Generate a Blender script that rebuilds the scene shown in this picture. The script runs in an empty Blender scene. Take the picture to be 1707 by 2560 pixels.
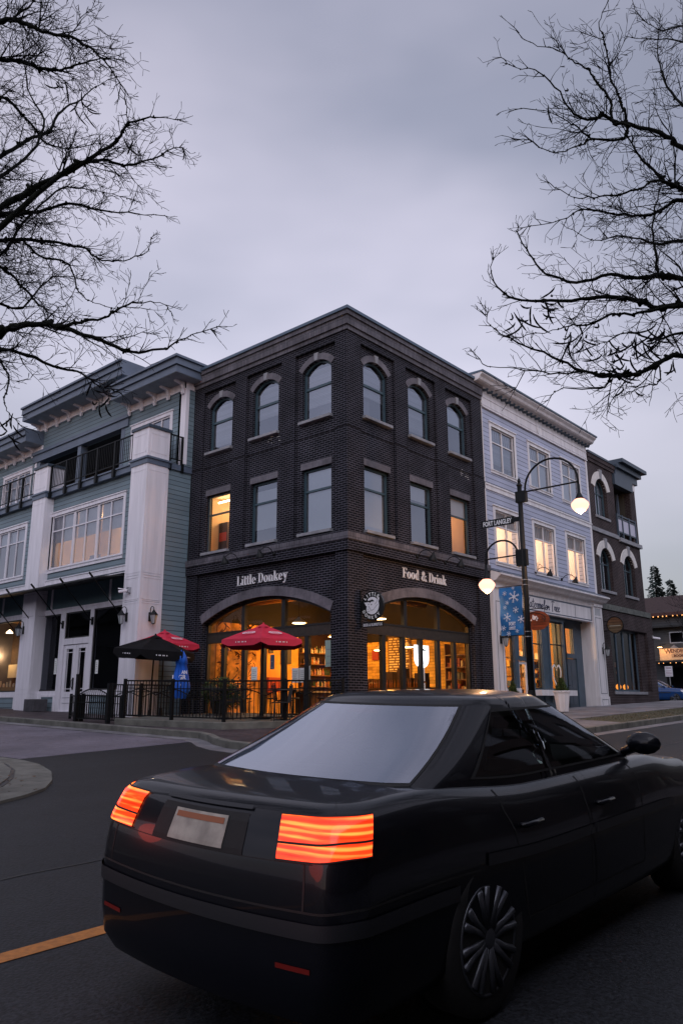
import bpy, bmesh, math, random
from math import sin, cos, pi, radians, sqrt, atan2
from mathutils import Vector, Matrix, Euler
random.seed(7)
SC = bpy.context.scene
COL = SC.collection

# ---------------------------------------------------------------- camera
F_PX, PITCH, ROLL, YAW = 1938.0, 0.2409, -0.0031, 0.7207
cam_d = bpy.data.cameras.new("camera")
cam_d.sensor_fit = 'VERTICAL'
cam_d.sensor_height = 24.0
cam_d.lens = F_PX / 2560.0 * 24.0
cam_d.clip_start = 0.05
cam_d.clip_end = 2000
cam = bpy.data.objects.new("camera", cam_d)
COL.objects.link(cam)
fw = Vector((-sin(YAW) * cos(PITCH), cos(YAW) * cos(PITCH), sin(PITCH)))
rt = Vector((cos(YAW), sin(YAW), 0))
up = rt.cross(fw)
r2 = rt * cos(ROLL) + up * sin(ROLL)
u2 = -rt * sin(ROLL) + up * cos(ROLL)
M = Matrix((r2, u2, -fw)).transposed().to_4x4()
M.translation = Vector((13.56, -15.69, 0.0))
cam.matrix_world = M
SC.camera = cam

# ---------------------------------------------------------------- sky, sun, exposure
SUN_EL, SUN_AZ = radians(38), radians(150)      # hidden behind cloud, behind the camera
world = bpy.data.worlds.new("World")
SC.world = world
world.use_nodes = True
nt = world.node_tree
nt.nodes.clear()
W = nt.nodes.new
out = W('ShaderNodeOutputWorld')
bg = W('ShaderNodeBackground')
sky = W('ShaderNodeTexSky')
sky.sky_type = 'NISHITA'
sky.sun_disc = False
sky.sun_elevation = radians(4)
sky.sun_rotation = SUN_AZ
tc = W('ShaderNodeTexCoord')
mp = W('ShaderNodeMapping')
mp.inputs['Scale'].default_value = (1.0, 1.0, 2.6)
mp.inputs['Location'].default_value = (3.3, 1.7, .2)
nz = W('ShaderNodeTexNoise')
nz.inputs['Scale'].default_value = 1.5
nz.inputs['Detail'].default_value = 4
nz.inputs['Roughness'].default_value = 0.45
nt.links.new(tc.outputs['Generated'], mp.inputs['Vector'])
nt.links.new(mp.outputs[0], nz.inputs['Vector'])
cr = W('ShaderNodeValToRGB')
cr.color_ramp.elements[0].position = .34
cr.color_ramp.elements[0].color = (.285, .29, .385, 1)
cr.color_ramp.elements[1].position = .66
cr.color_ramp.elements[1].color = (.55, .52, .635, 1)
nt.links.new(nz.outputs['Fac'], cr.inputs['Fac'])
# broad brightness of the cloud layer: paler low in the west (where we look), brighter behind us
dt = W('ShaderNodeVectorMath')
dt.operation = 'DOT_PRODUCT'
dt.inputs[1].default_value = (.60, -.70, .38)
nt.links.new(tc.outputs['Generated'], dt.inputs[0])
mr = W('ShaderNodeMapRange')
mr.inputs['From Min'].default_value = -.4
mr.inputs['From Max'].default_value = 1.0
mr.inputs['To Min'].default_value = 1.0
mr.inputs['To Max'].default_value = 2.55
nt.links.new(dt.outputs['Value'], mr.inputs['Value'])
sp = W('ShaderNodeSeparateXYZ')
nt.links.new(tc.outputs['Generated'], sp.inputs[0])
m2 = W('ShaderNodeMapRange')
m2.inputs['From Min'].default_value = .35
m2.inputs['From Max'].default_value = .85
m2.inputs['To Min'].default_value = 1.0
m2.inputs['To Max'].default_value = .74
nt.links.new(sp.outputs['Z'], m2.inputs['Value'])
mm = W('ShaderNodeMath')
mm.operation = 'MULTIPLY'
nt.links.new(mr.outputs[0], mm.inputs[0])
nt.links.new(m2.outputs[0], mm.inputs[1])
vs = W('ShaderNodeVectorMath')
vs.operation = 'SCALE'
nt.links.new(cr.outputs['Color'], vs.inputs[0])
# one thinner place in the cloud ahead
d3 = W('ShaderNodeVectorMath')
d3.operation = 'DOT_PRODUCT'
d3.inputs[1].default_value = (-0.575, 0.609, 0.546)
nt.links.new(tc.outputs['Generated'], d3.inputs[0])
m3 = W('ShaderNodeMapRange')
m3.interpolation_type = 'SMOOTHSTEP'
m3.inputs['From Min'].default_value = .86
m3.inputs['From Max'].default_value = 1.0
m3.inputs['To Min'].default_value = 1.0
m3.inputs['To Max'].default_value = 1.32
nt.links.new(d3.outputs['Value'], m3.inputs['Value'])
m4 = W('ShaderNodeMath')
m4.operation = 'MULTIPLY'
m5 = W('ShaderNodeMapRange')      # duller low cloud near the horizon
m5.inputs['From Min'].default_value = .0
m5.inputs['From Max'].default_value = .38
m5.inputs['To Min'].default_value = .74
m5.inputs['To Max'].default_value = 1.0
nt.links.new(sp.outputs['Z'], m5.inputs['Value'])
m6 = W('ShaderNodeMath')
m6.operation = 'MULTIPLY'
nt.links.new(mm.outputs[0], m4.inputs[0])
nt.links.new(m3.outputs[0], m4.inputs[1])
nt.links.new(m4.outputs[0], m6.inputs[0])
nt.links.new(m5.outputs[0], m6.inputs[1])
nt.links.new(m6.outputs[0], vs.inputs['Scale'])
sk = W('ShaderNodeVectorMath')
sk.operation = 'MULTIPLY_ADD'
sk.inputs[1].default_value = (.05, .05, .05)
nt.links.new(sky.outputs[0], sk.inputs[0])
nt.links.new(vs.outputs[0], sk.inputs[2])
nt.links.new(sk.outputs[0], bg.inputs['Color'])
bg.inputs['Strength'].default_value = 1.0
nt.links.new(bg.outputs[0], out.inputs['Surface'])

sun_d = bpy.data.lights.new("sun", 'SUN')
sun_d.energy = 0.65
sun_d.angle = radians(50)
sun_d.color = (.93, .93, 1.0)
sun = bpy.data.objects.new("sun", sun_d)
COL.objects.link(sun)
sun.rotation_euler = Vector((.62, -.66, .80)).to_track_quat('Z', 'Y').to_euler()
SC.view_settings.view_transform = 'Standard'
SC.view_settings.look = 'None'
SC.view_settings.exposure = 0.0
SC.view_settings.gamma = 1.0
SC.render.engine = 'CYCLES'
SC.cycles.use_denoising = True
SC.cycles.max_bounces = 6
SC.cycles.transparent_max_bounces = 12
SC.cycles.sample_clamp_indirect = 4.0
SC.cycles.caustics_reflective = False
SC.cycles.caustics_refractive = False

# ---------------------------------------------------------------- materials
def mat(name, base=(.5, .5, .5), rough=.6, metal=0., spec=.5, noise=0., nscale=6., bump=0., bscale=40., emit=None, estr=0., coat=0., streak=False):
    m = bpy.data.materials.new(name)
    m.use_nodes = True
    n = m.node_tree
    b = n.nodes['Principled BSDF']
    b.inputs['Base Color'].default_value = (*base, 1)
    b.inputs['Roughness'].default_value = rough
    b.inputs['Metallic'].default_value = metal
    b.inputs['Specular IOR Level'].default_value = spec
    if coat:
        b.inputs['Coat Weight'].default_value = coat
        b.inputs['Coat Roughness'].default_value = .04
    if emit:
        b.inputs['Emission Color'].default_value = (*emit, 1)
        b.inputs['Emission Strength'].default_value = estr
    geo = n.nodes.new('ShaderNodeNewGeometry')
    if noise > 0:
        t = n.nodes.new('ShaderNodeTexNoise')
        t.inputs['Scale'].default_value = nscale
        t.inputs['Detail'].default_value = 5
        if streak:
            sm = n.nodes.new('ShaderNodeMapping'); sm.inputs['Scale'].default_value = (1.6, 1.6, .16)
            n.links.new(geo.outputs['Position'], sm.inputs['Vector']); n.links.new(sm.outputs[0], t.inputs['Vector'])
        else: n.links.new(geo.outputs['Position'], t.inputs['Vector'])
        r = n.nodes.new('ShaderNodeMapRange')
        r.inputs['From Min'].default_value = .3
        r.inputs['From Max'].default_value = .7
        r.inputs['To Min'].default_value = 1 - noise
        r.inputs['To Max'].default_value = 1 + noise
        n.links.new(t.outputs['Fac'], r.inputs['Value'])
        s = n.nodes.new('ShaderNodeVectorMath')
        s.operation = 'SCALE'
        s.inputs[0].default_value = base
        n.links.new(r.outputs[0], s.inputs['Scale'])
        n.links.new(s.outputs[0], b.inputs['Base Color'])
    if bump > 0:
        t2 = n.nodes.new('ShaderNodeTexNoise')
        t2.inputs['Scale'].default_value = bscale
        t2.inputs['Detail'].default_value = 6
        n.links.new(geo.outputs['Position'], t2.inputs['Vector'])
        bp = n.nodes.new('ShaderNodeBump')
        bp.inputs['Strength'].default_value = bump
        bp.inputs['Distance'].default_value = .01
        n.links.new(t2.outputs['Fac'], bp.inputs['Height'])
        n.links.new(bp.outputs[0], b.inputs['Normal'])
    return m

def uv_nodes(n, swap=False, off=(0, 0)):
    """wall coordinates: x+y along either facade, z up"""
    geo = n.nodes.new('ShaderNodeNewGeometry')
    s = n.nodes.new('ShaderNodeSeparateXYZ')
    n.links.new(geo.outputs['Position'], s.inputs[0])
    a = n.nodes.new('ShaderNodeMath')
    a.operation = 'ADD'
    n.links.new(s.outputs['X'], a.inputs[0])
    n.links.new(s.outputs['Y'], a.inputs[1])
    c = n.nodes.new('ShaderNodeCombineXYZ')
    if swap:
        n.links.new(a.outputs[0], c.inputs['Y'])
        n.links.new(s.outputs['Z'], c.inputs['X'])
    else:
        n.links.new(a.outputs[0], c.inputs['X'])
        n.links.new(s.outputs['Z'], c.inputs['Y'])
    mpn = n.nodes.new('ShaderNodeMapping')
    mpn.inputs['Location'].default_value = (off[0], off[1], 0)
    n.links.new(c.outputs[0], mpn.inputs['Vector'])
    return mpn, s, geo

def brick_mat(name, c1, c2, mortar, bw=.213, bh=.0677, ms=.0095, swap=False, off=(0, 0), bump=.6, flat=False):
    m = bpy.data.materials.new(name)
    m.use_nodes = True
    n = m.node_tree
    b = n.nodes['Principled BSDF']
    b.inputs['Roughness'].default_value = .72
    b.inputs['Specular IOR Level'].default_value = .12
    uv, s, geo = uv_nodes(n, swap, off)
    t = n.nodes.new('ShaderNodeTexBrick')
    t.inputs['Scale'].default_value = 1
    t.inputs['Brick Width'].default_value = bw
    t.inputs['Row Height'].default_value = bh
    t.inputs['Mortar Size'].default_value = ms
    t.inputs['Mortar Smooth'].default_value = .25
    t.inputs['Color1'].default_value = (*c1, 1)
    t.inputs['Color2'].default_value = (*c2, 1)
    t.inputs['Mortar'].default_value = (*mortar, 1)
    if swap:
        t.offset = 0.0
    n.links.new(geo.outputs['Position'] if flat else uv.outputs[0], t.inputs['Vector'])
    nz = n.nodes.new('ShaderNodeTexNoise')
    nz.inputs['Scale'].default_value = 1.3
    nz.inputs['Detail'].default_value = 6
    nz.inputs['Roughness'].default_value = .65
    n.links.new(geo.outputs['Position'], nz.inputs['Vector'])
    r = n.nodes.new('ShaderNodeMapRange')
    r.inputs['From Min'].default_value = .3
    r.inputs['From Max'].default_value = .7
    r.inputs['To Min'].default_value = .6
    r.inputs['To Max'].default_value = 1.45
    n.links.new(nz.outputs['Fac'], r.inputs['Value'])
    sc = n.nodes.new('ShaderNodeVectorMath')
    sc.operation = 'SCALE'
    n.links.new(t.outputs['Color'], sc.inputs[0])
    n.links.new(r.outputs[0], sc.inputs['Scale'])
    n.links.new(sc.outputs[0], b.inputs['Base Color'])
    bp = n.nodes.new('ShaderNodeBump')
    bp.invert = True
    bp.inputs['Strength'].default_value = bump
    bp.inputs['Distance'].default_value = .008
    n.links.new(t.outputs['Fac'], bp.inputs['Height'])
    n.links.new(bp.outputs[0], b.inputs['Normal'])
    return m

def siding_mat(name, base, pitch=.16, shade_band=.07, vert=False, rough=.55, shade_tone=.25):
    """lap siding: sawtooth bump, shade under each lap put into the colour, slight board to board tone"""
    m = bpy.data.materials.new(name)
    m.use_nodes = True
    n = m.node_tree
    b = n.nodes['Principled BSDF']
    b.inputs['Roughness'].default_value = rough
    uv, s, geo = uv_nodes(n)
    d = n.nodes.new('ShaderNodeMath')
    d.operation = 'DIVIDE'
    d.inputs[1].default_value = pitch
    n.links.new(s.outputs['Z'], d.inputs[0])
    fr = n.nodes.new('ShaderNodeMath')
    fr.operation = 'FRACT'
    n.links.new(d.outputs[0], fr.inputs[0])
    fl = n.nodes.new('ShaderNodeMath')
    fl.operation = 'FLOOR'
    n.links.new(d.outputs[0], fl.inputs[0])
    wn = n.nodes.new('ShaderNodeTexWhiteNoise')
    wn.noise_dimensions = '1D'
    n.links.new(fl.outputs[0], wn.inputs['W'])
    r = n.nodes.new('ShaderNodeMapRange')
    r.inputs['To Min'].default_value = .90
    r.inputs['To Max'].default_value = 1.08
    n.links.new(wn.outputs['Value'], r.inputs['Value'])
    nz = n.nodes.new('ShaderNodeTexNoise')
    nz.inputs['Scale'].default_value = .8
    nz.inputs['Detail'].default_value = 5
    n.links.new(geo.outputs['Position'], nz.inputs['Vector'])
    r2_ = n.nodes.new('ShaderNodeMapRange')
    r2_.inputs['From Min'].default_value = .3
    r2_.inputs['From Max'].default_value = .7
    r2_.inputs['To Min'].default_value = .86
    r2_.inputs['To Max'].default_value = 1.1
    n.links.new(nz.outputs['Fac'], r2_.inputs['Value'])
    mu = n.nodes.new('ShaderNodeMath')
    mu.operation = 'MULTIPLY'
    n.links.new(r.outputs[0], mu.inputs[0])
    n.links.new(r2_.outputs[0], mu.inputs[1])
    g = n.nodes.new('ShaderNodeMath')
    g.operation = 'LESS_THAN'
    g.inputs[1].default_value = shade_band
    n.links.new(fr.outputs[0], g.inputs[0])
    gi = n.nodes.new('ShaderNodeMapRange')
    gi.inputs['To Min'].default_value = 1.0
    gi.inputs['To Max'].default_value = shade_tone  # dark line below each board is lap shade put into the colour
    n.links.new(g.outputs[0], gi.inputs['Value'])
    mu2 = n.nodes.new('ShaderNodeMath')
    mu2.operation = 'MULTIPLY'
    n.links.new(mu.outputs[0], mu2.inputs[0])
    n.links.new(gi.outputs[0], mu2.inputs[1])
    sc = n.nodes.new('ShaderNodeVectorMath')
    sc.operation = 'SCALE'
    sc.inputs[0].default_value = base
    n.links.new(mu2.outputs[0], sc.inputs['Scale'])
    n.links.new(sc.outputs[0], b.inputs['Base Color'])
    bp = n.nodes.new('ShaderNodeBump')
    bp.invert = True
    bp.inputs['Strength'].default_value = .7
    bp.inputs['Distance'].default_value = .02
    n.links.new(fr.outputs[0], bp.inputs['Height'])
    n.links.new(bp.outputs[0], b.inputs['Normal'])
    return m

def glass_mat(name, tint=(.75, .8, .85), refl=.25, power=1.0, rough=.02, wob=.0):
    m = bpy.data.materials.new(name)
    m.use_nodes = True
    n = m.node_tree
    n.nodes.remove(n.nodes['Principled BSDF'])
    o = n.nodes['Material Output']
    tr = n.nodes.new('ShaderNodeBsdfTransparent')
    tr.inputs[0].default_value = (*tint, 1)
    gl = n.nodes.new('ShaderNodeBsdfGlossy')
    gl.inputs['Roughness'].default_value = rough
    gl.inputs['Color'].default_value = (.84, .89, 1, 1)
    fr = n.nodes.new('ShaderNodeFresnel')
    fr.inputs['IOR'].default_value = 1.5
    ma = n.nodes.new('ShaderNodeMath')
    ma.operation = 'MULTIPLY_ADD'
    ma.use_clamp = True
    ma.inputs[1].default_value = power
    ma.inputs[2].default_value = refl
    n.links.new(fr.outputs[0], ma.inputs[0])
    mx = n.nodes.new('ShaderNodeMixShader')
    n.links.new(ma.outputs[0], mx.inputs[0])
    n.links.new(tr.outputs[0], mx.inputs[1])
    n.links.new(gl.outputs[0], mx.inputs[2])
    n.links.new(mx.outputs[0], o.inputs['Surface'])
    if wob:
        geo = n.nodes.new('ShaderNodeNewGeometry')
        t = n.nodes.new('ShaderNodeTexNoise')
        t.inputs['Scale'].default_value = 2.5
        n.links.new(geo.outputs['Position'], t.inputs['Vector'])
        bp = n.nodes.new('ShaderNodeBump')
        bp.inputs['Strength'].default_value = wob
        bp.inputs['Distance'].default_value = .02
        n.links.new(t.outputs['Fac'], bp.inputs['Height'])
        n.links.new(bp.outputs[0], gl.inputs['Normal'])
    return m

def emis(name, col, s):
    m = bpy.data.materials.new(name)
    m.use_nodes = True
    b = m.node_tree.nodes['Principled BSDF']
    b.inputs['Base Color'].default_value = (.1, .1, .1, 1)
    b.inputs['Emission Color'].default_value = (*col, 1)
    b.inputs['Emission Strength'].default_value = s
    return m

def asphalt_mat(name, base, rough=.62, speck=.5, crack=True, track=False):
    m = bpy.data.materials.new(name)
    m.use_nodes = True
    n = m.node_tree
    b = n.nodes['Principled BSDF']
    b.inputs['Roughness'].default_value = rough
    b.inputs['Specular IOR Level'].default_value = .3
    geo = n.nodes.new('ShaderNodeNewGeometry')
    def nz(sc, det, mn, mx, a=.3, c=.7):
        t = n.nodes.new('ShaderNodeTexNoise')
        t.inputs['Scale'].default_value = sc
        t.inputs['Detail'].default_value = det
        n.links.new(geo.outputs['Position'], t.inputs['Vector'])
        r = n.nodes.new('ShaderNodeMapRange')
        r.inputs['From Min'].default_value = a
        r.inputs['From Max'].default_value = c
        r.inputs['To Min'].default_value = mn
        r.inputs['To Max'].default_value = mx
        n.links.new(t.outputs['Fac'], r.inputs['Value'])
        return t, r
    t1, a = nz(.55, 5, .72, 1.25)
    t2, c = nz(48, 2, 1 - speck, 1 + speck * 1.6)
    t3, e = nz(5, 4, .85, 1.15)
    if track:      # long wear bands where wheels run
        sm = n.nodes.new('ShaderNodeMapping'); sm.inputs['Scale'].default_value = (1.5, .10, 1)
        n.links.new(geo.outputs['Position'], sm.inputs['Vector']); n.links.new(sm.outputs[0], t1.inputs['Vector'])
        t1.inputs['Scale'].default_value = .9
    mu = n.nodes.new('ShaderNodeMath')
    mu.operation = 'MULTIPLY'
    n.links.new(a.outputs[0], mu.inputs[0])
    n.links.new(c.outputs[0], mu.inputs[1])
    mu2 = n.nodes.new('ShaderNodeMath')
    mu2.operation = 'MULTIPLY'
    n.links.new(mu.outputs[0], mu2.inputs[0])
    n.links.new(e.outputs[0], mu2.inputs[1])
    last = mu2
    if crack:
        v = n.nodes.new('ShaderNodeTexVoronoi')
        v.feature = 'DISTANCE_TO_EDGE'
        v.inputs['Scale'].default_value = .28
        wv = n.nodes.new('ShaderNodeVectorMath')
        wv.operation = 'MULTIPLY_ADD'
        wv.inputs[1].default_value = (.5, .5, .5)
        n.links.new(t3.outputs['Color'], wv.inputs[0])
        n.links.new(geo.outputs['Position'], wv.inputs[2])
        n.links.new(wv.outputs[0], v.inputs['Vector'])
        rr = n.nodes.new('ShaderNodeMapRange')
        rr.inputs['From Min'].default_value = .0015
        rr.inputs['From Max'].default_value = .006
        rr.inputs['To Min'].default_value = .45
        rr.inputs['To Max'].default_value = 1
        n.links.new(v.outputs['Distance'], rr.inputs['Value'])
        mu3 = n.nodes.new('ShaderNodeMath')
        mu3.operation = 'MULTIPLY'
        n.links.new(mu2.outputs[0], mu3.inputs[0])
        n.links.new(rr.outputs[0], mu3.inputs[1])
        last = mu3
    s = n.nodes.new('ShaderNodeVectorMath')
    s.operation = 'SCALE'
    s.inputs[0].default_value = base
    n.links.new(last.outputs[0], s.inputs['Scale'])
    n.links.new(s.outputs[0], b.inputs['Base Color'])
    bp = n.nodes.new('ShaderNodeBump')
    bp.inputs['Strength'].default_value = .8
    bp.inputs['Distance'].default_value = .006
    n.links.new(t2.outputs['Fac'], bp.inputs['Height'])
    n.links.new(bp.outputs[0], b.inputs['Normal'])
    return m

MT = dict(
    brick=brick_mat('charcoal_brick', (.0035, .004, .0065), (.0075, .0072, .0105), (.078, .077, .096), ms=.0098),
    brick_plain=brick_mat('charcoal_brick_recess', (.0035, .004, .0065), (.0075, .0072, .0105), (.088, .087, .107), ms=.0098, off=(.1, 0)),
    soldier=brick_mat('grey_soldier_brick', (.092, .09, .105), (.135, .13, .148), (.045, .043, .05), bw=.21, bh=.069, ms=.007, swap=True, bump=.4),
    headbrick=brick_mat('grey_mauve_header_brick', (.12, .115, .132), (.15, .143, .16), (.105, .10, .115), bw=.2, bh=.05, ms=.004, swap=True, bump=.2),
    brown=brick_mat('brown_brick', (.022, .014, .014), (.036, .022, .021), (.09, .08, .085), ms=.011),
    stone=mat('pale_cast_stone', (.24, .245, .265), .8, noise=.22, nscale=5, bump=.3),
    cream=mat('cream_stone', (.62, .60, .58), .8, noise=.12, nscale=4, bump=.2),
    teal=siding_mat('teal_lap_siding', (.155, .215, .25), shade_band=.11, shade_tone=.18),
    blue=siding_mat('pale_blue_lap_siding', (.385, .42, .545), pitch=.172, shade_band=.11, shade_tone=.16),
    white=mat('white_trim_paint', (.72, .70, .75), .5, noise=.10, nscale=3.5, streak=True, bump=.08, bscale=20),
    white2=mat('warm_white_trim_paint', (.68, .67, .69), .5, noise=.13, nscale=3.5, streak=True, bump=.05),
    slate=mat('slate_blue_metal_trim', (.10, .13, .18), .45, noise=.12, nscale=2.5),
    slate_d=mat('dark_slate_trim', (.035, .055, .08), .45, noise=.12),
    tealp=mat('teal_painted_panel', (.07, .13, .15), .5, noise=.1),
    soffit=mat('soffit_paint', (.30, .34, .37), .7, noise=.15, nscale=3),
    coping=mat('blue_grey_metal_coping', (.07, .11, .16), .4, noise=.1),
    winframe=mat('dark_teal_window_frame', (.035, .07, .09), .4, noise=.1),
    shopblue=mat('shopfront_slate_blue_paint', (.055, .09, .125), .4, noise=.15, nscale=4),
    black=mat('black_iron', (.006, .007, .008), .5, spec=.2, noise=.3, nscale=15),
    dark=mat('dark_bronze_frame', (.014, .014, .014), .45, noise=.2),
    darkwood=mat('dark_stained_panel', (.030, .024, .018), .55, noise=.3, nscale=8),
    glass=glass_mat('window_glass', refl=.20, power=1.1, wob=.03),
    glass_sky=glass_mat('bright_sky_window_glass', refl=.22, power=1.05, wob=.03),
    glass_shop=glass_mat('shop_window_glass', tint=(.9, .9, .9), refl=.02, power=.7, wob=.04),
    glass_dark=glass_mat('dark_shop_glass', tint=(.4, .42, .45), refl=.01, power=.45, wob=.05),
    blind=siding_mat('white_slatted_blind', (.50, .50, .53), pitch=.05, shade_band=.12, shade_tone=.6),
    shade=mat('white_roller_shade', (.74, .76, .78), .8, noise=.05, nscale=1.5),
    curtain=mat('sheer_curtain', (.62, .58, .55), .9, noise=.1),
    roomdark=mat('dim_room_wall', (.16, .15, .17), .9, noise=.2, nscale=1.5),
    roompeach=mat('peach_white_room_wall', (.82, .74, .66), .8, noise=.06, nscale=1.5),
    roomblack=mat('unlit_room', (.018, .017, .018), .9, noise=.3, nscale=1.2),
    letter=mat('white_letter_enamel', (.88, .88, .90), .4),
    roombrown=mat('brown_room_wall', (.34, .20, .09), .8, noise=.4, nscale=1.2),
    roomwarm=mat('cream_room_wall', (.75, .60, .42), .8, noise=.08, nscale=2),
    concrete=mat('worn_kerb_concrete', (.12, .12, .105), .85, noise=.35, nscale=3.5, bump=.5, bscale=30),
    walk=brick_mat('pale_sidewalk_concrete', (.19, .185, .195), (.16, .155, .165), (.05, .05, .05), bw=1.5, bh=1.5, ms=.014, bump=.4, flat=True),
    paver=brick_mat('dark_unit_paver', (.055, .045, .05), (.075, .06, .065), (.03, .03, .03), bw=.2, bh=.1, ms=.006, flat=True),
    asphalt=asphalt_mat('dark_road_asphalt', (.0095, .0105, .0128), track=True, speck=.8),
    asphalt2=asphalt_mat('pale_side_street_asphalt', (.12, .11, .135), speck=.22, rough=.7),
    yellow=mat('yellow_line_paint', (.40, .145, .02), .6, noise=.22, nscale=25, bump=.3),
    verge=mat('trodden_winter_grass', (.060, .058, .035), .95, noise=.45, nscale=9, bump=1, bscale=50),
    bark=mat('mossy_black_bark', (.007, .008, .006), .9, spec=.1, noise=.5, nscale=12, bump=.8, bscale=60),
    twig=mat('dark_wet_twig', (.010, .010, .012), .9, spec=.1),
    rubber=mat('tyre_rubber', (.008, .008, .008), .75, noise=.2, nscale=30),
    steel=mat('zinc_metal', (.45, .46, .48), .35, metal=.8),
)

# ---------------------------------------------------------------- mesh helpers
class Fr:
    def __init__(s, o, u, w, v=(0, 0, 1)):
        s.o, s.u, s.v, s.w = Vector(o), Vector(u), Vector(v), Vector(w)
    def p(s, u, v, w=0.0):
        return s.o + s.u * u + s.v * v + s.w * w
FL = Fr((0, 0, 0), (1, 0, 0), (0, -1, 0))          # facades that face the side street
FR_ = Fr((0, 0, 0), (0, 1, 0), (1, 0, 0))          # facades that face the main street
def FLy(y): return Fr((0, y, 0), (1, 0, 0), (0, -1, 0))
def FRx(x): return Fr((x, 0, 0), (0, 1, 0), (1, 0, 0))

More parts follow.
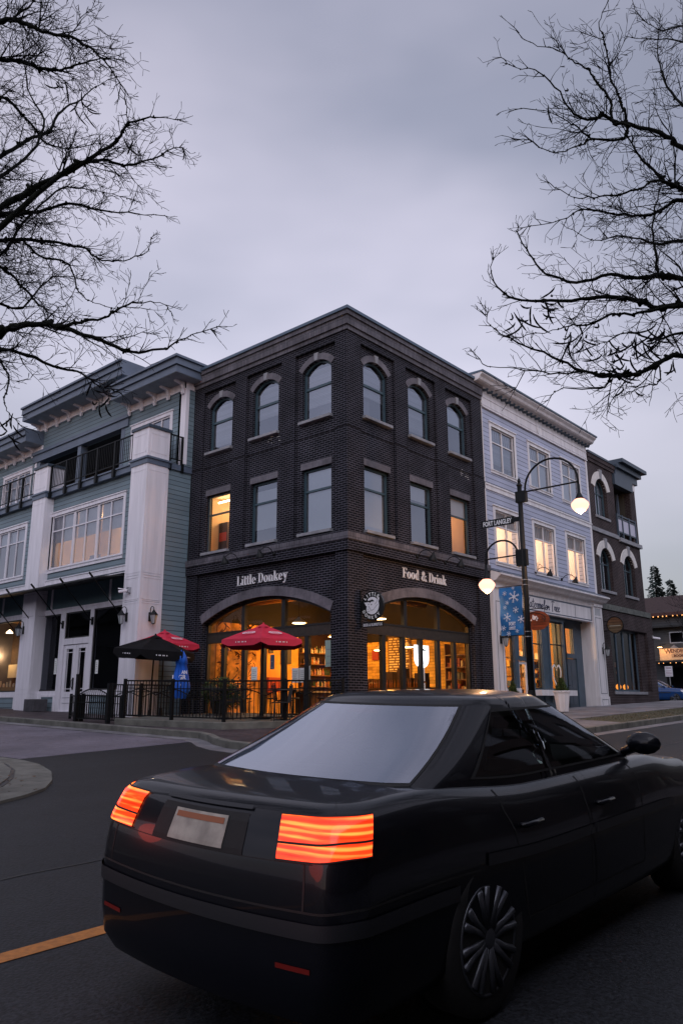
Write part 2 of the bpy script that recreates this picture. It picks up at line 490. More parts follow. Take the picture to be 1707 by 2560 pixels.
class MB:
    def __init__(s):
        s.v, s.f, s.m = [], [], []
        s.mi = 0
    def add(s, vs, fs):
        b = len(s.v)
        s.v += [Vector(q) for q in vs]
        for f in fs:
            s.f.append([b + i for i in f])
            s.m.append(s.mi)
        return s
    def quad(s, a, b, c, d): return s.add([a, b, c, d], [(0, 1, 2, 3)])
    def poly(s, pts): return s.add(pts, [tuple(range(len(pts)))])
    def box(s, fr, u0, u1, v0, v1, w0, w1):
        P = [fr.p(u, v, w) for w in (w0, w1) for v in (v0, v1) for u in (u0, u1)]
        return s.add(P, [(0, 2, 3, 1), (4, 5, 7, 6), (0, 1, 5, 4), (2, 6, 7, 3), (0, 4, 6, 2), (1, 3, 7, 5)])
    def prism(s, fr, pts, w0, w1):
        """pts: (u,v) outline counter-clockwise seen from +w"""
        n = len(pts)
        P = [fr.p(u, v, w0) for u, v in pts] + [fr.p(u, v, w1) for u, v in pts]
        F = [tuple(range(n - 1, -1, -1)), tuple(range(n, 2 * n))]
        F += [(i, (i + 1) % n, n + (i + 1) % n, n + i) for i in range(n)]
        return s.add(P, F)
    def extrude_profile(s, prof, A, B, closed=True):
        """prof: list of (out, up); A,B = (origin, outdir) frames at both ends"""
        n = len(prof)
        P = []
        for (o, d) in (A, B):
            P += [Vector(o) + Vector(d) * a + Vector((0, 0, b)) for a, b in prof]
        F = [(i, (i + 1) % n, n + (i + 1) % n, n + i) for i in range(n)]
        F += [tuple(range(n - 1, -1, -1)), tuple(range(n, 2 * n))]
        return s.add(P, F)
    def tube(s, pts, r, n=6, cap=True):
        pts = [Vector(q) for q in pts]
        rs = r if isinstance(r, (list, tuple)) else [r] * len(pts)
        P, F = [], []
        prev = None
        for i, q in enumerate(pts):
            d = (pts[min(i + 1, len(pts) - 1)] - pts[max(i - 1, 0)])
            if d.length < 1e-9: d = Vector((0, 0, 1))
            d.normalize()
            a = prev if prev is not None else (Vector((0, 0, 1)) if abs(d.z) < .9 else Vector((1, 0, 0)))
            a = (a - d * a.dot(d))
            if a.length < 1e-6: a = d.orthogonal()
            a.normalize()
            prev = a
            b = d.cross(a)
            for k in range(n):
                t = 2 * pi * k / n
                P.append(q + (a * cos(t) + b * sin(t)) * rs[i])
        for i in range(len(pts) - 1):
            for k in range(n):
                F.append((i * n + k, i * n + (k + 1) % n, (i + 1) * n + (k + 1) % n, (i + 1) * n + k))
        if cap:
            F.append(tuple(range(n - 1, -1, -1)))
            F.append(tuple(range((len(pts) - 1) * n, len(pts) * n)))
        return s.add(P, F)
    def lathe(s, c, prof, n=20, axis=(0, 0, 1)):
        c = Vector(c)
        ax = Vector(axis).normalized()
        a = ax.orthogonal().normalized()
        b = ax.cross(a)
        P = [c + ax * z + (a * cos(2 * pi * k / n) + b * sin(2 * pi * k / n)) * r for r, z in prof for k in range(n)]
        F = []
        for i in range(len(prof) - 1):
            for k in range(n):
                F.append((i * n + k, i * n + (k + 1) % n, (i + 1) * n + (k + 1) % n, (i + 1) * n + k))
        F.append(tuple(range(n - 1, -1, -1)))
        F.append(tuple(range((len(prof) - 1) * n, len(prof) * n)))
        return s.add(P, F)
    def wall(s, fr, u0, u1, v0, v1, w0, w1, holes=(), arcn=14):
        """wall slab with openings; holes = (u0,u1,v0,v1[,rise]); v1 is the crown"""
        us = sorted({u0, u1, *[h[0] for h in holes], *[h[1] for h in holes]})
        vs = sorted({v0, v1, *[h[2] for h in holes], *[h[3] for h in holes]})
        us = [u for u in us if u0 <= u <= u1]
        vs = [v for v in vs if v0 <= v <= v1]
        for i in range(len(us) - 1):
            for j in range(len(vs) - 1):
                a, b, c, d = us[i], us[i + 1], vs[j], vs[j + 1]
                um, vm = (a + b) / 2, (c + d) / 2
                if any(h[0] < um < h[1] and h[2] < vm < h[3] for h in holes): continue
                s.quad(fr.p(a, c, w1), fr.p(b, c, w1), fr.p(b, d, w1), fr.p(a, d, w1))
                s.quad(fr.p(a, c, w0), fr.p(a, d, w0), fr.p(b, d, w0), fr.p(b, c, w0))
        for a, b, c, d in ((u0, v0, u1, v0), (u1, v0, u1, v1), (u1, v1, u0, v1), (u0, v1, u0, v0)):
            s.quad(fr.p(a, b, w1), fr.p(a, b, w0), fr.p(c, d, w0), fr.p(c, d, w1))
        for h in holes:
            a, b, c, d = h[:4]
            rise = h[4] if len(h) > 4 else 0
            sp = d - rise
            s.quad(fr.p(a, c, w1), fr.p(b, c, w1), fr.p(b, c, w0), fr.p(a, c, w0))
            s.quad(fr.p(a, c, w1), fr.p(a, c, w0), fr.p(a, sp, w0), fr.p(a, sp, w1))
            s.quad(fr.p(b, c, w1), fr.p(b, sp, w1), fr.p(b, sp, w0), fr.p(b, c, w0))
            if not rise:
                s.quad(fr.p(a, d, w1), fr.p(a, d, w0), fr.p(b, d, w0), fr.p(b, d, w1))
            else:
                A = arc(a, b, sp, rise, arcn)
                for k in range(arcn):
                    (x0, z0), (x1, z1) = A[k], A[k + 1]
                    s.quad(fr.p(x0, z0, w1), fr.p(x1, z1, w1), fr.p(x1, d, w1), fr.p(x0, d, w1))
                    s.quad(fr.p(x0, z0, w0), fr.p(x0, d, w0), fr.p(x1, d, w0), fr.p(x1, z1, w0))
                    s.quad(fr.p(x0, z0, w1), fr.p(x0, z0, w0), fr.p(x1, z1, w0), fr.p(x1, z1, w1))
        return s
    def build(s, name, m, parent=None, smooth=False, local=False, bevel=0):
        org = Vector((0, 0, 0))
        if parent is not None and 'org' in ORG.get(parent.name, {}) and not local:
            org = ORG[parent.name]['org']
        me = bpy.data.meshes.new(name)
        me.from_pydata([q - org for q in s.v], [], s.f)
        ms = m if isinstance(m, (list, tuple)) else [m]
        for x in ms: me.materials.append(x)
        if len(ms) > 1:
            for i, p in enumerate(me.polygons): p.material_index = s.m[i]
        if smooth:
            for p in me.polygons: p.use_smooth = True
        me.validate()
        me.update()
        o = bpy.data.objects.new(name, me)
        COL.objects.link(o)
        if parent is not None:
            o.parent = parent
            ORG[o.name] = dict(org=org)
        if bevel:
            b = o.modifiers.new('bevel', 'BEVEL')
            b.width = bevel
            b.segments = 2
            b.limit_method = 'ANGLE'
        return o
ORG = {}

def arc(a, b, sp, rise, n):
    h = (b - a) / 2
    R = (h * h + rise * rise) / (2 * rise)
    c = (a + b) / 2
    return [(c + h * (2 * k / n - 1), sp + sqrt(max(R * R - (h * (2 * k / n - 1)) ** 2, 0)) - (R - rise)) for k in range(n + 1)]

def thing(name, label, cat, loc=(0, 0, 0), group=None, rot=None):
    o = bpy.data.objects.new(name, None)
    COL.objects.link(o)
    o.location = loc
    if rot: o.rotation_euler = rot
    o.empty_display_size = .2
    o['label'] = label
    o['category'] = cat
    if group: o['group'] = group
    ORG[o.name] = dict(org=Vector(loc))
    return o
def tag(o, label, cat, group=None, kind=None):
    if label: o['label'] = label
    if cat: o['category'] = cat
    if group: o['group'] = group
    if kind: o['kind'] = kind
    return o
def struct(o):
    o['kind'] = 'structure'
    return o
def copy_thing(src, loc, label, rotz=None):
    r = src.copy()
    COL.objects.link(r)
    r.location = loc
    if rotz is not None: r.rotation_euler = (0, 0, rotz)
    r['label'] = label
    for ch in list(src.children):
        c = ch.copy()
        COL.objects.link(c)
        c.parent = r
        for g in list(ch.children):
            d = g.copy()
            COL.objects.link(d)
            d.parent = c
    return r
def point_light(name, loc, watts, col, r=.12, parent=None):
    d = bpy.data.lights.new(name, 'POINT')
    d.energy = watts
    d.color = col
    d.shadow_soft_size = r
    o = bpy.data.objects.new(name, d)
    COL.objects.link(o)
    if parent is not None:
        o.parent = parent
        o.location = Vector(loc) - ORG[parent.name]['org']
    else:
        o.location = loc
    return o
def area_light(name, loc, watts, col, sx, sy, parent=None, rot=(0, 0, 0)):
    d = bpy.data.lights.new(name, 'AREA')
    d.shape = 'RECTANGLE'
    d.size, d.size_y = sx, sy
    d.energy = watts
    d.color = col
    o = bpy.data.objects.new(name, d)
    COL.objects.link(o)
    o.rotation_euler = rot
    if parent is not None:
        o.parent = parent
        o.location = Vector(loc) - ORG[parent.name]['org']
    else:
        o.location = loc
    return o

# text from Blender's own font, returned as verts/faces in (u,v) plane
def text_geo(body, size, ext=0.0, shear=0., off=0., sx=1., space=1., align='LEFT'):
    c = bpy.data.curves.new('t', 'FONT')
    c.body = body
    c.size = size
    c.extrude = ext
    c.shear = shear
    c.offset = off
    c.space_character = space
    c.align_x = align
    c.resolution_u = 3
    o = bpy.data.objects.new('t', c)
    COL.objects.link(o)
    dg = bpy.context.evaluated_depsgraph_get()
    me = bpy.data.meshes.new_from_object(o.evaluated_get(dg))
    vs = [(v.co.x * sx, v.co.y, v.co.z) for v in me.vertices]
    fs = [tuple(p.vertices) for p in me.polygons]
    bpy.data.objects.remove(o)
    bpy.data.curves.remove(c)
    bpy.data.meshes.remove(me)
    return vs, fs
def put_text(mb, fr, u, v, w, body, size, **k):
    vs, fs = text_geo(body, size, **k)
    return mb.add([fr.p(u + a, v + b, w + c) for a, b, c in vs], fs)

# condensed serif capitals and lower case, drawn from stems, bowls and serifs
def serif_text(mb, fr, u, v, w, body, h, sx=.80, th=.03):
    T, t = .15, .05                                    # thick and thin strokes, in cap heights
    def rect(x0, x1, y0, y1):
        mb.box(fr, u + x0 * h * sx, u + x1 * h * sx, v + y0 * h, v + y1 * h, w, w + th)
    def para(pts):
        mb.prism(fr, [(u + a * h * sx, v + b * h) for a, b in pts], w, w + th)
    def bowl(cx, cy, rx, ry, a0=0, a1=360, n=16):
        for k in range(n):
            A, B = radians(a0 + (a1 - a0) * k / n), radians(a0 + (a1 - a0) * (k + 1) / n)
            q = []
            for ang, inn in ((A, 0), (B, 0), (B, 1), (A, 1)):
                wd = t + (T - t) * abs(cos(ang)) ** 1.4
                k_ = (1 - wd / rx) if inn else 1
                ky = (1 - t / ry) if inn else 1
                q.append((cx + rx * k_ * cos(ang), cy + ry * ky * sin(ang)))
            para(q)
    X = .66
    def stem(x, y0=0, y1=1., s0=True, s1=True):
        rect(x, x + T, y0, y1)
        if s0: rect(x - .09, x + T + .09, y0, y0 + t)
        if s1: rect(x - .09, x + T, y1 - t, y1)
    for ch in body:
        adv = .5
        if ch == ' ': adv = .30
        elif ch == 'L':
            stem(.1); rect(.10, .25, .95, 1.0); rect(.1, .62, 0, t); rect(.55, .62, 0, .26); adv = .68
        elif ch == 'F':
            stem(.1); rect(.1, .62, .95, 1.0); rect(.56, .62, .76, 1.0); rect(.2, .47, .49, .49 + t); rect(.43, .48, .4, .62); adv = .66
        elif ch == 'D':
            stem(.1, s1=True); bowl(.30, .5, .40, .5, -90, 90, 14); rect(.15, .32, 0, t); rect(.15, .32, .95, 1); adv = .78
        elif ch == '&':
            bowl(.36, .27, .27, .27); bowl(.38, .76, .2, .24)
            para([(.28, .66), (.42, .72), (.86, .05), (.68, .02)]); rect(.66, .9, 0, t); para([(.72, .52), (.66, .5), (.5, .12), (.58, .1)]); rect(.6, .84, .5, .5 + t); adv = 1.0
        elif ch == 'i': stem(.08, 0, X); rect(.09, .22, .8, .95); adv = .34
        elif ch == 'l': stem(.08, 0, 1.03); adv = .33
        elif ch == 't': rect(.1, .24, .05, .9); rect(.0, .36, X - t, X); rect(.17, .36, 0, t); rect(.33, .38, 0, .12); adv = .40
        elif ch == 'k':
            stem(.08, 0, 1.03); para([(.2, .28), (.46, .62), (.52, .62), (.25, .24)]); para([(.26, .36), (.36, .42), (.6, .03), (.45, .03)]); rect(.38, .66, 0, t); rect(.36, .6, X - t, X); adv = .64
        elif ch == 'n':
            stem(.08, 0, X); stem(.42, 0, .45, s1=False); bowl(.35, .42, .22, .24, 0, 150, 8); adv = .70
        elif ch == 'r': stem(.08, 0, X); bowl(.34, .43, .17, .22, 40, 150, 6); rect(.38, .50, .48, .62); adv = .52
        elif ch == 'e': bowl(.30, .33, .25, .34, 0, 330, 18); rect(.12, .53, .33, .33 + t); adv = .60
        elif ch == 'o': bowl(.31, .33, .27, .34); adv = .64
        elif ch == 'd': bowl(.28, .33, .24, .34); stem(.40, 0, 1.03, s0=False); rect(.45, .64, 0, t); adv = .68
        elif ch == 'y':
            para([(.06, X), (.22, X), (.42, .06), (.3, .0)]); para([(.5, X), (.56, X), (.28, -.28), (.20, -.24)]); rect(0, .3, X - t, X); rect(.42, .64, X - t, X); rect(.08, .24, -.32, -.2); adv = .62
        u += adv * h * sx
    return u

# ---------------------------------------------------------------- ground
Z0, SL = -1.5, .039
HX, HY = -sin(YAW), cos(YAW)
def gz(x, y):
    d = (x - 13.56) * HX + (y + 15.69) * HY
    d = max(min(d, 35.9), -30)
    return Z0 + SL * d
mb = MB()
ds = [-300, -30, 0, 10, 20, 30, 35.9, 80, 500]
ls = [-400, -60, -20, 0, 20, 60, 400]
P = []
for d in ds:
    for l in ls:
        x, y = 13.56 + d * HX + l * HY, -15.69 + d * HY - l * HX
        P.append((x, y, gz(x, y)))
n_ = len(ls)
mb.add(P, [(i * n_ + j, i * n_ + j + 1, (i + 1) * n_ + j + 1, (i + 1) * n_ + j) for i in range(len(ds) - 1) for j in range(n_ - 1)])
struct(mb.build('road', MT['asphalt']))

def flat_poly(name, pts, off, m):
    """thin surface sheet lying off metres over the sloping ground"""
    me = MB()
    me.poly([(x, y, gz(x, y) + off) for x, y in pts])
    return me.build(name, m)
def slab(mb_, pts, top, bottom=-.15):
    n = len(pts)
    P = [(x, y, gz(x, y) + bottom) for x, y in pts] + [(x, y, gz(x, y) + top) for x, y in pts]
    F = [tuple(range(n - 1, -1, -1)), tuple(range(n, 2 * n))] + [(i, (i + 1) % n, n + (i + 1) % n, n + i) for i in range(n)]
    return mb_.add(P, F)
def ribbon(mb_, path, wid, top, bottom, close=False):
    """kerb along a path; wid is measured to the left of the travel direction"""
    n = len(path)
    inn = []
    for i in range(n):
        a = Vector(path[max(i - 1, 0)]); b = Vector(path[min(i + 1, n - 1)])
        d = (b - a).normalized()
        inn.append((path[i][0] - d.y * wid, path[i][1] + d.x * wid))
    for i in range(n - 1):
        q = [path[i], path[i + 1], inn[i + 1], inn[i]]
        ct = [(x, y, gz(x, y) + bottom) for x, y in q] + [(x, y, gz(x, y) + top) for x, y in q]
        # chamfered road edge
        mb_.add(ct, [(3, 2, 1, 0), (4, 5, 6, 7), (0, 1, 5, 4), (1, 2, 6, 5), (2, 3, 7, 6), (3, 0, 4, 7)])
    return inn

# side street: older pale asphalt with a light concrete gutter
struct(flat_poly('side_street', [(-22, -4.62), (-.42, -4.62), (-.02, -8.75), (-22, -9.3)], .004, MT['asphalt2']))
KPATH = [(-22, -4.12), (-8, -4.12), (-.9, -4.15), (-.2, -4.45), (.5, -4.88), (1.3, -5.2), (2.2, -5.3), (3.2, -5.05), (4.2, -4.3), (4.9, -3.1), (5.25, -1.6), (5.3, 0), (5.3, 24)]
mb = MB()
ribbon(mb, [(x + (.35 if y > -3 and x > 4.4 else 0), y - (.42 if y < -3 or x < 4.4 else 0)) for x, y in KPATH], .46, .008, -.05)
struct(mb.build('gutter', MT['walk']))
mb = MB()
KIN = ribbon(mb, KPATH, .16, .15, -.1)
struct(mb.build('kerb', MT['concrete'], bevel=.02))
mb = MB()
for x in range(-21, -1, 2):
    z = gz(x, -4.12); mb.box(FLy(-4.12), x, x + .012, z - .01, z + .1515, -.16, .003)
for y in range(1, 24, 2):
    z = gz(5.3, y); mb.box(FRx(5.3), y, y + .012, z - .01, z + .1515, -.16, .003)
struct(mb.build('kerb_joint', MT['dark']))
mb = MB()
slab(mb, KIN[:10] + [KIN[10], (3.4, -1.4), (3.4, 3.0)] + [(-.05, 3.0), (-.05, -.05), (-7, -.05), (-22, -.05)], .143)
struct(mb.build('sidewalk', MT['paver']))
mb = MB()
slab(mb, [(-.05, 3.0), (5.14, 3.0), (5.14, 5.0), (3.5, 5.6), (3.5, 24), (-.05, 24)], .145)
slab(mb, [(3.4, -1.4), KIN[10], KIN[11], (5.14, 3.0), (3.4, 3.0)], .143)
struct(mb.build('sidewalk', MT['walk']))
mb = MB()
slab(mb, [(3.5, 5.6), (5.14, 5.0), (5.14, 24), (3.5, 24)], .13)
o = mb.build('grass_verge', MT['verge'])
struct(o)
# short winter grass on the verge
mb = MB()
for i in range(5200):
    x, y = random.uniform(3.6, 5.1), random.uniform(5.6, 22)
    z = gz(x, y) + .13
    a = random.uniform(0, 6.28); h = random.uniform(.012, .045); w_ = .006
    mb.add([(x - w_ * cos(a), y - w_ * sin(a), z), (x + w_ * cos(a), y + w_ * sin(a), z), (x + .02 * sin(a), y + .02 * cos(a), z + h)], [(0, 1, 2)])
o = mb.build('short_grass', mat('dull_grass_blade', (.085, .08, .04), .9, noise=.4, nscale=4))
tag(o, 'thin dull winter grass on the verge beside the kerb', 'grass', kind='stuff')
# far kerb of the side street: rounded corner apron with raised island
ISL = [(-22, -9.3), (-1.5, -8.98), (.47, -8.93), (1.23, -9.05), (2.21, -9.38), (3.1, -9.85), (3.74, -10.3), (4.1, -10.75), (4.45, -11.4), (4.9, -12.6), (5.2, -14), (5.3, -40), (-22, -40)]
def inset(pts, d):
    c = [(x * (1 - d) + -14 * d, y * (1 - d) + -20 * d) for x, y in pts]
    return c
for i_, (d, t, m_) in enumerate(((0, .035, 'concrete'), (.030, .042, 'dark'), (.0335, .055, 'concrete'), (.052, .062, 'dark'), (.0555, .075, 'concrete'), (.074, .082, 'dark'), (.0775, .10, 'concrete'), (.096, .115, 'dark'), (.10, .14, 'paver'))):
    mb = MB()
    slab(mb, inset(ISL, d), t)
    struct(mb.build('corner_apron' if i_ < 8 else 'sidewalk', MT[m_]))
# brown leaf litter against the apron
mb = MB()
for i in range(500):
    x = random.gauss(3.2, .5); y = random.gauss(-11.4, .35)
    z = gz(x, y) + .142 + random.uniform(0, .02); a = random.uniform(0, 6.28); s_ = random.uniform(.015, .035)
    mb.add([(x + s_ * cos(a + k * 1.57), y + s_ * sin(a + k * 1.57), z + random.uniform(0, .015)) for k in range(4)], [(0, 1, 2, 3)])
tag(mb.build('leaf_litter', mat('dead_leaf', (.10, .055, .03), .9, noise=.4)), 'brown dead leaves gathered on the corner apron', 'leaves', kind='stuff')
# camera-side pavement
mb = MB()
slab(mb, [(12.95, -60), (60, -60), (60, 24), (12.95, 24)], .14)
struct(mb.build('sidewalk', MT['walk']))
mb = MB()
ribbon(mb, [(12.8, 24), (12.8, -60)], .16, .15, -.1)
struct(mb.build('kerb', MT['concrete']))
# yellow centre line
struct(flat_poly('road_line', [(9.10, -40), (9.24, -40), (9.24, -6.5), (9.10, -6.5)], .004, MT['yellow']))
# patching seam along the carriageway
mb = MB()
pts = [(7.62 + .03 * sin(y * 1.7) + .02 * sin(y * 4.1), y) for y in [(-30 + .5 * k) for k in range(100)]]
for (x0, y0), (x1, y1) in zip(pts, pts[1:]):
    mb.quad((x0, y0, gz(x0, y0) + .004), (x0 + .022, y0, gz(x0, y0) + .004), (x1 + .022, y1, gz(x1, y1) + .004), (x1, y1, gz(x1, y1) + .004))
struct(mb.build('road_seam', mat('tar_seal', (.012, .012, .013), .5)))

# ---------------------------------------------------------------- window builder
def window(root, fr, u0, u1, v0, v1, w, fm, rise=0, fwid=.055, vert=(), horiz=(), hw=.045, gl='glass', blind=None, bm='blind', room='roomdark', rdepth=.9, label=None, fdep=.07, light=None, bz=.10, rl=.25, rr=.25):
    """window (frame and bars) > glass, blind, room_interior; vert/horiz are absolute u / v of bar centres"""
    mb = MB()
    sp = v1 - rise
    def bx(a, b, c, d, e=0): mb.box(fr, a, b, c, d, w - fdep, w + e)
    bx(u0, u0 + fwid, v0, sp)
    bx(u1 - fwid, u1, v0, sp)
    bx(u0 + fwid, u1 - fwid, v0, v0 + fwid)
    if rise:
        A = arc(u0, u1, sp, rise, 12)
        B = [((x - (u0 + u1) / 2) * (1 - 2 * fwid / (u1 - u0)) + (u0 + u1) / 2, z - fwid) for x, z in A]
        for k in range(12):
            mb.prism(fr, [B[k], B[k + 1], A[k + 1], A[k]], w - fdep, w)
    else:
        bx(u0 + fwid, u1 - fwid, v1 - fwid, v1)
    def top(u):
        if not rise: return v1 - fwid
        h = (u1 - u0) / 2; R = (h * h + rise * rise) / (2 * rise); c = (u0 + u1) / 2
        return sp + sqrt(max(R * R - (u - c) ** 2, 0)) - (R - rise) - fwid * .8
    for u in vert: bx(u - hw / 2, u + hw / 2, v0 + fwid, top(u), -.004)
    for z in horiz: bx(u0 + fwid, u1 - fwid, z - hw / 2, z + hw / 2, -.008)
    wn = mb.build('window', fm, root)
    if label: wn['label'] = label
    mb = MB()
    if rise:
        A = arc(u0 + .01, u1 - .01, sp, rise - .01, 12)
        mb.poly([fr.p(u0 + .01, v0 + .01, w - fdep * .6), fr.p(u1 - .01, v0 + .01, w - fdep * .6)] + [fr.p(x, z, w - fdep * .6) for x, z in reversed(A)])
    else:
        mb.quad(*[fr.p(a, b, w - fdep * .6) for a, b in ((u0 + .01, v0 + .01), (u1 - .01, v0 + .01), (u1 - .01, v1 - .01), (u0 + .01, v1 - .01))])
    mb.build('glass', MT[gl], wn)
    if blind:
        for (b0, b1, mname) in blind:          # fractions of height covered, measured from the sill
            mb = MB()
            z0, z1 = v0 + (v1 - v0) * b0, v0 + (v1 - v0) * b1
            mb.box(fr, u0 + .03, u1 - .03, z0, z1, w - bz - .006, w - bz)
            if mname == 'blind': mb.box(fr, u0 + .03, u1 - .03, z0 - .03, z0, w - bz - .02, w - bz + .012)
            mb.build('blind', MT[mname], wn)
    if room:
        mb = MB()
        d0, d1 = w - bz - .03, w - bz - .03 - rdepth
        a, b, c, d = u0 - rl, u1 + rr, v0 - .3, v1 + .15
        p = fr.p
        mb.quad(p(a, c, d1), p(b, c, d1), p(b, d, d1), p(a, d, d1))
        mb.quad(p(a, c, d0), p(b, c, d0), p(b, c, d1), p(a, c, d1))
        mb.quad(p(a, d, d0), p(a, d, d1), p(b, d, d1), p(b, d, d0))
        mb.quad(p(a, c, d0), p(a, c, d1), p(a, d, d1), p(a, d, d0))
        mb.quad(p(b, c, d0), p(b, d, d0), p(b, d, d1), p(b, c, d1))
        # reveal back face round the opening keeps light in
        for q in ((a, u0, c, d), (u1, b, c, d), (u0, u1, c, v0), (u0, u1, v1, d)):
            mb.quad(p(q[0], q[2], d0), p(q[0], q[3], d0), p(q[1], q[3], d0), p(q[1], q[2], d0))
        mb.build('room_interior', MT[room], wn)
        if light:
            L_ = point_light('room_lamp', p((u0 + u1) / 2, v0 + (v1 - v0) * light[2], w - bz - .03 - rdepth * .5), light[0], light[1], .15)
            ORG[wn.name] = dict(org=ORG.get(root.name, {}).get('org', Vector((0, 0, 0))))
            L_.location = L_.location - ORG[wn.name]['org']
            L_.parent = wn
    return wn

def arch_band(mb, fr, a, b, sp, rise, th, w0, w1, flare=.10, n=24, k0=0, k1=None):
    """arch ring of thickness th over opening a..b"""
    A = arc(a, b, sp, rise, n)
    h = (b - a) / 2; R = (h * h + rise * rise) / (2 * rise); c = (a + b) / 2; zc = sp + rise - R
    k1 = n if k1 is None else k1
    for k in range(k0, k1):
        q = []
        for x, z in (A[k], A[k + 1]):
            d = Vector((x - c, z - zc)).normalized()
            q.append(((x, z), (x + d.x * th, z + d.y * th)))
        mb.prism(fr, [q[0][0], q[1][0], q[1][1], q[0][1]], w0, w1)

# ================================================================ corner brick building
BB = thing('corner_building', 'dark charcoal brick corner building with two big arched shopfronts and lettering', 'building', (0, 0, -.7))
LC, RC = [-1.28, -3.5, -5.68], [1.45, 3.675, 5.9]
HW3 = .59
def facade(fr, cs, uA, uB, uin, uout, ac, sgn):
    """cs window centres; uin..uout wall extent; ac = arch centre"""
    bot = -1.0
    lo, hi = min(uA, uB), max(uA, uB)
    h3 = [(c - HW3, c + HW3, 8.17, 10.04, .27) for c in cs]
    h2 = [(c - HW3, c + HW3, 4.74, 6.67) for c in cs]
    # recessed panel layer, upper floors
    mb = MB()
    rl, rh = (lo, -.101) if fr is FL else (.101, hi)
    mb.wall(fr, rl, rh, 4.3, 11.0, -.36, -.10, h3 + h2)
    # arched ground floor layer
    AH = [(ac - 2.76, ac + 2.76, bot, 3.08, .64)]
    mb.wall(fr, rl, rh, bot, 4.3, -.45, -.10, AH)
    mb.build('wall', MT['brick_plain'], BB)
    # outer layer with tall panels cut out
    mb = MB()
    rec = [(c - .82, c + .82, 4.62, 10.37) for c in cs]
    lo, hi = (lo, -.001) if fr is FL else (.001, hi)
    mb.wall(fr, lo, hi, 4.54, 10.66, -.10, 0, rec)
    g0, g1 = (ac - 3.02, ac + 3.02)
    mb.wall(fr, lo, hi, bot, 4.05, -.10, 0, [(g0, g1, bot + .01, 4.03)])
    mb.build('wall', MT['brick'], BB)
    return lo, hi
facade(FL, LC, -7.0, 0, 0, 0, -3.47, 1)
facade(FR_, RC, 0, 7.36, 0, 0, 3.68, 1)
# projecting courses run round both faces
def course(name, z0, z1, out, m, zc=None):
    mb = MB()
    mb.box(FL, -7.0, out, z0, z1, -.3, out)
    mb.box(FR_, .30, 7.36, z0, z1, -.3, out)
    return mb.build(name, MT[m], BB)
course('belt_course', 4.05, 4.345, .07, 'brick')
course('belt_course', 4.345, 4.54, .10, 'soldier')
course('cornice', 10.60, 10.74, .05, 'soldier')
course('cornice', 10.74, 11.02, .10, 'soldier')
course('cornice', 11.02, 11.16, .15, 'soldier')
course('coping', 11.16, 11.25, .20, 'coping')
mb = MB()      # drip edges, one thin shadow-giving ledge course between floors
for a, b in ((-7.0, -6.5), (-4.86, -4.32), (-2.68, -2.1), (-.46, .02)): mb.box(FL, a, b, 7.66, 7.69, -.05, .022)
for a, b in ((-6.5, -4.86), (-4.32, -2.68), (-2.1, -.46)): mb.box(FL, a, b, 7.66, 7.69, -.15, -.078)
for a, b in ((0.0, .63), (2.27, 2.855), (4.495, 5.08), (6.72, 7.36)): mb.box(FR_, a, b, 7.66, 7.69, -.05, .0215)
for a, b in ((.63, 2.27), (2.855, 4.495), (5.08, 6.72)): mb.box(FR_, a, b, 7.66, 7.69, -.15, -.078)
mb.build('brick_ledge', MT['brick'], BB)
# flat roof and hidden rear
mb = MB()
mb.quad((-7, -.3 + .3, 10.9), (0, 0, 10.9), (-.0, 7.36, 10.9), (-7, 7.36, 10.9))
mb.quad((-7, 7.36, -1), (-7, 7.36, 11.2), (-.1, 7.36, 11.2), (-.1, 7.36, -1))
mb.quad((-7, .1, -1), (-7, .1, 11.2), (-7, 7.36, 11.2), (-7, 7.36, -1))
mb.build('roof', mat('gravel_roof', (.1, .1, .1), .9), BB)
WF = MT['winframe']
spec3 = {('L', 0): [(.27, .90, 'blind')], ('L', 1): [(.37, .90, 'blind')], ('L', 2): [(.14, .90, 'blind')],
         ('R', 0): [(.42, .90, 'blind')], ('R', 1): [(.16, .90, 'blind')], ('R', 2): [(.62, .90, 'shade')]}
spec2 = {('L', 0): [(0.02, .98, 'shade')], ('L', 1): [(.24, .88, 'shade')], ('L', 2): None,
         ('R', 0): [(0.02, .98, 'shade')], ('R', 1): [(.74, .98, 'shade')], ('R', 2): [(.70, .98, 'shade')]}
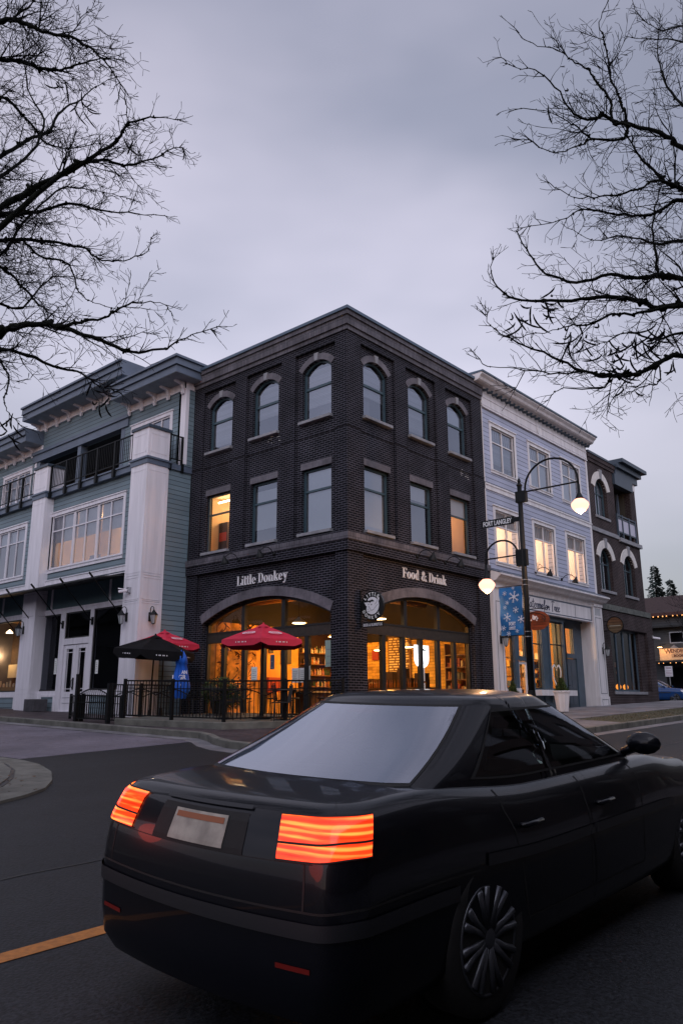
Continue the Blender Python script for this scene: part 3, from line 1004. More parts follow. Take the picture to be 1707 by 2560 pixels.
for side, fr, cs in (('L', FL, LC), ('R', FR_, RC)):
    for i, c in enumerate(cs):
        window(BB, fr, c - HW3, c + HW3, 8.17, 10.04, -.21, WF, rise=.27, fwid=.06, horiz=(9.24,), hw=.075, gl='glass_sky', blind=spec3[side, i], rdepth=1.2)
        lit = (side, i) in (('L', 2), ('R', 2))
        if lit:
            col = (1, .50, .16) if side == 'L' else (1, .55, .28)
            window(BB, fr, c - HW3, c + HW3, 4.74, 6.67, -.21, WF, fwid=.05, horiz=(6.02,), hw=.05, gl='glass_shop', blind=spec2[side, i], room='roomwarm', rdepth=2.4, rl=.55 if side == 'L' else .25, light=(44 if side == 'L' else 26, col, .80))
        else:
            window(BB, fr, c - HW3, c + HW3, 4.74, 6.67, -.21, WF, fwid=.06, horiz=(6.02,), hw=.06, gl='glass_sky', blind=spec2[side, i], rdepth=1.2)
        mb = MB()
        mb.box(fr, c - .65, c + .65, 8.08, 8.168, -.24, .04)
        mb.build('sill', MT['stone'], BB, bevel=.008)
        mb = MB()
        mb.box(fr, c - .65, c + .65, 4.65, 4.738, -.24, .04)
        mb.build('sill', MT['stone'], BB, bevel=.008)
        mb = MB()
        mb.box(fr, c - .62, c + .62, 6.672, 6.87, -.24, -.08)
        mb.build('lintel', MT['headbrick'], BB)
        mb = MB()
        arch_band(mb, fr, c - HW3, c + HW3, 9.77, .27, .20, -.2, -.08, k0=0, k1=24)
        mb.build('arch_head', MT['headbrick'], BB)
        mb = MB()
        mb.prism(fr, [(c - .06, 10.03), (c + .06, 10.03), (c + .085, 10.27), (c - .085, 10.27)], -.2, -.05)
        mb.build('keystone', MT['stone'], BB)
mb = MB()      # lime bloom on a few joints under the sills
for fr, u, v in ((FL, -3.25, 7.93), (FL, -2.85, 7.90), (FR_, 6.0, 7.62), (FR_, 6.3, 7.56)):
    for k in range(7):
        a_ = u + random.uniform(-.12, .14); z_ = round((v + random.uniform(-.12, .12)) / .0677) * .0677
        mb.box(fr, a_, a_ + random.uniform(.05, .16), z_ - .008, z_ + .006, -.101, -.098)
mb.build('mortar_bloom', MT['cream'], BB)
# furniture seen in the lit rooms
mb = MB()
mb.box(FL, -6.78, -6.35, 4.5, 6.0, -1.5, -1.1)
mb.build('cabinet', mat('dark_cabinet', (.03, .02, .02), .5), BB)
mb = MB()
mb.box(FL, -6.74, -6.38, 5.35, 5.65, -1.095, -1.085)
mb.build('poster', mat('red_poster', (.55, .06, .03), .6), BB)
mb = MB()
mb.tube([(-6.6, .9, 6.66), (-5.5, .9, 6.66)], .03, 6); mb.tube([(-6.7, 1.7, 6.66), (-5.6, 1.7, 6.66)], .025, 6)
mb.build('ceiling_light', emis('warm_tube', (1, .8, .5), 14), BB)

# ---- arched shopfronts: frames, beam, doors
def arch_front(fr, ac, zb, zt, mulls, ups, gname):
    a, b = ac - 2.76, ac + 2.76
    w = -.30
    mb = MB()
    arch_band(mb, fr, a, b, 2.44, .64, .28, -.2, -.065, n=28)
    mb.build('arch_head', MT['headbrick'], BB)
    mb = MB()   # frame following the arch
    A = arc(a, b, 2.44, .64, 28)
    for k in range(28):
        (x0, z0), (x1, z1) = A[k], A[k + 1]
        mb.prism(fr, [(x0, z0 - .09), (x1, z1 - .09), (x1, z1 - .001), (x0, z0 - .001)], w - .1, w + .02)
    g0 = -.95
    mb.box(fr, a, a + .10, g0, 2.44, w - .1, w + .02)
    mb.box(fr, b - .10, b, g0, 2.44, w - .1, w + .02)
    mb.box(fr, a + .1, b - .1, zt - .05, zt, w - .1, w + .045)
    for u in mulls: mb.box(fr, u - .075, u + .075, g0, zb, w - .1, w + .02)
    for u in ups:
        h = (b - a) / 2; R = (h * h + .64 * .64) / (2 * .64)
        mb.box(fr, u - .07, u + .07, zt, 2.44 + sqrt(R * R - (u - ac) ** 2) - (R - .64) - .05, w - .1, w + .02)
    wn = mb.build('shopfront_frame', MT['dark'], BB)
    mb = MB()
    mb.box(fr, a + .1, b - .1, zb, zt - .05, w - .12, w + .03)
    mb.build('transom_panel', MT['darkwood'], BB)
    mb = MB()
    us = [a + .1] + [m for m in mulls] + [b - .1]
    for i in range(len(us) - 1):
        mb.quad(*[fr.p(x, z, w - .04) for x, z in ((us[i], g0), (us[i + 1], g0), (us[i + 1], zb), (us[i], zb))])
    mb.poly([fr.p(a + .05, zt, w - .04), fr.p(b - .05, zt, w - .04)] + [fr.p(x, z - .03, w - .04) for x, z in reversed(A[1:-1])])
    mb.build('glass', MT['glass_shop'], wn)
    # bottom rails of the folding doors
    for i in range(len(us) - 1):
        mb = MB()
        mb.box(fr, us[i] + .075, us[i + 1] - .075, g0, -.30, w - .09, w + .0)
        mb.build('door_rail', MT['dark'], BB)
arch_front(FL, -3.47, 1.83, 2.16, [-5.4, -4.45, -3.6, -2.74, -1.8], [-4.5, -2.75], 'L')
arch_front(FR_, 3.68, 1.86, 2.20, [1.88, 2.82, 3.70, 4.62, 5.52], [2.93, 4.65], 'R')

# ---- restaurant interior: one warm room behind both arches
amber = mat('amber_plaster', (.85, .42, .07), .75, noise=.25, nscale=1.6)
def tile_mat():
    m = brick_mat('wood_tile_wall', (.85, .50, .10), (.16, .07, .02), (.30, .15, .04), bw=.30, bh=.105, ms=.006, bump=.2)
    b = [n for n in m.node_tree.nodes if n.bl_idname == 'ShaderNodeTexBrick'][0]
    b.offset_frequency = 3
    b.inputs['Bias'].default_value = -.55
    return m
ZF = -.62
mb = MB()
mb.quad((-6.7, .46, ZF), (-.46, .46, ZF), (-.46, 6.9, ZF), (-6.7, 6.9, ZF))
mb.build('floor', mat('dark_floor', (.05, .035, .02), .4), BB)
mb = MB()
mb.quad((-6.7, .46, 3.9), (-.46, .46, 3.9), (-.46, 6.9, 3.9), (-6.7, 6.9, 3.9))
mb.build('ceiling', mat('dark_exposed_ceiling', (.010, .008, .006), .8, noise=.4, nscale=3), BB)
mb = MB()
mb.quad((-6.7, 6.9, ZF), (-.46, 6.9, ZF), (-.46, 6.9, 3.9), (-6.7, 6.9, 3.9))
mb.build('room_wall', tile_mat(), BB)
upw = mat('upper_gloom_paint', (.010, .007, .005), .8, noise=.4, nscale=2)  # dark band added over the walls; the upper room's gloom put into its colour
mb = MB(); mb.quad((-6.69, 6.88, 2.15), (-.46, 6.88, 2.15), (-.46, 6.88, 3.9), (-6.69, 6.88, 3.9)); mb.quad((-6.63, .46, 2.62), (-6.63, 6.9, 2.62), (-6.63, 6.9, 3.9), (-6.63, .46, 3.9)); mb.build('upper_gloom_band', upw, BB)
mb = MB()
mb.quad((-6.7, .46, ZF), (-6.7, 6.9, ZF), (-6.7, 6.9, 3.9), (-6.7, .46, 3.9))
mb.build('room_wall', amber, BB)
# left wall as seen through the left arch: wood panel, mural, posters, dark bottle shelves
FI = FRx(-6.68)
mb = MB(); mb.box(FI, .47, 1.02, ZF, 2.7, 0, .04); mb.build('wood_panel', mat('brown_wood_panel', (.22, .10, .035), .6, noise=.5, nscale=5), BB)
mb = MB(); mb.box(FI, 1.06, 2.85, ZF, 2.75, 0, .03); mb.build('mural', mat('mural_ground', (.72, .34, .08), .8, noise=.8, nscale=2.6), BB)
mb = MB()
for i in range(170):
    u = random.choice((random.gauss(1.45, .2), random.gauss(2.35, .22), random.uniform(1.1, 2.8))); v = random.uniform(-.2, 2.6)
    L_ = random.uniform(.06, .4); a = random.gauss(1.3, .6); r = random.uniform(.006, .032)
    u = min(max(u, 1.12), 2.75)
    mb.tube([FI.p(min(max(u + L_ * cos(a) * t_ + .05 * sin(t_ * 5 + u * 9), 1.08), 2.83), v + L_ * sin(a) * t_, .034) for t_ in (0, .25, .5, .75, 1)], [r * k for k in (.3, 1, .8, 1, .2)], 4)
mb.build('mural_paint', mat('mural_brown', (.13, .05, .018), .8), BB)
mb = MB()
for u, v, w_, h_ in ((3.1, 1.3, .22, .5), (3.45, 1.7, .2, .3), (4.05, 1.35, .5, .62), (4.15, 2.1, .24, .26)): mb.box(FI, u, u + w_, v, v + h_, 0, .03)
mb.build('picture', mat('grey_poster', (.10, .085, .07), .6), BB)
mb = MB(); mb.box(FI, 3.15, 3.7, .35, .85, 0, .35); mb.build('bench_back', mat('red_vinyl', (.5, .07, .03), .5), BB)
mb = MB(); mb.box(FI, 4.95, 6.85, ZF, 2.6, 0, .05); mb.build('back_bar', mat('back_bar_dark', (.035, .018, .010), .5), BB)
mb = MB()
for z in (.55, .95, 1.35, 1.75): mb.box(FI, 4.98, 6.8, z, z + .03, .05, .30)
mb.build('back_bar_shelf', mat('bar_shelf_wood', (.30, .15, .05), .5), BB)
mb = MB()
for z in (.58, .98, 1.38, 1.78):
    u = 5.02
    while u < 6.75:
        mb.mi = random.randrange(3); r_ = random.uniform(.028, .05); h_ = random.uniform(.14, .30)
        if random.random() < .8: mb.lathe(FI.p(u, z, .17), [(r_, 0), (r_, h_ * .6), (r_ * .4, h_ * .8), (r_ * .4, h_)], 7)
        u += random.uniform(.09, .16)
mb.build('bottles', [mat('bottle_amber', (.5, .2, .04), .15), mat('bottle_green', (.05, .09, .03), .15), mat('bottle_pale', (.7, .55, .35), .2)], BB)
mb = MB()      # counter and back bar
mb.box(FRx(-3.6), 2.2, 6.0, ZF, .30, -.5, 0)
mb.build('counter', mat('counter_wood', (.16, .07, .025), .5, noise=.3), BB)
mb = MB()
mb.box(FRx(-3.55), 2.1, 6.1, .30, .35, -.6, .05)
mb.build('counter_top', mat('counter_top', (.5, .35, .2), .35), BB)
mb = MB()
for z in (-.1, .30, .70, 1.10, 1.5): mb.box(FLy(6.75), -1.25, -.48, z, z + .035, 0, .35)
mb.box(FLy(6.75), -1.28, -1.25, ZF, 1.9, 0, .35); mb.box(FLy(6.75), -.48, -.46, ZF, 1.9, 0, .35)
mb.build('shelf_unit', mat('shelf_wood', (.25, .12, .05), .5), BB)
mb = MB(); mb.box(FLy(5.2), -5.0, -1.2, ZF, .42, -.5, 0); mb.box(FLy(5.2), -5.0, -1.2, .42, .47, -.6, .06)
for u, w_, h_ in ((-4.6, .5, .4), (-3.7, .35, .3), (-3.1, .5, .52), (-2.4, .25, .62), (-2.05, .2, .3), (-1.7, .35, .45)): mb.box(FLy(5.2), u, u + w_, .47, .47 + h_, -.4, -.05)
mb.build('bar_counter', mat('bar_dark', (.035, .018, .01), .4), BB)
mb = MB()
for k in range(34):
    u = -4.9 + k * .11 + random.uniform(-.02, .02); mb.lathe(FLy(5.2).p(u, .47, -.02), [(.028, 0), (.028, .14), (.010, .19), (.010, .26)], 7)
mb.build('bottles', mat('amber_bottle', (.25, .09, .02), .15), BB)
mb = MB(); mb.box(FLy(6.86), -4.75, -4.45, 1.5, 1.85, 0, .03); mb.build('picture', mat('red_picture', (.45, .05, .03), .6), BB)
def boxcol(name, c): return mat(name, c, .5)
jars = [boxcol('jar_a', (.5, .18, .05)), boxcol('jar_b', (.12, .10, .06)), boxcol('jar_c', (.7, .55, .3)), boxcol('jar_d', (.3, .05, .03))]
mb = MB()
for z in (-.065, .335, .735, 1.135):
    u = -1.22
    while u < -.6:
        w_ = random.uniform(.06, .12); h_ = random.uniform(.14, .3)
        mb.mi = random.randrange(4)
        mb.box(FLy(6.75), u, u + w_, z, z + h_, .1, .28); u += w_ + random.uniform(.01, .05)
mb.build('shelf_goods', jars, BB)
# menu board: dark slate with rows of pale writing
mb = MB()
mb.box(FLy(6.88), -4.0, -3.0, .7, 2.3, 0, .05)
mb.build('menu_board', mat('menu_slate', (.20, .09, .02), .6), BB)
mb = MB()
for r_ in range(17):
    u = -3.94
    while u < -3.2:
        L_ = random.uniform(.1, .4)
        mb.box(FLy(6.82), u, min(u + L_, -3.06), .76 + r_ * .09, .805 + r_ * .09, 0, .008); u += L_ + .06
mb.build('menu_rows', mat('menu_chalk', (.95, .75, .35), .7), BB)
# dark furniture silhouettes: tables, stools
def stool(x, y):
    m_ = MB()
    m_.lathe((x, y, ZF + .72), [(.16, 0), (.17, .02), (.16, .05)], 12)
    for a in range(4):
        m_.tube([(x + .1 * cos(a * 1.57), y + .1 * sin(a * 1.57), ZF + .72), (x + .17 * cos(a * 1.57), y + .17 * sin(a * 1.57), ZF)], .012, 5)
    return m_
darkmetal = MT['dark']
st = [(-1.4, 1.6), (-2.1, 1.3), (-3.2, 1.2), (-4.3, 1.4), (-1.2, 2.6), (-1.3, 3.5), (-1.2, 4.4), (-5.4, 1.3)]
for i, (x, y) in enumerate(st):
    t_ = thing('bar_stool', ['backless dark bar stool nearest the brick corner inside the restaurant', 'dark bar stool second from the corner behind the left arch', 'dark bar stool below the red umbrella behind the glass', 'dark bar stool in front of the mural behind the glass', 'dark bar stool first in the row behind the right arch', 'dark bar stool second in the row behind the right arch', 'dark bar stool third in the row behind the right arch', 'dark bar stool farthest left behind the left arch'][i], 'stool', (x, y, ZF), group='bar stools inside the restaurant')
    stool(x, y).build('seat', darkmetal, t_)
for i, (x, y) in enumerate([(-1.8, 2.0), (-3.8, 1.8), (-1.5, 4.0)]):
    t_ = thing('dining_table', ['high dining table behind the right end of the left arch', 'high dining table in the middle of the left arch', 'high dining table behind the right arch doors'][i], 'table', (x, y, ZF), group='restaurant tables')
    m_ = MB(); m_.box(Fr((x, y, ZF), (1, 0, 0), (0, -1, 0)), -.4, .4, .98, 1.03, -.35, .35); m_.build('tabletop', mat('table_wood', (.3, .14, .05), .4), t_)
    m_ = MB(); m_.tube([(x, y, ZF), (x, y, ZF + .98)], .035, 8); m_.lathe((x, y, ZF), [(.25, 0), (.25, .02), (.05, .05)], 14); m_.build('pedestal', darkmetal, t_)
# duct on the ceiling
mb = MB()
mb.tube([(-6.5, 1.9, 3.35), (-.7, 1.9, 3.35)], .2, 14)
mb.tube([(-2.2, 1.9, 3.35), (-2.2, 6.6, 3.35)], .16, 14)
mb.build('ceiling_duct', mat('spiral_duct', (.35, .22, .12), .35, metal=.7), BB, smooth=True)
mb = MB()
mb.box(FLy(1.0), -6.5, -.6, 3.55, 3.62, 0, .1); mb.box(FLy(1.4), -6.5, -.6, 3.7, 3.8, 0, .1)
for y_ in (3, 4.2, 5.4): mb.box(FLy(y_), -6.5, -.6, 3.6, 3.85, 0, .12)
mb.build('ceiling_beam', mat('beam_brown', (.09, .05, .025), .7), BB)
# pendants hang from the ceiling: each a thing with cord, shade and bulb
shade_m = mat('pendant_enamel', (.6, .5, .35), .4)
bulb_m = emis('pendant_glow', (1, .72, .36), 22)
PEND = [(-3.4, 5.6, 1.75, 'small lit pendant lamp over the bar behind the right arch'),
        (-2.2, 5.6, 1.8, 'lit pendant lamp over the bar just left of the lit shield sign'),
        (-3.05, 1.25, 2.35, 'wide lit pendant lamp hanging at the top of the left arch'),
        (-1.35, 1.25, 2.3, 'lit pendant lamp near the corner pillar inside the left arch'),
        (-.95, 1.75, 2.55, 'bright pendant lamp high at the left of the right arch'),
        (-1.4, 3.1, 2.5, 'amber pendant lamp in the middle of the right arch window'),
        (-2.0, 1.5, 2.05, 'low lit pendant lamp just right of the round hanging sign'),
        (-4.4, 4.4, 2.2, 'lit pendant lamp deep inside over the counter')]
for x, y, z, lab in PEND:
    t_ = thing('pendant_lamp', lab, 'lamp', (x, y, z), group='restaurant pendant lamps')
    m_ = MB(); m_.tube([(x, y, z + .12), (x, y, 3.9)], .008, 5); m_.build('cord', darkmetal, t_)
    m_ = MB(); m_.lathe((x, y, z), [(.23, 0), (.22, .03), (.12, .09), (.05, .14), (.03, .18)], 20); m_.build('lamp_shade', shade_m, t_, smooth=True)
    m_ = MB(); m_.lathe((x, y, z - .012), [(.19, 0), (.20, .004), (.19, .008)], 20); m_.build('bulb', bulb_m, t_)
point_light('restaurant_light', (-2.6, 2.4, 2.1), 75, (1, .43, .085), .25, BB)
point_light('restaurant_light', (-4.7, 3.4, 2.2), 112, (1, .43, .085), .25, BB)
point_light('restaurant_light', (-2.4, 4.6, 2.0), 127, (1, .43, .085), .25, BB)
point_light('restaurant_light', (-5.0, 4.9, 2.1), 165, (1, .43, .085), .25, BB)

# things fixed to the glass
def paper(fr, u, v, w_, h_, w, label, m=None, rows=6):
    t_ = thing('paper_notice', label, 'notice', fr.p(u, v, w))
    m_ = MB(); m_.box(fr, u, u + w_, v, v + h_, w - .002, w); m_.build('sheet', m or mat('white_paper', (.72, .74, .72), .8), t_)
    m_ = MB()
    for k in range(rows):
        m_.box(fr, u + w_ * .15, u + w_ * random.uniform(.6, .85), v + h_ * (.12 + .78 * k / rows), v + h_ * (.12 + .78 * k / rows) + h_ * .035, w, w + .001)
    m_.build('print', mat('grey_print', (.25, .27, .28), .8), t_)
paper(FL, -4.12, .62, .26, .42, -.325, 'single white notice taped low on the second door from the left')
paper(FL, -2.40, .55, .28, .40, -.325, 'white notice left of three on the glass under the red umbrella')
paper(FL, -2.10, .55, .25, .40, -.325, 'white notice middle of three on the glass')
paper(FL, -1.86, .60, .17, .40, -.325, 'white notice right of three on the glass')
paper(FL, -1.12, .95, .30, .72, -.325, 'tall greenish poster on the right pane of the left arch', mat('green_paper', (.30, .42, .36), .8), 3)
paper(FL, -3.30, .95, .17, .42, -.325, 'small dark event poster on the middle door', mat('navy_paper', (.05, .07, .12), .6), 2)
paper(FR_, 3.70, .62, .20, .38, -.325, 'narrow notice hanging under the lit window sign', None, 5)
paper(FR_, 3.70, .16, .20, .40, -.325, 'pale notice low on the middle door of the right arch', None, 7)
# lit white shield sign in the right arch
t_ = thing('window_sign', 'bright lit white shield shaped sign hanging inside the right arch', 'sign', (-.36, 3.5, 1.2))
out_ = [(3.47, 1.68), (3.47, 1.28)] + [(3.83 + .36 * cos(radians(a)), 1.28 + .28 * sin(radians(a))) for a in range(200, 350, 15)] + [(4.19, 1.28), (4.19, 1.68)]
m_ = MB(); m_.prism(FR_, out_, -.40, -.36); m_.build('lit_panel', emis('lit_acrylic', (.93, .96, 1.0), 2.2), t_)
m_ = MB(); m_.prism(FR_, [(3.62, 1.58), (3.78, 1.57), (3.84, 1.61), (3.98, 1.54), (4.08, 1.61), (4.0, 1.51), (3.86, 1.53), (3.76, 1.55)], -.36, -.355)
put_text(m_, FR_, 3.63, 1.13, -.357, 'DONKEY', .09, ext=.002)
m_.build('print', MT['black'], t_)
# raised letters
t_ = thing('wall_lettering', 'white serif letters reading Little Donkey above the left arch', 'sign', FL.p(-4.45, 3.45, -.10))
m_ = MB(); E1 = serif_text(m_, FL, -4.60, 3.50, -.095, 'Little Donkey', .30, sx=1.05); m_.build('letters', MT['letter'], t_)
t_ = thing('wall_lettering', 'white serif letters reading Food & Drink above the right arch', 'sign', FR_.p(2.5, 3.5, -.10))
m_ = MB(); E2 = serif_text(m_, FR_, 2.57, 3.59, -.095, 'Food & Drink', .30, sx=1.06); m_.build('letters', MT['letter'], t_)
print('TEXT ENDS', E1, E2)
# gooseneck lamps above the lettering
def gooseneck(fr, u, v, w, label, shade_r=.13, side=-1):
    t_ = thing('sign_lamp', label, 'lamp', fr.p(u, v, w), group='gooseneck lamps over the shop signs')
    m_ = MB(); m_.lathe(fr.p(u, v, w), [(.06, 0), (.06, .03), (.03, .05)], 12, axis=fr.w); m_.build('wall_plate', MT['black'], t_)
    m_ = MB(); P = [fr.p(u, v, w)] + [fr.p(u, v + .16 * sin(radians(a)), w + .30 - .22 * cos(radians(a))) for a in range(20, 150, 20)] + [fr.p(u, v + .02, w + .56)]
    m_.tube(P, .014, 6); m_.build('arm', MT['black'], t_, smooth=True)
    m_ = MB(); q = fr.p(u, v - .20, w + .56)
    m_.lathe(q, [(shade_r, 0), (shade_r * 1.0, .02), (shade_r * .7, .12), (.04, .19), (.025, .26)], 16, axis=(Vector((0, 0, 1)) + fr.w * .25)); m_.build('lamp_shade', MT['black'], t_, smooth=True)
gooseneck(FL, -4.35, 4.27, .07, 'black gooseneck lamp over the word Little')
gooseneck(FL, -2.80, 4.27, .07, 'black gooseneck lamp over the word Donkey')
gooseneck(FR_, 3.1, 4.27, .07, 'black gooseneck lamp over the word Food')
gooseneck(FR_, 4.6, 4.27, .07, 'black gooseneck lamp over the word Drink')
# round blade sign beside the corner
t_ = thing('hanging_sign', 'round black and white sign with a donkey head on the corner pillar', 'sign', (0, .5, 2.5))
SF = Fr((0, .5, 0), (1, 0, 0), (0, -1, 0))
c_ = (.45, 2.52)
m_ = MB(); m_.lathe(SF.p(*c_, -.03), [(.385, 0), (.40, .01), (.40, .05), (.385, .06)], 36, axis=SF.w); m_.build('disc', mat('sign_black', (.012, .013, .013), .25), t_)
m_ = MB()
m_.prism(SF, [(c_[0] + .235 * cos(radians(a)), c_[1] + .235 * sin(radians(a))) for a in range(-150, 135, 12)], .031, .036)
# long ears and muzzle of the donkey
m_.prism(SF, [(c_[0] - .27, c_[1] + .10), (c_[0] - .20, c_[1] + .0), (c_[0] - .05, c_[1] + .02), (c_[0] - .02, c_[1] + .10)], .031, .037)
m_.prism(SF, [(c_[0] + .08, c_[1] + .02), (c_[0] + .19, c_[1] + .03), (c_[0] + .25, c_[1] + .18), (c_[0] + .22, c_[1] + .22)], .031, .0375)
m_.prism(SF, [(c_[0] - .18, c_[1] + .02), (c_[0] - .20, c_[1] - .10), (c_[0] - .16, c_[1] - .19), (c_[0] - .06, c_[1] - .2), (c_[0] + .02, c_[1] - .05)], .031, .0365)
m_.build('emblem', mat('sign_white', (.72, .72, .74), .5), t_)
m_ = MB()
m_.prism(SF, [(c_[0] - .24, c_[1] + .115), (c_[0] - .08, c_[1] + .10), (c_[0] - .08, c_[1] + .07), (c_[0] - .03, c_[1] + .11), (c_[0] + .08, c_[1] + .11), (c_[0] + .02, c_[1] + .165), (c_[0] - .05, c_[1] + .15)], .038, .040)
m_.lathe(SF.p(c_[0] - .02, c_[1] + .03, .038), [(.018, 0), (.018, .002)], 10, axis=SF.w)
m_.lathe(SF.p(c_[0] - .115, c_[1] + .045, .038), [(.014, 0), (.014, .002)], 10, axis=SF.w)
m_.lathe(SF.p(c_[0] - .14, c_[1] - .09, .038), [(.010, 0), (.010, .002)], 8, axis=SF.w)
for P in ([(-.12, -.0), (-.07, -.08), (-.02, -.13), (.06, -.10), (.12, -.04), (.2, .03)], [(-.17, -.15), (-.12, -.155), (-.07, -.13)], [(.1, .03), (.15, .08), (.2, .17)]):
    m_.tube([SF.p(c_[0] + a, c_[1] + b, .038) for a, b in P], .005, 4)
m_.build('emblem_lines', MT['black'], t_)
m_ = MB()
def ring_text(m_, body, r, a0, step, sz, flip=False):
    for k, ch in enumerate(body):
        a = radians(a0 + step * k)
        vs, fs = text_geo(ch, sz, ext=.003, off=.004, align='CENTER')
        th = a - pi / 2 if not flip else a + pi / 2
        x0, z0 = c_[0] + r * cos(a), c_[1] + r * sin(a)
        m_.add([SF.p(x0 + (p[0]) * cos(th) - (p[1] - sz * .35) * sin(th), z0 + p[0] * sin(th) + (p[1] - sz * .35) * cos(th), .034 + p[2]) for p in vs], fs)
ring_text(m_, 'LITTLE', .315, 140, -18, .125)
ring_text(m_, 'DONKEY', .315, 208, 21, .115, True)
m_.build('lettering', mat('sign_letters', (.68, .68, .66), .5), t_)
m_ = MB(); m_.box(SF, .09, .80, 1.955, 2.075, -.012, .012); m_.build('lower_plate', MT['black'], t_)
m_ = MB(); put_text(m_, SF, .445, 1.98, .013, 'BEER & BURRITOS', .102, ext=.002, off=.002, align='CENTER', sx=.80); m_.build('lettering', mat('plate_letters', (.6, .6, .62), .5), t_)
m_ = MB(); m_.tube([SF.p(0, 2.95), SF.p(.46, 2.97), SF.p(.46, 2.90)], .012, 6); m_.tube([SF.p(.03, 2.98), SF.p(.03, 1.94)], .018, 6); m_.tube([SF.p(.0, 2.1), SF.p(.8, 2.1)], .01, 6)
m_.build('bracket', MT['black'], t_)

# ================================================================ teal clapboard building on the left
TB = thing('clapboard_building', 'teal clapboard building with white corner pillars, balcony and slate blue cornices', 'building', (-12, -1.8, -.3))
FT = FLy(-1.44)
F3 = FLy(-.37)
XE = -22.0
# front wall, second floor, and its windows
def triple(fr, u0, u1, v0, v1, w, n, name, bl=None, room='roomdark', lt=None):
    """wide white trimmed window made of n sashes each 2 panes wide"""
    mb = MB()
    mb.box(fr, u0 - .13, u0, v0 - .14, v1 + .13, -.05, .03); mb.box(fr, u1, u1 + .13, v0 - .14, v1 + .13, -.05, .03)
    mb.box(fr, u0, u1, v1, v1 + .13, -.05, .03); mb.box(fr, u0, u1, v0 - .14, v0, -.05, .03)
    mb.box(fr, u0 - .17, u1 + .17, v1 + .13, v1 + .17, -.05, .06)
    mb.box(fr, u0 - .15, u1 + .15, v0 - .03, v0 + .0, -.04, .055)
    mb.build('window_trim', MT['white'], TB)
    sw = (u1 - u0) / n
    for i in range(n):
        a, b = u0 + i * sw, u0 + (i + 1) * sw
        window(TB, fr, a + .012, b - .012, v0, v1, -.015, MT['white'], fwid=.055, vert=((a + b) / 2,), horiz=(v0 + (v1 - v0) * .715,), hw=.045,
               gl='glass', blind=bl, room=room, rdepth=1.8, light=lt, bz=.16)
H2 = [(-13.50, -8.75, 4.82, 6.84), (-19.9, -15.52, 4.82, 6.80)]
mb = MB(); mb.wall(FT, XE, -7.5, 4.42, 7.58, -.25, 0, H2); mb.build('wall', MT['teal'], TB)
triple(FT, *H2[0], 0, 3, 'a', bl=[(.50, 1.0, 'curtain')], room=None)
mb = MB(); p = FT.p; a, b, c, d, e0, e1 = -15.2, -8.3, 4.62, 7.05, -.3, -3.0
mb.quad(p(a, c, e1), p(b, c, e1), p(b, d, e1), p(a, d, e1)); mb.quad(p(a, c, e0), p(b, c, e0), p(b, c, e1), p(a, c, e1)); mb.quad(p(a, d, e0), p(a, d, e1), p(b, d, e1), p(b, d, e0)); mb.quad(p(a, c, e0), p(a, c, e1), p(a, d, e1), p(a, d, e0)); mb.quad(p(b, c, e0), p(b, d, e0), p(b, d, e1), p(b, c, e1))
mb.build('room_interior', MT['roomwarm'], TB)
point_light('room_lamp', p(-12.5, 6.6, -1.8), 40, (1, .66, .38), .15, TB); point_light('room_lamp', p(-10.0, 6.6, -1.8), 40, (1, .66, .38), .15, TB)
triple(FT, *H2[1], 0, 3, 'b', bl=[(.72, .99, 'shade')])
# office furniture silhouettes
mb = MB()
mb.box(FT, -12.2, -11.6, 4.85, 5.32, -1.0, -.9); mb.box(FT, -10.0, -9.6, 4.8, 5.3, -.9, -.8); mb.box(FT, -9.35, -8.95, 4.8, 5.55, -.8, -.7); mb.prism(FT, [(-9.35, 5.55), (-8.95, 5.55), (-9.1, 5.72)], -.8, -.7)
mb.build('office_furniture', mat('grey_office', (.14, .14, .18), .7), TB)
# white fascia between ground and second floor
mb = MB()
mb.box(FT, XE, -7.85, 4.16, 4.42, -.25, .05); mb.box(FT, XE, -7.85, 4.225, 4.245, -.25, .058); mb.box(FT, XE, -7.85, 4.39, 4.42, -.25, .075)
mb.build('fascia', MT['white'], TB)
mb = MB(); mb.box(FT, XE, -7.85, 4.19, 4.225, -.2, .052); mb.build('fascia_groove', MT['slate_d'], TB)
# shopfront layer
G0 = -.95
holes = [(-10.17, -8.50, .42, 3.12), (-12.0, -10.38, -.27, 1.99), (-12.0, -10.38, 2.2, 3.12), (-14.0, -12.32, .42, 3.12), (-18.0, -15.2, .42, 3.12), (-21.3, -18.6, .42, 3.12)]
mb = MB(); mb.wall(FT, XE, -7.85, -.9, 3.26, -.2, -.03, holes); mb.build('wall', MT['white'], TB)
mb = MB()
mb.box(FT, XE, -7.85, 3.26, 4.16, -.3, -.07)
mb.build('clerestory_panel', MT['tealp'], TB)
mb = MB()
for u in (-9.3, -13.1, -16.9, -20.4): mb.box(FT, u - .05, u + .05, 3.26, 4.16, -.2, -.04)
mb.box(FT, XE, -7.85, 3.24, 3.30, -.2, -.01)
mb.build('clerestory_post', MT['white'], TB)
mb = MB()
for a, b in ((-10.17, -8.5), (-14.0, -12.32), (-18.0, -15.2), (-21.3, -18.6)):
    mb.box(FT, a + .03, b - .03, -.55, .22, -.1, -.018)
mb.build('base_panel', MT['teal'], TB)
mb = MB()
for a, b in ((-10.17, -8.5), (-14.0, -12.32), (-18.0, -15.2), (-21.3, -18.6)):
    mb.box(FT, a + .0, a + .09, -.62, .27, -.1, -.008); mb.box(FT, b - .09, b, -.62, .27, -.1, -.008); mb.box(FT, a - .03, b + .03, .22, .30, -.1, -.006); mb.box(FT, a + .09, b - .09, -.62, -.50, -.1, -.012)
mb.build('base_trim', MT['white'], TB)
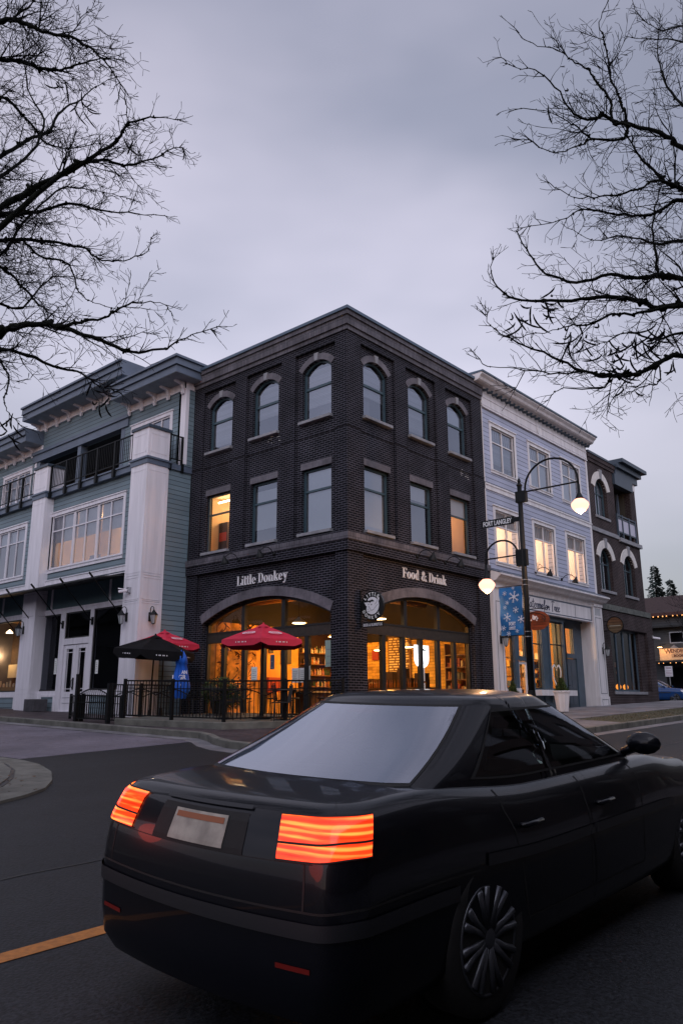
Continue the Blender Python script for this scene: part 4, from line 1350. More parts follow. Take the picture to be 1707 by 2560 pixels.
for i, (a, b) in enumerate(((-10.17, -8.5), (-14.0, -12.32))):
    window(TB, FT, a, b, .42, 3.12, -.06, MT['dark'], fwid=.05, gl='glass_dark', room='roomblack', rdepth=2.2)
window(TB, FT, -12.0, -10.38, 2.2, 3.12, -.06, MT['dark'], fwid=.05, gl='glass_dark', room='roomblack', rdepth=1.2)
window(TB, FT, -18.0, -15.2, .42, 3.12, -.06, MT['dark'], fwid=.05, gl='glass_shop', room='roombrown', rdepth=2.8, rl=3.2, light=(42, (1, .60, .26), .42))
window(TB, FT, -21.3, -18.6, .42, 3.12, -.06, MT['dark'], fwid=.05, gl='glass_dark', room='roomdark', rdepth=1.2)
mb = MB()   # shop display table with small goods
mb.box(FT, -20.6, -15.3, .3, .62, -1.2, -.5)
mb.build('display_table', mat('display_wood', (.45, .28, .12), .6), TB)
mb = MB()
for k in range(16):
    u = -20.3 + k * .28; mb.lathe(FT.p(u, .62, -.8), [(.04, 0), (.045, .1), (.03, .16 + .05 * (k % 3))], 8)
mb.build('display_goods', mat('pale_goods', (.8, .7, .5), .5), TB)
mb = MB(); mb.box(FT, -20.9, -15.3, 1.02, 1.55, -1.3, -1.2); mb.build('display_shelf', mat('shelf_cream', (.85, .72, .5), .6), TB)
mb = MB(); mb.box(FT, -20.9, -19.0, 1.56, 3.1, -1.3, -1.2); mb.box(FT, -18.3, -15.3, 1.56, 3.1, -1.35, -1.25); mb.build('dark_curtain', mat('brown_curtain', (.06, .035, .02), .8, noise=.4), TB)
point_light('display_light', FT.p(-18.2, 1.9, -.75), 26, (1, .62, .28), .1, TB)
mb = MB(); mb.lathe(FT.p(-17.3, 2.75, -.6), [(.14, 0), (.12, .04), (.02, .14)], 12); mb.build('shop_pendant', emis('shop_glow', (1, .8, .5), 6), TB)
# double door with leaded glass
DW = MT['white']
for k, (a, b) in enumerate(((-11.97, -11.20), (-11.18, -10.41))):
    mb = MB()
    mb.wall(FT, a, b, -.27, 1.97, -.12, -.065, [(a + .15, b - .15, .38, 1.84)])
    d = mb.build('door', DW, TB)
    mb = MB(); mb.quad(*[FT.p(x, z, -.10) for x, z in ((a + .14, .37), (b - .14, .37), (b - .14, 1.85), (a + .14, 1.85))]); mb.build('glass', MT['glass_dark'], d)
    mb = MB()
    for z in (.48, 1.72): mb.box(FT, a + .15, b - .15, z - .012, z + .012, -.10, -.085)
    for u in (a + .22, b - .22): mb.box(FT, u - .012, u + .012, .38, 1.84, -.101, -.086)
    mb.build('door_bars', DW, d)
    mb = MB()
    mb.box(FT, a + .12, b - .12, .18, .19, -.07, -.055); mb.box(FT, a + .12, b - .12, .0, .01, -.07, -.055)
    mb.build('door_rail', MT['slate_d'], d)
mb = MB(); mb.box(FT, -11.24, -11.20, .45, .85, -.065, -.02); mb.tube([FT.p(-11.22, .5, -.02), FT.p(-11.22, .55, .02), FT.p(-11.22, .75, .02), FT.p(-11.22, .8, -.02)], .012, 6); mb.build('door_handle', MT['dark'], TB)
mb = MB(); mb.box(FT, -12.1, -10.3, -.33, -.272, -.3, .02); mb.build('threshold', MT['stone'], TB)
mb = MB(); mb.quad((-12.0, -1.1, -.4), (-10.38, -1.1, -.4), (-10.38, -1.1, 2.1), (-12.0, -1.1, 2.1)); mb.build('room_interior', mat('dim_shop', (.03, .025, .02), .9), TB)
paper(FT, -12.62, 1.0, .17, .55, -.09, 'narrow pale notice in the dark window left of the double door')
paper(FT, -9.95, .95, .17, .45, -.09, 'small pale notice in the dark window right of the double door')

# pillars
def pillar(u0, u1, y0, y1, zt, name='pillar'):
    fr = FLy(y0)
    d = y1 - y0
    mb = MB()
    mb.box(fr, u0, u1, -.9, zt, -d, 0)
    pf = mb.build(name, MT['white'], TB)
    mb = MB()
    fs = FRx(u1)
    sections = [(-.6, .35), (.5, 3.05), (3.15, 3.85), (4.0, 7.38)]
    for a, b in sections:       # thin raised mouldings forming panels
        for F_, p0, p1 in ((fr, u0 + .09, u1 - .09), (fs, y0 + .10, y1 - .10)):
            for q in ((p0, p0 + .02, a, b), (p1 - .02, p1, a, b), (p0, p1, a, a + .02), (p0, p1, b - .02, b)):
                mb.box(F_, q[0], q[1], q[2], q[3], -.01, .008)
    mb.build('pillar_moulding', MT['white'], pf)
    mb = MB()
    for z in (3.10, 4.0 - .09):
        mb.box(fr, u0 + .1, u1 - .1, z - .006, z, -.01, .004); mb.box(fs, y0 + .1, y1 - .1, z - .006, z, -.01, .004)
    mb.build('pillar_joint', MT['slate_d'], pf)
    # band and upper pedestal
    mb = MB()
    mb.box(fr, u0 - .03, u1 + .03, zt, zt + .20, -d - .03, .03); mb.box(fr, u0 - .07, u1 + .07, zt + .17, zt + .235, -d - .05, .07)
    mb.build('pillar_band', MT['slate'], pf)
    mb = MB()
    mb.box(fr, u0 + .0, u1 - .0, zt + .235, 8.80, -d, 0)
    pd = mb.build('pedestal', MT['white'], TB)
    mb = MB()
    for F_, p0, p1 in ((fr, u0 + .12, u1 - .12), (fs, y0 + .12, y1 - .12)):
        for q in ((p0, p0 + .02, 7.98, 8.62), (p1 - .02, p1, 7.98, 8.62), (p0, p1, 7.98, 8.0), (p0, p1, 8.60, 8.62)):
            mb.box(F_, q[0], q[1], q[2], q[3], -.01, .008)
    mb.build('pedestal_moulding', MT['white'], pd)
    mb = MB()
    mb.box(fr, u0 - .05, u1 + .05, 8.80, 8.90, -d - .05, .05)
    mb.build('pedestal_cap', MT['slate_d'], pd)
pillar(-7.90, -7.0, -1.79, -.94, 7.57)
pillar(-14.47, -13.50, -1.79, -1.1, 7.57)
# side wall facing the brick building's corner
FS = FRx(-7.0)
mb = MB(); mb.box(FRx(-7.03), -1.0, -.005, -.9, 7.57, -.5, 0); mb.build('wall', MT['teal'], TB)
mb = MB(); mb.box(FRx(-7.03), -.94, -.005, 7.57, 7.77, -.5, .05); mb.box(FLy(-1.60), XE, -7.9, 7.57, 7.77, -1.2, 0.0); mb.box(FLy(-1.60), XE, -7.9, 7.77, 7.82, -1.2, .05); mb.build('balcony_band', MT['slate'], TB)
mb = MB(); mb.box(FLy(-1.60), XE, -7.2, 7.78, 7.815, -1.3, .04); mb.build('balcony_floor', MT['soffit'], TB)
# third floor wall, set back behind the balcony
w3 = [(-10.1, -7.85, 7.9, 9.83)]
opn = (-17.2, -10.75, 7.82, 10.06)
w4 = [(-20.1, -17.75, 7.9, 9.80)]
mb = MB()
mb.wall(F3, XE, -7.02, 7.8, 11.0, -.3, 0, w3 + [opn] + w4)
mb.box(F3, -17.32, -10.45, 11.0, 11.9, -.3, 0)
mb.build('wall', MT['teal'], TB)
mb = MB(); mb.box(FRx(-7.0), -.37, -.005, 7.8, 10.9, -.4, 0); mb.build('wall', MT['teal'], TB)
mb = MB()
mb.box(F3, -7.26, -6.985, 7.85, 10.85, -.1, .02); mb.box(FRx(-7.0), -.385, -.25, 7.85, 10.85, -.1, .016)
mb.build('corner_board', MT['white'], TB)
mb = MB(); mb.box(F3, -17.44, -17.28, 7.85, 11.9, -.1, .02); mb.build('corner_board', MT['white'], TB)
triple(F3, *w3[0], 0, 2, 'c', bl=None)
triple(F3, *w4[0], 0, 2, 'd', bl=[(.5, .99, 'shade')])
# loggia behind the opening
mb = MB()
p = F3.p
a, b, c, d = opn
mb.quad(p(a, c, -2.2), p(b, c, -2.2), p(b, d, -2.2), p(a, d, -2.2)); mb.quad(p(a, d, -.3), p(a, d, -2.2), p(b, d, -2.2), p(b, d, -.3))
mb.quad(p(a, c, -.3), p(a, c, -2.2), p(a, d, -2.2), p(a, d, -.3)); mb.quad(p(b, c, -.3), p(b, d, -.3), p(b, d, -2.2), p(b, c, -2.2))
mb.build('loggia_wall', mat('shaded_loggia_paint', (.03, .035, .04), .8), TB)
mb = MB(); mb.box(F3, -15.2, -13.3, 7.9, 9.5, -2.18, -2.12); mb.build('loggia_door_frame', MT['white'], TB)
mb = MB(); mb.box(F3, -15.1, -13.4, 7.9, 9.4, -2.12, -2.10); mb.build('loggia_door', MT['glass_dark'], TB)
mb = MB()
for u in (-17.13, -13.85, -10.78): mb.box(F3, u - .12, u + .12, 7.82, 10.06, -.28, .01)
mb.box(F3, -17.55, -10.40, 10.04, 10.46, -.2, .07); mb.box(F3, -17.6, -10.35, 10.36, 10.50, -.2, .13)
mb.build('loggia_beam', MT['slate'], TB)
# cornices: right part, raised middle part, left part
def cornice(x0, x1, zt, ret_r=True, y0=-.37, y1=0.0, top=.10, fh=.58, brk=()):
    """deep box eaves, fascia stepped, soffit below, brackets under"""
    fr = F3
    o = .85
    ex = o if ret_r else 0
    mb = MB()
    prof = [(zt - fh, zt - fh * .56, o - .05), (zt - fh * .56, zt - fh * .50, o + .02), (zt - fh * .50, zt - fh * .14, o - .0), (zt - fh * .14, zt - .0, o + .08)]
    for a_, b_, ow in prof:
        e = ow if ret_r else 0
        mb.box(fr, x0, x1 + (ow - .35 if ret_r else 0), a_, b_, -.75, ow)
    c_ = mb.build('cornice', MT['slate'], TB)
    mb = MB(); mb.box(fr, x0 + .02, x1 + (o - .35 - .07 if ret_r else -.02), zt - fh - .012, zt - fh + .001, -.75, o - .07); mb.build('soffit', MT['soffit'], c_)
    mb = MB(); mb.box(fr, x0, x1 + .02, zt - fh - .26, zt - fh - .013, -.1, .04)
    if ret_r: mb.box(FRx(x1), -.41, -.0, zt - fh - .26, zt - fh - .013, -.1, .018)
    mb.box(fr, x0, x1 + .02, zt - fh - .30, zt - fh - .26, -.1, .06)
    mb.build('frieze', MT['white'], TB)
    for u in brk:
        mb = MB()
        zz = zt - fh - .013
        pr = [(.04, zz - .42), (.10, zz - .43), (.13, zz - .36), (.10, zz - .24), (.18, zz - .10), (.42, zz - .05), (.44, zz), (.04, zz)]
        P = []
        for du in (-.06, .06): P += [fr.p(u + du, z, w) for w, z in pr]
        n = len(pr)
        mb.add(P, [tuple(range(n)), tuple(range(2 * n - 1, n - 1, -1))] + [(i, n + i, n + (i + 1) % n, (i + 1) % n) for i in range(n)])
        mb.build('bracket', MT['white'], TB)
cornice(-10.46, -7.0, 11.42, True, brk=(-7.12, -7.95, -8.75, -9.55, -10.35))
cornice(-17.35, -9.85, 12.30, False, brk=(-10.95, -11.9, -12.85, -13.8, -14.75, -15.7, -16.6, -17.25))
cornice(XE, -16.87, 11.33, False, brk=(-17.6, -18.4, -19.2, -20.0, -20.8))
mb = MB(); mb.box(FLy(0), XE, -7.0, 11.0, 11.1, -3, .2); mb.quad((XE, 4.5, -1), (-7.1, 4.5, -1), (-7.1, 4.5, 11), (XE, 4.5, 11)); mb.build('roof', mat('dark_roof_felt', (.05, .05, .055), .9), TB)
# balcony railings
def railing(fr, u0, u1, z0, z1, posts, feet=True, w=0., pitch=.11):
    mb = MB()
    mb.box(fr, u0, u1, z1 - .035, z1, w - .025, w + .025); mb.box(fr, u0, u1, z0, z0 + .03, w - .015, w + .015)
    n = int((u1 - u0) / pitch)
    for k in range(1, n): u = u0 + (u1 - u0) * k / n; mb.box(fr, u - .008, u + .008, z0 + .03, z1 - .035, w - .008, w + .008)
    for u in posts:
        mb.box(fr, u - .035, u + .035, z0 - (.32 if feet else 0), z1, w - .03, w + .03)
        if feet: mb.box(fr, u - .06, u + .06, z0 - .40, z0 - .12, w - .03, w + .06)
    mb.build('railing', MT['black'], TB)
FB = FLy(-1.66)
railing(FB, -13.5, -7.9, 7.93, 8.83, (-13.45, -12.35, -11.3, -10.25, -9.15))
railing(FB, XE, -14.47, 7.93, 8.80, (-14.6, -15.7, -16.8, -17.9, -19))
railing(FRx(-7.03), -.94, -.39, 7.93, 8.80, (-.92, -.42))
# canopy of dark glass on struts
mb = MB()
P = [(XE, -1.40, 4.02), (-14.5, -1.40, 4.02), (-14.5, -2.62, 3.86), (XE, -2.62, 3.86)]
for x0, x1 in ((XE, -14.52), (-14.50, -8.05)):
    mb.add([(x0, -1.40, 4.05), (x1, -1.40, 4.05), (x1, -2.62, 3.84), (x0, -2.62, 3.84), (x0, -1.40, 4.09), (x1, -1.40, 4.09), (x1, -2.62, 3.88), (x0, -2.62, 3.88)], [(0, 1, 2, 3), (4, 7, 6, 5), (0, 4, 5, 1), (1, 5, 6, 2), (2, 6, 7, 3), (3, 7, 4, 0)])
mb.build('canopy', mat('dark_canopy', (.02, .022, .022), .5), TB)
mb = MB()
for x in (-8.41, -10.2, -12.12, -13.95, -15.6, -17.4, -19.2):
    mb.tube([(x, -1.47, 2.72), (x, -2.66, 3.93)], .022, 6); mb.box(FT, x - .04, x + .04, 2.58, 2.84, -.03, .02); mb.tube([(x, -2.60, 3.88), (x, -2.74, 4.02)], .035, 5)
mb.build('canopy_strut', MT['black'], TB)

# wall lanterns, camera, small box
def lantern(fr, u, v, w, label, s=1.0):
    t_ = thing('wall_lantern', label, 'lantern', fr.p(u, v, w), group='unlit wall lanterns')
    m_ = MB(); m_.box(fr, u - .05 * s, u + .05 * s, v - .14 * s, v + .14 * s, w, w + .03)
    P = [fr.p(u, v + .05 * s, w + .03)] + [fr.p(u, v + (.22 + .10 * sin(radians(a))) * s, w + (.11 - .09 * cos(radians(a))) * s) for a in range(0, 181, 30)]
    m_.tube(P, .012 * s, 6); m_.build('bracket', MT['black'], t_)
    q = fr.p(u, v, w + .20 * s)
    m_ = MB(); m_.lathe(q + Vector((0, 0, .04 * s)), [(.135 * s, 0), (.125 * s, .03 * s), (.06 * s, .10 * s), (.03 * s, .15 * s), (.012 * s, .19 * s)], 6); m_.lathe(q + Vector((0, 0, -.27 * s)), [(.005, 0), (.02 * s, .03 * s), (.06 * s, .05 * s)], 6); m_.build('hood', MT['black'], t_)
    m_ = MB(); m_.lathe(q + Vector((0, 0, -.22 * s)), [(.055 * s, 0), (.115 * s, .26 * s)], 6); m_.build('lantern_glass', mat('frosted_glass', (.35, .38, .40), .25), t_)
    m_ = MB()
    for k in range(6):
        c1, s1 = cos(k * pi / 3), sin(k * pi / 3)
        m_.tube([q + Vector((.058 * s * c1, .058 * s * s1, -.22 * s)), q + Vector((.118 * s * c1, .118 * s * s1, .04 * s))], .006, 4)
    m_.build('glazing_bars', MT['black'], t_)
lantern(FLy(-1.79), -7.62, 2.62, 0, 'black wall lantern on the front face of the large white pillar')
lantern(FRx(-7.0), -1.37, 2.62, 0, 'black wall lantern on the side face of the large white pillar')
lantern(FLy(-1.79), -14.25, 2.62, 0, 'black wall lantern on the narrow white pillar at far left')
t_ = thing('security_camera', 'small white security camera high on the white pillar above the lantern', 'camera', (-7.62, -1.8, 3.45))
m_ = MB(); m_.box(FLy(-1.79), -7.60, -7.48, 3.38, 3.55, 0, .10); m_.build('mount', MT['steel'], t_)
m_ = MB(); m_.tube([(-7.55, -1.88, 3.44), (-7.72, -2.08, 3.40)], .045, 10); m_.tube([(-7.50, -1.86, 3.46), (-7.70, -2.12, 3.50)], .018, 6); m_.build('camera_body', MT['white'], t_)
t_ = thing('planter_box', 'grey square concrete planter box under the dark window by the double door', 'planter', (-12.75, -1.85, gz(-12.75, -1.85) + .15))
zb_ = gz(-12.75, -1.85) + .14
m_ = MB(); m_.box(FLy(-1.6), -13.12, -12.42, zb_, zb_ + .42, 0, .5); m_.build('tub', mat('grey_tub', (.05, .048, .055), .8, noise=.3), t_, bevel=.01)
m_ = MB(); m_.box(FLy(-1.6), -12.95, -12.7, zb_ + .42, zb_ + .60, .1, .12); m_.build('tag_plate', MT['white'], t_)

# ================================================================ pale blue clapboard shop building
SB = thing('clapboard_building', 'pale blue clapboard building with white cornice and slate blue shopfront', 'building', (0, 11.7, -.2))
Y0, Y1 = 7.37, 16.18
F0 = FRx(0)
BW = [(7.98, 9.66), (10.84, 12.50), (13.63, 15.28)]
h3 = [(a, b, 8.12, 9.78) for a, b in BW]
h2 = [(a, b, 4.76, 6.64) for a, b in BW]
mb = MB(); mb.wall(F0, Y0, Y1, 4.3, 10.4, -.3, 0, h3 + h2); mb.build('wall', MT['blue'], SB)
def bwin(h, lit, i, third):
    a, b, c, d = h
    mb = MB()
    mb.box(F0, a - .12, a, c - .12, d + .13, -.05, .03); mb.box(F0, b, b + .12, c - .12, d + .13, -.05, .03)
    mb.box(F0, a, b, d, d + .13, -.05, .03); mb.box(F0, a, b, c - .12, c, -.05, .035)
    mb.box(F0, a - .16, b + .16, d + .13, d + .17, -.05, .065); mb.box(F0, a - .14, b + .14, c - .035, c, -.05, .06)
    mb.build('window_trim', MT['white2'], SB)
    if lit:
        window(SB, F0, a, b, c, d, -.03, MT['white2'], fwid=.05, vert=((a + b) / 2,), horiz=(c + (d - c) * .70,), hw=.045, gl='glass_shop', blind=[(.70, .99, 'curtain')], room='roompeach', rdepth=2.2, light=(80, (1, .66, .46), .72), bz=.14)
    else:
        window(SB, F0, a, b, c, d, -.03, MT['white2'], fwid=.05, vert=((a + b) / 2,), horiz=(c + (d - c) * .66,), hw=.045, gl='glass', blind=[((.22, .0, .0)[i], .99, 'shade' if i else 'blind')], rdepth=1.0, bz=.14)
    if third or True:     # half-curtain pleats behind the top panes; lit rooms' lamplight put into their colour
        mb = MB()
        k = a + .08
        while k < b - .05:
            mb.box(F0, k, k + .05, c + (d - c) * .71, d - .05, -.168, -.150); k += .15
        mb.build('curtain_pleats', mat('pleat', (.35, .33, .36) if not lit else (.45, .36, .30), .9), SB)
for i in range(3):
    bwin(h3[i], False, i, True)
    bwin(h2[i], True, i, False)
# things in the lit rooms
mb = MB(); mb.tube([(-.9, 8.3, 6.3), (-.9, 9.3, 6.3)], .03, 6); mb.build('ceiling_light', emis('tube2', (1, .85, .6), 10), SB)
mb = MB(); mb.box(F0, 8.2, 9.3, 4.7, 5.15, -1.4, -.8); mb.build('desk_screen', mat('lavender_board', (.55, .5, .7), .8), SB)
mb = MB()
for a in range(7): mb.tube([(-.45, 11.6 + .02 * a, 4.8), (-.45, 11.7 + .10 * (a - 3), 5.25), (-.45, 11.7 + .2 * (a - 3), 5.35 - .05 * abs(a - 3))], .012, 4)
mb.build('house_plant', mat('plant_dull_green', (.10, .12, .07), .8), SB)  # leaves in one dull green
# belt and top frieze
mb = MB(); mb.box(F0, Y0, Y1, 7.30, 7.46, -.1, .03); mb.box(F0, Y0, Y1, 7.46, 7.52, -.1, .055); mb.build('belt_board', MT['white2'], SB)
mb = MB(); mb.box(F0, Y0, Y1, 7.52, 7.545, -.1, .03); mb.build('belt_flashing', MT['slate_d'], SB)
mb = MB()
mb.box(F0, Y0, Y1, 10.40, 11.15, -.2, .04); mb.box(F0, Y0, Y1, 10.36, 10.42, -.1, .07); mb.box(F0, Y0, Y1, 10.74, 10.77, -.1, .06); mb.box(F0, Y0, Y1, 10.46, 10.49, -.1, .055)
mb.build('frieze', MT['white2'], SB)
mb = MB(); mb.lathe((.04, 11.75, 10.6), [(.20, 0), (.20, .03), (.17, .035), (.16, .02)], 24, axis=(1, 0, 0)); mb.build('medallion', MT['white2'], SB)
mb = MB(); mb.box(F0, Y1 - .14, Y1, 4.2, 10.4, -.1, .025); mb.build('corner_board', MT['white2'], SB)
mb = MB(); mb.box(F0, Y0, Y0 + .03, 4.2, 10.4, -.1, .025); mb.build('corner_board', MT['white2'], SB)
prof = [(0, 11.15), (.10, 11.15), (.14, 11.20), (.30, 11.22), (.36, 11.26), (.40, 11.34), (.50, 11.42), (.50, 11.47), (0, 11.47)]
def roof_cornice(name, prof, m, a, b):
    mb_ = MB(); n = len(prof)
    P = [F0.p(a, z, w) for w, z in prof] + [F0.p(b, z, w) for w, z in prof]
    mb_.add(P, [(i, (i + 1) % n, n + (i + 1) % n, n + i) for i in range(n)] + [tuple(range(n - 1, -1, -1)), tuple(range(n, 2 * n))])
    return mb_.build(name, m, SB)
SHF = -.40   # cornice sits lower than the parapet cap of the brick building
prof = [(w, z + SHF + .30) for w, z in prof]
roof_cornice('cornice', prof, MT['white2'], 6.72, Y1 + .12)
roof_cornice('coping', [(-.2, 11.372), (.54, 11.372), (.55, 11.43), (-.2, 11.46)], MT['coping'], 6.70, Y1 + .15)
k = Y0 + .12
while k < Y1 - .1:
    mb = MB(); mb.tube([F0.p(k, 11.03, .04), F0.p(k, 10.97, .22), F0.p(k, 11.03, .24)], .055, 6); k += .33
    mb.build('modillion', MT['slate_d'], SB)
mb = MB()
mb.quad((-.3, Y0, 11.2), (-.3, Y1, 11.2), (-7, Y1, 11.2), (-7, Y0, 11.2)); mb.quad((-6.9, Y0, -1), (-6.9, Y1, -1), (-6.9, Y1, 11.2), (-6.9, Y0, 11.2)); mb.quad((-.3, Y0 + .01, 10.3), (-.3, Y0 + .01, 11.2), (-7, Y0 + .01, 11.2), (-7, Y0 + .01, 10.3)); mb.quad((0, Y1, 4), (-7, Y1, 4), (-7, Y1, 11.2), (0, Y1, 11.2))
mb.build('roof', mat('felt2', (.06, .06, .07), .9), SB)
# shopfront: lower cornice, sign board, pilasters
roof_cornice('shop_cornice', [(0, 3.92), (.12, 3.92), (.15, 4.0), (.30, 4.05), (.36, 4.12), (.48, 4.20), (.48, 4.26), (.40, 4.27), (.0, 4.40)], MT['white2'], Y0 - .02, Y1 + .18)
roof_cornice('shop_cornice_flashing', [(0, 4.402), (.43, 4.272), (.44, 4.29), (0, 4.47)], MT['slate'], Y0 - .02, Y1 + .20)
mb = MB(); k = Y0 + .45
while k < Y1 - .8:
    mb.box(F0, k, k + .06, 3.80, 3.915, .04, .13); k += .125
mb.build('dentil', MT['white2'], SB)
mb = MB(); mb.box(F0, Y0 + .02, Y1, 3.78, 3.92, -.1, .06); mb.build('fascia', MT['slate_d'], SB)
# sign
t_ = thing('shop_sign', 'long white sign board reading Watermelon Tree in handwriting over the blue shopfront', 'sign', (.1, 12.2, 3.5))
mb = MB(); mb.box(F0, 8.05, 15.22, 3.20, 3.80, -.02, .10); mb.build('sign_frame', MT['slate'], t_)
mb = MB(); mb.box(F0, 8.15, 13.68, 3.27, 3.74, .08, .112); mb.box(F0, 13.74, 15.14, 3.27, 3.74, .08, .112); mb.build('sign_panel', MT['white2'], t_)
mb = MB(); mb.box(F0, 8.05, 15.25, 3.18, 3.222, -.1, .13); mb.build('sign_ledge', MT['white2'], t_)
# handwriting strokes
HW_ = {
 'W': (.62, [[(.0, .9), (.05, 1.0), (.12, .1), (.22, 0), (.32, .7), (.34, .1), (.44, 0), (.58, .9), (.62, 1.0)]]),
 'a': (.34, [[(.28, .45), (.12, .5), (.02, .2), (.12, .0), (.27, .25), (.28, .45), (.27, .1), (.36, .05)]]),
 't': (.26, [[(.14, .95), (.10, .2), (.16, 0), (.28, .08)], [(-.02, .62), (.28, .68)]]),
 'e': (.30, [[(.02, .2), (.22, .32), (.20, .5), (.08, .45), (.04, .15), (.16, 0), (.32, .12)]]),
 'r': (.26, [[(.0, .1), (.06, .5), (.10, .42), (.22, .48), (.20, .1), (.28, .05)]]),
 'm': (.50, [[(.0, .0), (.04, .45), (.14, .48), (.17, .0), (.20, .42), (.31, .48), (.34, .0), (.37, .42), (.46, .42), (.48, .05), (.54, .06)]]),
 'l': (.22, [[(.0, .1), (.18, .8), (.12, 1.05), (.06, .8), (.08, .1), (.14, 0), (.24, .08)]]),
 'o': (.32, [[(.18, .48), (.04, .4), (.04, .08), (.18, 0), (.28, .25), (.18, .48), (.34, .42)]]),
 'n': (.36, [[(.0, .0), (.04, .45), (.08, .2), (.2, .48), (.26, .3), (.26, .05), (.36, .08)]]),
 'T': (.44, [[(-.02, .95), (.2, 1.05), (.46, 1.0)], [(.22, 1.0), (.18, .3), (.22, -.1)]]),
 ' ': (.2, []),
}
mb = MB(); u = 9.58; S_ = .375
def smooth_path(P):
    out_ = []
    n = len(P)
    for i in range(n - 1):
        p0, p1, p2, p3 = P[max(i - 1, 0)], P[i], P[i + 1], P[min(i + 2, n - 1)]
        for t in (0, .25, .5, .75):
            out_.append(tuple(.5 * (2 * p1[k] + (p2[k] - p0[k]) * t + (2 * p0[k] - 5 * p1[k] + 4 * p2[k] - p3[k]) * t * t + (-p0[k] + 3 * p1[k] - 3 * p2[k] + p3[k]) * t ** 3) for k in range(len(p1))))
    out_.append(P[-1])
    return out_
for ch in 'Watermelon Tree':
    adv, strokes = HW_[ch]
    for s_ in strokes:
        mb.tube([F0.p(u + (x + .12 * y) * S_ * 1.38, 3.35 + y * S_ * .92, .116) for x, y in smooth_path(s_)], .017, 4)
    u += adv * S_ * 1.38 * .98 + .014
print('TREE END', u)
mb.build('lettering', mat('sign_ink', (.015, .025, .06), .6), t_)
# pilasters
def pil(a, b, w1, z0, z1, flutes=True):
    mb_ = MB(); mb_.box(F0, a, b, z0, z1, -.4, w1); mb_.box(F0, a - .0, b + .0, z1 - .10, z1, -.4, w1 + .05); mb_.box(F0, a - .03, b + .03, z0, z0 + .55, -.4, w1 + .03)
    q = mb_.build('pilaster', MT['white2'], SB)
    mb_ = MB()
    for c, d in ((z0 + .66, z1 - .55), (z0 + .12, z0 + .44)):
        e, f = a + .13, b - .13
        for r in ((e, e + .02, c, d), (f - .02, f, c, d), (e, f, c, c + .02), (e, f, d - .02, d)): mb_.box(F0, r[0], r[1], r[2], r[3], w1 - .01, w1 + (.034 if d < z0 + 1 else .004))
    mb_.build('pilaster_groove', MT['slate_d'], q)
    if flutes:
        mb_ = MB()
        for k in range(5): mb_.box(F0, a + .16 + k * .11, a + .20 + k * .11, z1 - .46, z1 - .16, w1 - .01, w1 + .012)
        mb_.build('pilaster_flutes', MT['soffit'], q)
pil(Y0 + .02, 7.98, .12, -.7, 3.90, False)
pil(15.36, 16.22, .14, -.35, 3.95)
# inner return pilaster left of the door recess end
mb = MB(); mb.box(Fr((0, 15.36, 0), (-1, 0, 0), (0, -1, 0)), .0, .46, -.35, 3.15, -.02, .02); mb.build('door_return', MT['white2'], SB)
# recessed slate-blue shopfront, window bays and two doors
S1 = FRx(-.12)
holesS = [(7.98 + .06, 9.00, .46, 2.92), (9.40, 9.90, 1.55, 2.92), (10.42, 11.05, .46, 2.92), (11.78, 12.85, .46, 2.98), (9.32, 10.0, -.4, 1.42)]
mb = MB(); mb.wall(S1, 7.98, 13.15, -.5, 3.25, -.15, 0, holesS); mb.build('shopfront_wall', MT['shopblue'], SB)
S2 = FRx(-.46)
mb = MB(); mb.wall(S2, 13.0, 15.40, -.4, 3.25, -.15, 0, [(13.88, 14.55, 1.86, 2.92), (13.70, 14.76, -.24, 1.70)]); mb.build('shopfront_wall', MT['shopblue'], SB)
mb = MB(); mb.box(Fr((0, 13.15, 0), (-1, 0, 0), (0, 1, 0)), .12, .61, -.5, 3.2, -.1, 0); mb.box(Fr((0, 0, 3.25), (0, 1, 0), (0, 0, 1), v=(-1, 0, 0)), 13.1, 15.4, -.05, .8, 0, .05); mb.build('door_return', MT['shopblue'], SB)
for a, b, c, d, hz in ((8.04, 9.0, .46, 2.92, (2.22,)), (9.40, 9.90, 1.55, 2.92, ()), (10.42, 11.05, .46, 2.92, (2.08,)), (11.78, 12.85, .46, 2.98, (2.12,))):
    window(SB, S1, a, b, c, d, -.05, MT['dark'] if hz else MT['shopblue'], fwid=.035, horiz=hz, hw=.04, gl='glass_shop', room=None, fdep=.05)
window(SB, S2, 13.88, 14.55, 1.86, 2.92, -.05, MT['shopblue'], fwid=.03, gl='glass_shop', room=None, fdep=.05)
mb = MB()
for a, b, c, d in ((8.04, 9.0, .46, 2.92), (10.42, 11.05, .46, 2.92), (11.78, 12.85, .46, 2.98)):
    mb.box(S1, a - .14, a - .03, c - .5, d + .1, 0, .035); mb.box(S1, b + .03, b + .14, c - .5, d + .1, 0, .035); mb.box(S1, a - .03, b + .03, d + .02, d + .1, 0, .035)
mb.box(S1, 7.98, 13.15, 3.05, 3.2, 0, .03)
mb.build('pilaster_strip', MT['shopblue'], SB)
mb = MB(); mb.wall(S1, 9.34, 9.98, -.4, 1.40, -.10, -.05, [(9.44, 9.88, -.2, 1.30)]); d = mb.build('door', MT['white2'], SB)
mb = MB(); mb.quad(*[S1.p(a, b, -.08) for a, b in ((9.43, -.21), (9.89, -.21), (9.89, 1.31), (9.43, 1.31))]); mb.build('glass', MT['glass_shop'], d)
mb = MB(); mb.box(S2, 13.72, 14.74, -.24, 1.68, -.10, -.04); d = mb.build('door', mat('blue_grey_door', (.06, .08, .10), .5, noise=.1), SB)
mb = MB()
for c, e in ((-.1, .35), (.5, .85), (1.0, 1.52)):
    for q in ((13.86, 14.18), (14.28, 14.60)): mb.box(S2, q[0], q[1], c, e, -.045, -.032)
